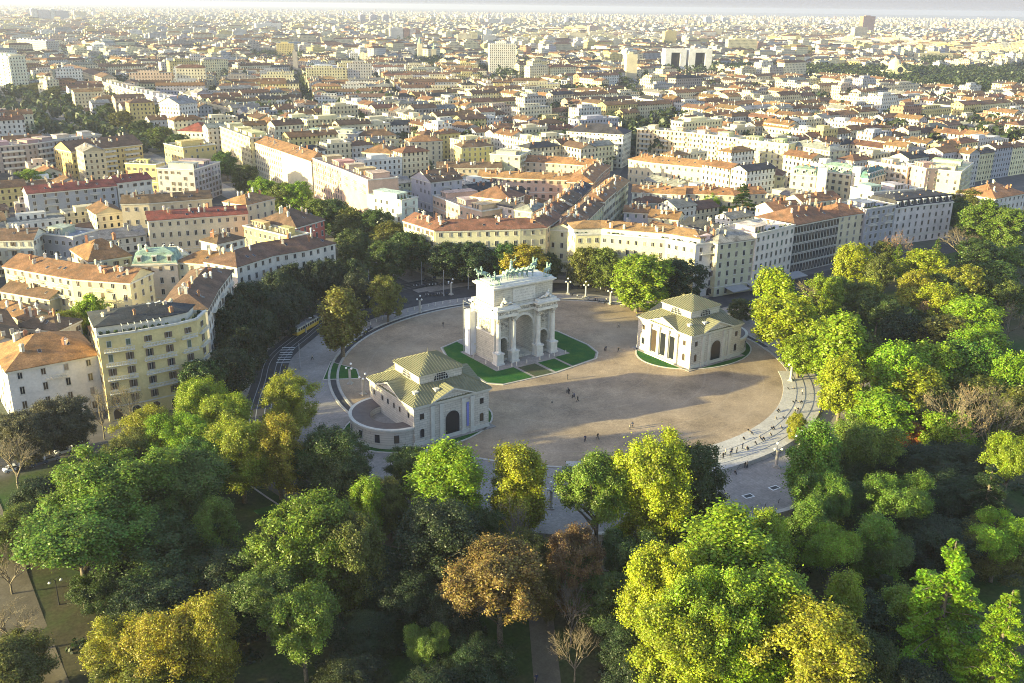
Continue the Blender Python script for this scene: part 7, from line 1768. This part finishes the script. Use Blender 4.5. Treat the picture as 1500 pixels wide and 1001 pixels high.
for i, (x, y, pose, place) in enumerate(PEOPLE):
    cn, c = CL[(i * 5 + i // 3) % len(CL)]
    verb = {'sit': 'seated', 'stand': 'standing', 'walk': 'walking'}[pose]
    o = link('person', PM[pose], None, (x, y, zstep(x, y)), pr.uniform(0, 6.28) if pose != 'sit' else math.atan2(y - PC[1], x - PC[0]) - PI / 2, c)
    s = pr.uniform(.98, 1.12); o.scale = (s * 1.1, s * 1.1, s)
    tag(o, '%s person in a %s top, %s' % (verb, cn, place), 'person', 'people on the steps' if 'steps' in place else 'people in the plaza')
# stone pillar lamps with white globes
def pillar_lamp(x, y, z, label, tall=False):
    t = thing('pillar_lamp', label, 'lamp', (x, y, z), pr.uniform(0, 1), 'stone pillar lamps around the plaza')
    b = MB(); b.box(-.75, .75, -.75, .75, 0, .3); b.box(-.5, .5, -.5, .5, .3, .6); b.lathe([(.44, .6), (.4, 1.0), (.36, 4.2), (.44, 4.35), (.44, 4.6)], 10); b.build('pillar', [M['lampstone']], t)
    for k in range(3):
        a = 2 * PI * k / 3; ca, sa = math.cos(a), math.sin(a); h = 5.0 + (.9 if k == 0 else .0)
        b = MB(); b.tube([(0, 0, 4.5), (ca * .6, sa * .6, 4.7), (ca * .95, sa * .95, h - .25)], [.09, .07, .06], 6); b.build('arm', [M['dark']], t)
        b = MB(); b.lathe([(.05, -.34), (.24, -.26), (.36, 0), (.25, .26), (.03, .36)], 10); b.build('globe', [M['lampwhite']], t, (ca * .95, sa * .95, h), smooth=True)
for x, y, lab in LAMPS: pillar_lamp(x, y, zstep(x, y), lab)
def pole(x, y, h, label, head):
    t = thing('lamp_post' if head else 'tram_pole', label, 'post', (x, y, zstep(x, y)), pr.uniform(0, 6), 'tall grey posts round the tram loop')
    b = MB(); b.lathe([(.3, 0), (.26, .8), (.17, 1.0), (.11, h)], 8); b.build('pole', [M['steel']], t)
    if head:
        b = MB(); b.tube([(0, 0, h - .1), (1.6, 0, h + .25)], [.07, .05], 5); b.build('arm', [M['steel']], t); b = MB(); b.box(1.2, 2.2, -.22, .22, h + .15, h + .33); b.build('lantern', [M['lampwhite']], t)
for x, y, h, lab, head in POLES: pole(x, y, h, lab, head)
def park_lamp(x, y, label):
    t = thing('park_lamp', label, 'lamp', (x, y, gz(x, y)), 0, 'park path lamps')
    b = MB(); b.lathe([(.2, 0), (.12, .5), (.07, 5.2)], 8); b.build('pole', [M['dark']], t)
    for s in (-1, 1):
        b = MB(); b.tube([(0, 0, 5.1), (s * .3, 0, 5.7), (s * .8, 0, 5.8), (s * 1.0, 0, 5.3)], [.05, .05, .05, .04], 5); b.build('arm', [M['dark']], t); b = MB(); b.lathe([(.3, 0), (.24, .18), (.05, .3)], 8); b.build('lantern', [M['lampwhite']], t, (s * 1.0, 0, 5.02))
for x, y, lab in PARKLAMPS: park_lamp(x, y, lab)
# cars
def car_parts():
    prof_ = [(-2.1, .35), (-2.15, .75), (-1.95, .95), (-1.45, 1.0), (-.95, 1.42), (.55, 1.45), (1.2, .98), (1.95, .88), (2.12, .65), (2.1, .35)]
    def side(w0, w1): return None
    b = MB(); W = .86
    for i in range(len(prof_) - 1):
        (x0, z0), (x1, z1) = prof_[i], prof_[i + 1]; wa, wb = W - max(0, z0 - .95) * .35, W - max(0, z1 - .95) * .35
        b.face([(x0, -wa, z0), (x0, wa, z0), (x1, wb, z1), (x1, -wb, z1)])
    for s in (-1, 1): b.face([(x, s * (W - max(0, z - .95) * .35), z) for x, z in prof_][::s])
    b.face([(-2.1, -W, .35), (2.1, -W, .35), (2.1, W, .35), (-2.1, W, .35)][::-1])
    body = b.mesh('body', [M['car']])
    g = MB()
    g.face([(-1.42, -.74, 1.04), (-1.42, .74, 1.04), (-1.0, .68, 1.39), (-1.0, -.68, 1.39)]); g.face([(1.17, .74, 1.03), (1.17, -.74, 1.03), (.6, -.68, 1.41), (.6, .68, 1.41)])
    for s in (-1, 1): g.face([(-1.3, s * .875, 1.0), (1.0, s * .875, 1.0), (.5, s * .73, 1.38), (-.95, s * .73, 1.38)][::s])
    glass = g.mesh('glazing', [M['glass']])
    w = MB(); w.tube([(0, -.1, 0), (0, .1, 0)], [.32, .32], 12, 0); w.tube([(0, -.11, 0), (0, .11, 0)], [.17, .17], 8, 1); wheel = w.mesh('wheel', [M['rubber'], M['steel']])
    return body, glass, wheel
CB, CG, CW = car_parts()
for x, y, rz, col, lab in CARS:
    t = thing('parked_car', lab, 'car', (x, y, .1 if y > -20 else gz(x, y) + .06), rz, 'cars parked in the streets')
    link('body', CB, t, color=col); link('glazing', CG, t)
    for sx in (-1.3, 1.3):
        for sy in (-.78, .78): link('wheel', CW, t, (sx, sy, .32))
# two-wheelers in racks
def bike_mesh(scooter):
    b = MB()
    for x in (-.55, .55): b.tube([(x, -.04, .33), (x, .04, .33)], [.33, .33], 10, 1)
    if scooter: b.tube([(-.7, 0, .75), (-.2, 0, .8), (.1, 0, .45), (.4, 0, .5), (.5, 0, 1.05)], [.14, .2, .14, .12, .07], 6); b.tube([(.5, -.32, 1.05), (.5, .32, 1.05)], [.03, .03], 4, 1)
    else: b.tube([(-.55, 0, .33), (-.15, 0, .8), (.4, 0, .75), (.55, 0, .33)], [.04, .04, .04, .04], 5); b.tube([(-.15, 0, .8), (-.05, 0, .33), (.4, 0, .75)], [.04, .04, .04], 5); b.tube([(.42, -.28, .98), (.42, .28, .98)], [.03, .03], 4); b.tube([(-.3, 0, .9), (-.05, 0, .92)], [.07, .05], 5, 1); b.tube([(.6, 0, .8), (.85, 0, .8)], [.16, .16], 5, 1)
    return b.mesh('scooter' if scooter else 'bicycle', [M['car'], M['rubber']])
BM = [bike_mesh(False), bike_mesh(True)]
for x, y, rz, k, col, lab, grp in BIKES:
    tag(link('motor_scooter' if k else 'bicycle', BM[k], None, (x, y, .06), rz, col), lab, 'scooter' if k else 'bicycle', grp)
# tram
(x0, y0), (x1, y1) = TRAM
L = math.hypot(x1 - x0, y1 - y0); t = thing('tram', 'old yellow and cream tram rounding the bend below the dark oaks', 'tram', (x0, y0, .1), math.atan2(y1 - y0, x1 - x0))
b = MB(); b.prism([(0, -.9), (.5, -1.15), (L - .5, -1.15), (L, -.9), (L, .9), (L - .5, 1.15), (.5, 1.15), (0, .9)], .45, 1.55, 0, None, True); b.build('body', [M['tramy']], t)
b = MB(); b.prism([(.05, -.85), (.5, -1.1), (L - .5, -1.1), (L - .05, -.85), (L - .05, .85), (L - .5, 1.1), (.5, 1.1), (.05, .85)], 1.55, 2.75, 0); b.build('upper_body', [M['tramw']], t)
for k in range(9):
    for s in (-1, 1): w_ = MB(); w_.box(-.55, .55, -.02, .02, 1.65, 2.5); w_.build('window', [M['glass']], t, (1.2 + k * (L - 2.4) / 8, s * 1.12, 0))
w_ = MB(); w_.box(-.02, .03, -.65, .65, 1.6, 2.5); w_.build('windscreen', [M['glass']], t, (.03, 0, 0))
b = MB(); b.prism([(.1, -.9), (L - .1, -.9), (L - .1, .9), (.1, .9)], 2.75, 3.05, 0); b.build('roof', [M['steel']], t); b = MB(); b.tube([(L * .5, 0, 3.0), (L * .4, 0, 4.2), (L * .5, 0, 5.0)], [.05, .05, .05], 5); b.tube([(L * .5, -.7, 5.0), (L * .5, .7, 5.0)], [.04, .04], 4); b.build('pantograph', [M['dark']], t)
for k in (.2, .8): b = MB(); b.box(-1.4, 1.4, -.9, .9, .05, .45); b.build('bogie', [M['dark']], t, (L * k, 0, 0))
# awnings at the foot of the white palazzo
for k in range(4):
    x = 104 + k * 11.5; b = MB(); b.face([(0, 0, 3.4), (9.5, 0, 3.4), (9.5, -5.2, 2.6), (0, -5.2, 2.6)]); b.face([(0, -5.2, 2.6), (9.5, -5.2, 2.6), (9.5, -5.2, 2.25), (0, -5.2, 2.25)])
    t = thing('street_awning', 'grey cafe awning at the foot of the palazzi, %s from the corner' % ORD[k], 'awning', (x, 7, 0), -.02, 'grey cafe awnings'); b.build('canvas', [M['steel']], t)
    for px_ in (.3, 9.2): b = MB(); b.tube([(px_, -5.1, 0), (px_, -5.1, 2.6)], [.05, .05], 5); b.build('post', [M['dark']], t)
# arcaded retaining wall at the front of the lower pavement
t = thing('retaining_wall', 'dark wall with round-headed blind arches below the lower pavement', 'wall', (PC[0], PC[1], 0))
b = MB(); ww = MB(); a0, a1, n = R(-128), R(-55), 44
def rp(r_, a): return (r_ * math.cos(a), r_ * math.sin(a))
for k in range(n):
    p, q = a0 + (a1 - a0) * k / n, a0 + (a1 - a0) * (k + 1) / n
    for ra, z0, z1 in ((97.5, -4.2, -.9), (97.9, -4.2, -3.4), (97.8, -1.1, -.55)): b.face([(*rp(ra, p), z0), (*rp(ra, q), z0), (*rp(ra, q), z1), (*rp(ra, p), z1)])
    b.face([(*rp(96.6, p), -.55), (*rp(97.8, p), -.55), (*rp(97.8, q), -.55), (*rp(96.6, q), -.55)]); b.face([(*rp(96.6, q), -1.3), (*rp(96.6, p), -1.3), (*rp(96.6, p), -.55), (*rp(96.6, q), -.55)])
b.build('wall', [M['pav']], t)
for k in range(22):
    a = a0 + (a1 - a0) * (k + .5) / 22; x, y = rp(97.53, a); pts = [(-1.1, -3.3), (1.1, -3.3)] + [(1.1 * math.cos(PI * j / 8), -2.3 + 1.1 * math.sin(PI * j / 8)) for j in range(9)]
    c_ = MB(); c_.face([(u, -.03, z) for u, z in pts]); c_.build('blind_arch', [M['dark']], t, (x, y, 0), a + PI / 2)
for k in range(30):
    a = R(-126) + R(72) * k / 30; x, y = pol(93.5, a); b = MB(); b.tube([(0, 0, 0), (0, 0, .75), (.5, 0, 1.05)], [.09, .07, .05], 5); o = b.build('bollard', [M['dark']], None, (x, y, -1.24), a + PI / 2)
    tag(o, 'dark curved bollard in the file along the edge of the lower pavement', 'bollard', 'curved bollards on the lower pavement')
for k in range(26):
    a = R(62) + R(62) * k / 26; x, y = pol(74.5, a); b = MB(); b.lathe([(.2, 0), (.15, .3), (.14, .7), (.22, .9), (.16, 1.05), (.05, 1.12)], 8); o = b.build('bollard', [M['trim']], None, (x, y, .02))
    tag(o, 'pale round-topped bollard in the curve behind the arch', 'bollard', 'pale bollards behind the arch')
for k, (x, y) in enumerate([(-31, 42), (-29.2, 43.4), (-27.5, 44.6), (-34.5, 39), (-36, 37.4)]):
    t = thing('street_bench', 'long dark bench beside the ring kerb, %s from the olive plane' % ORD[k], 'bench', (x, y, .02), R(38)); b = MB(); b.box(-1.1, 1.1, -.25, .25, .4, .5); b.build('seat', [M['dark']], t)
    for s in (-.8, .8): b = MB(); b.box(s - .08, s + .08, -.22, .22, 0, .4); b.build('leg', [M['dark']], t)
t = thing('folded_parasol', 'dark folded parasol standing alone on the pavement near the olive tree', 'parasol', (*PARASOL, .02)); b = MB(); b.lathe([(.45, 1.0), (.4, 1.8), (.25, 3.2), (.04, 4.0)], 8); b.build('canvas', [M['trouser']], t); b = MB(); b.lathe([(.5, 0), (.5, .12), (.06, .15), (.05, 1.1)], 8); b.build('stand', [M['dark']], t)
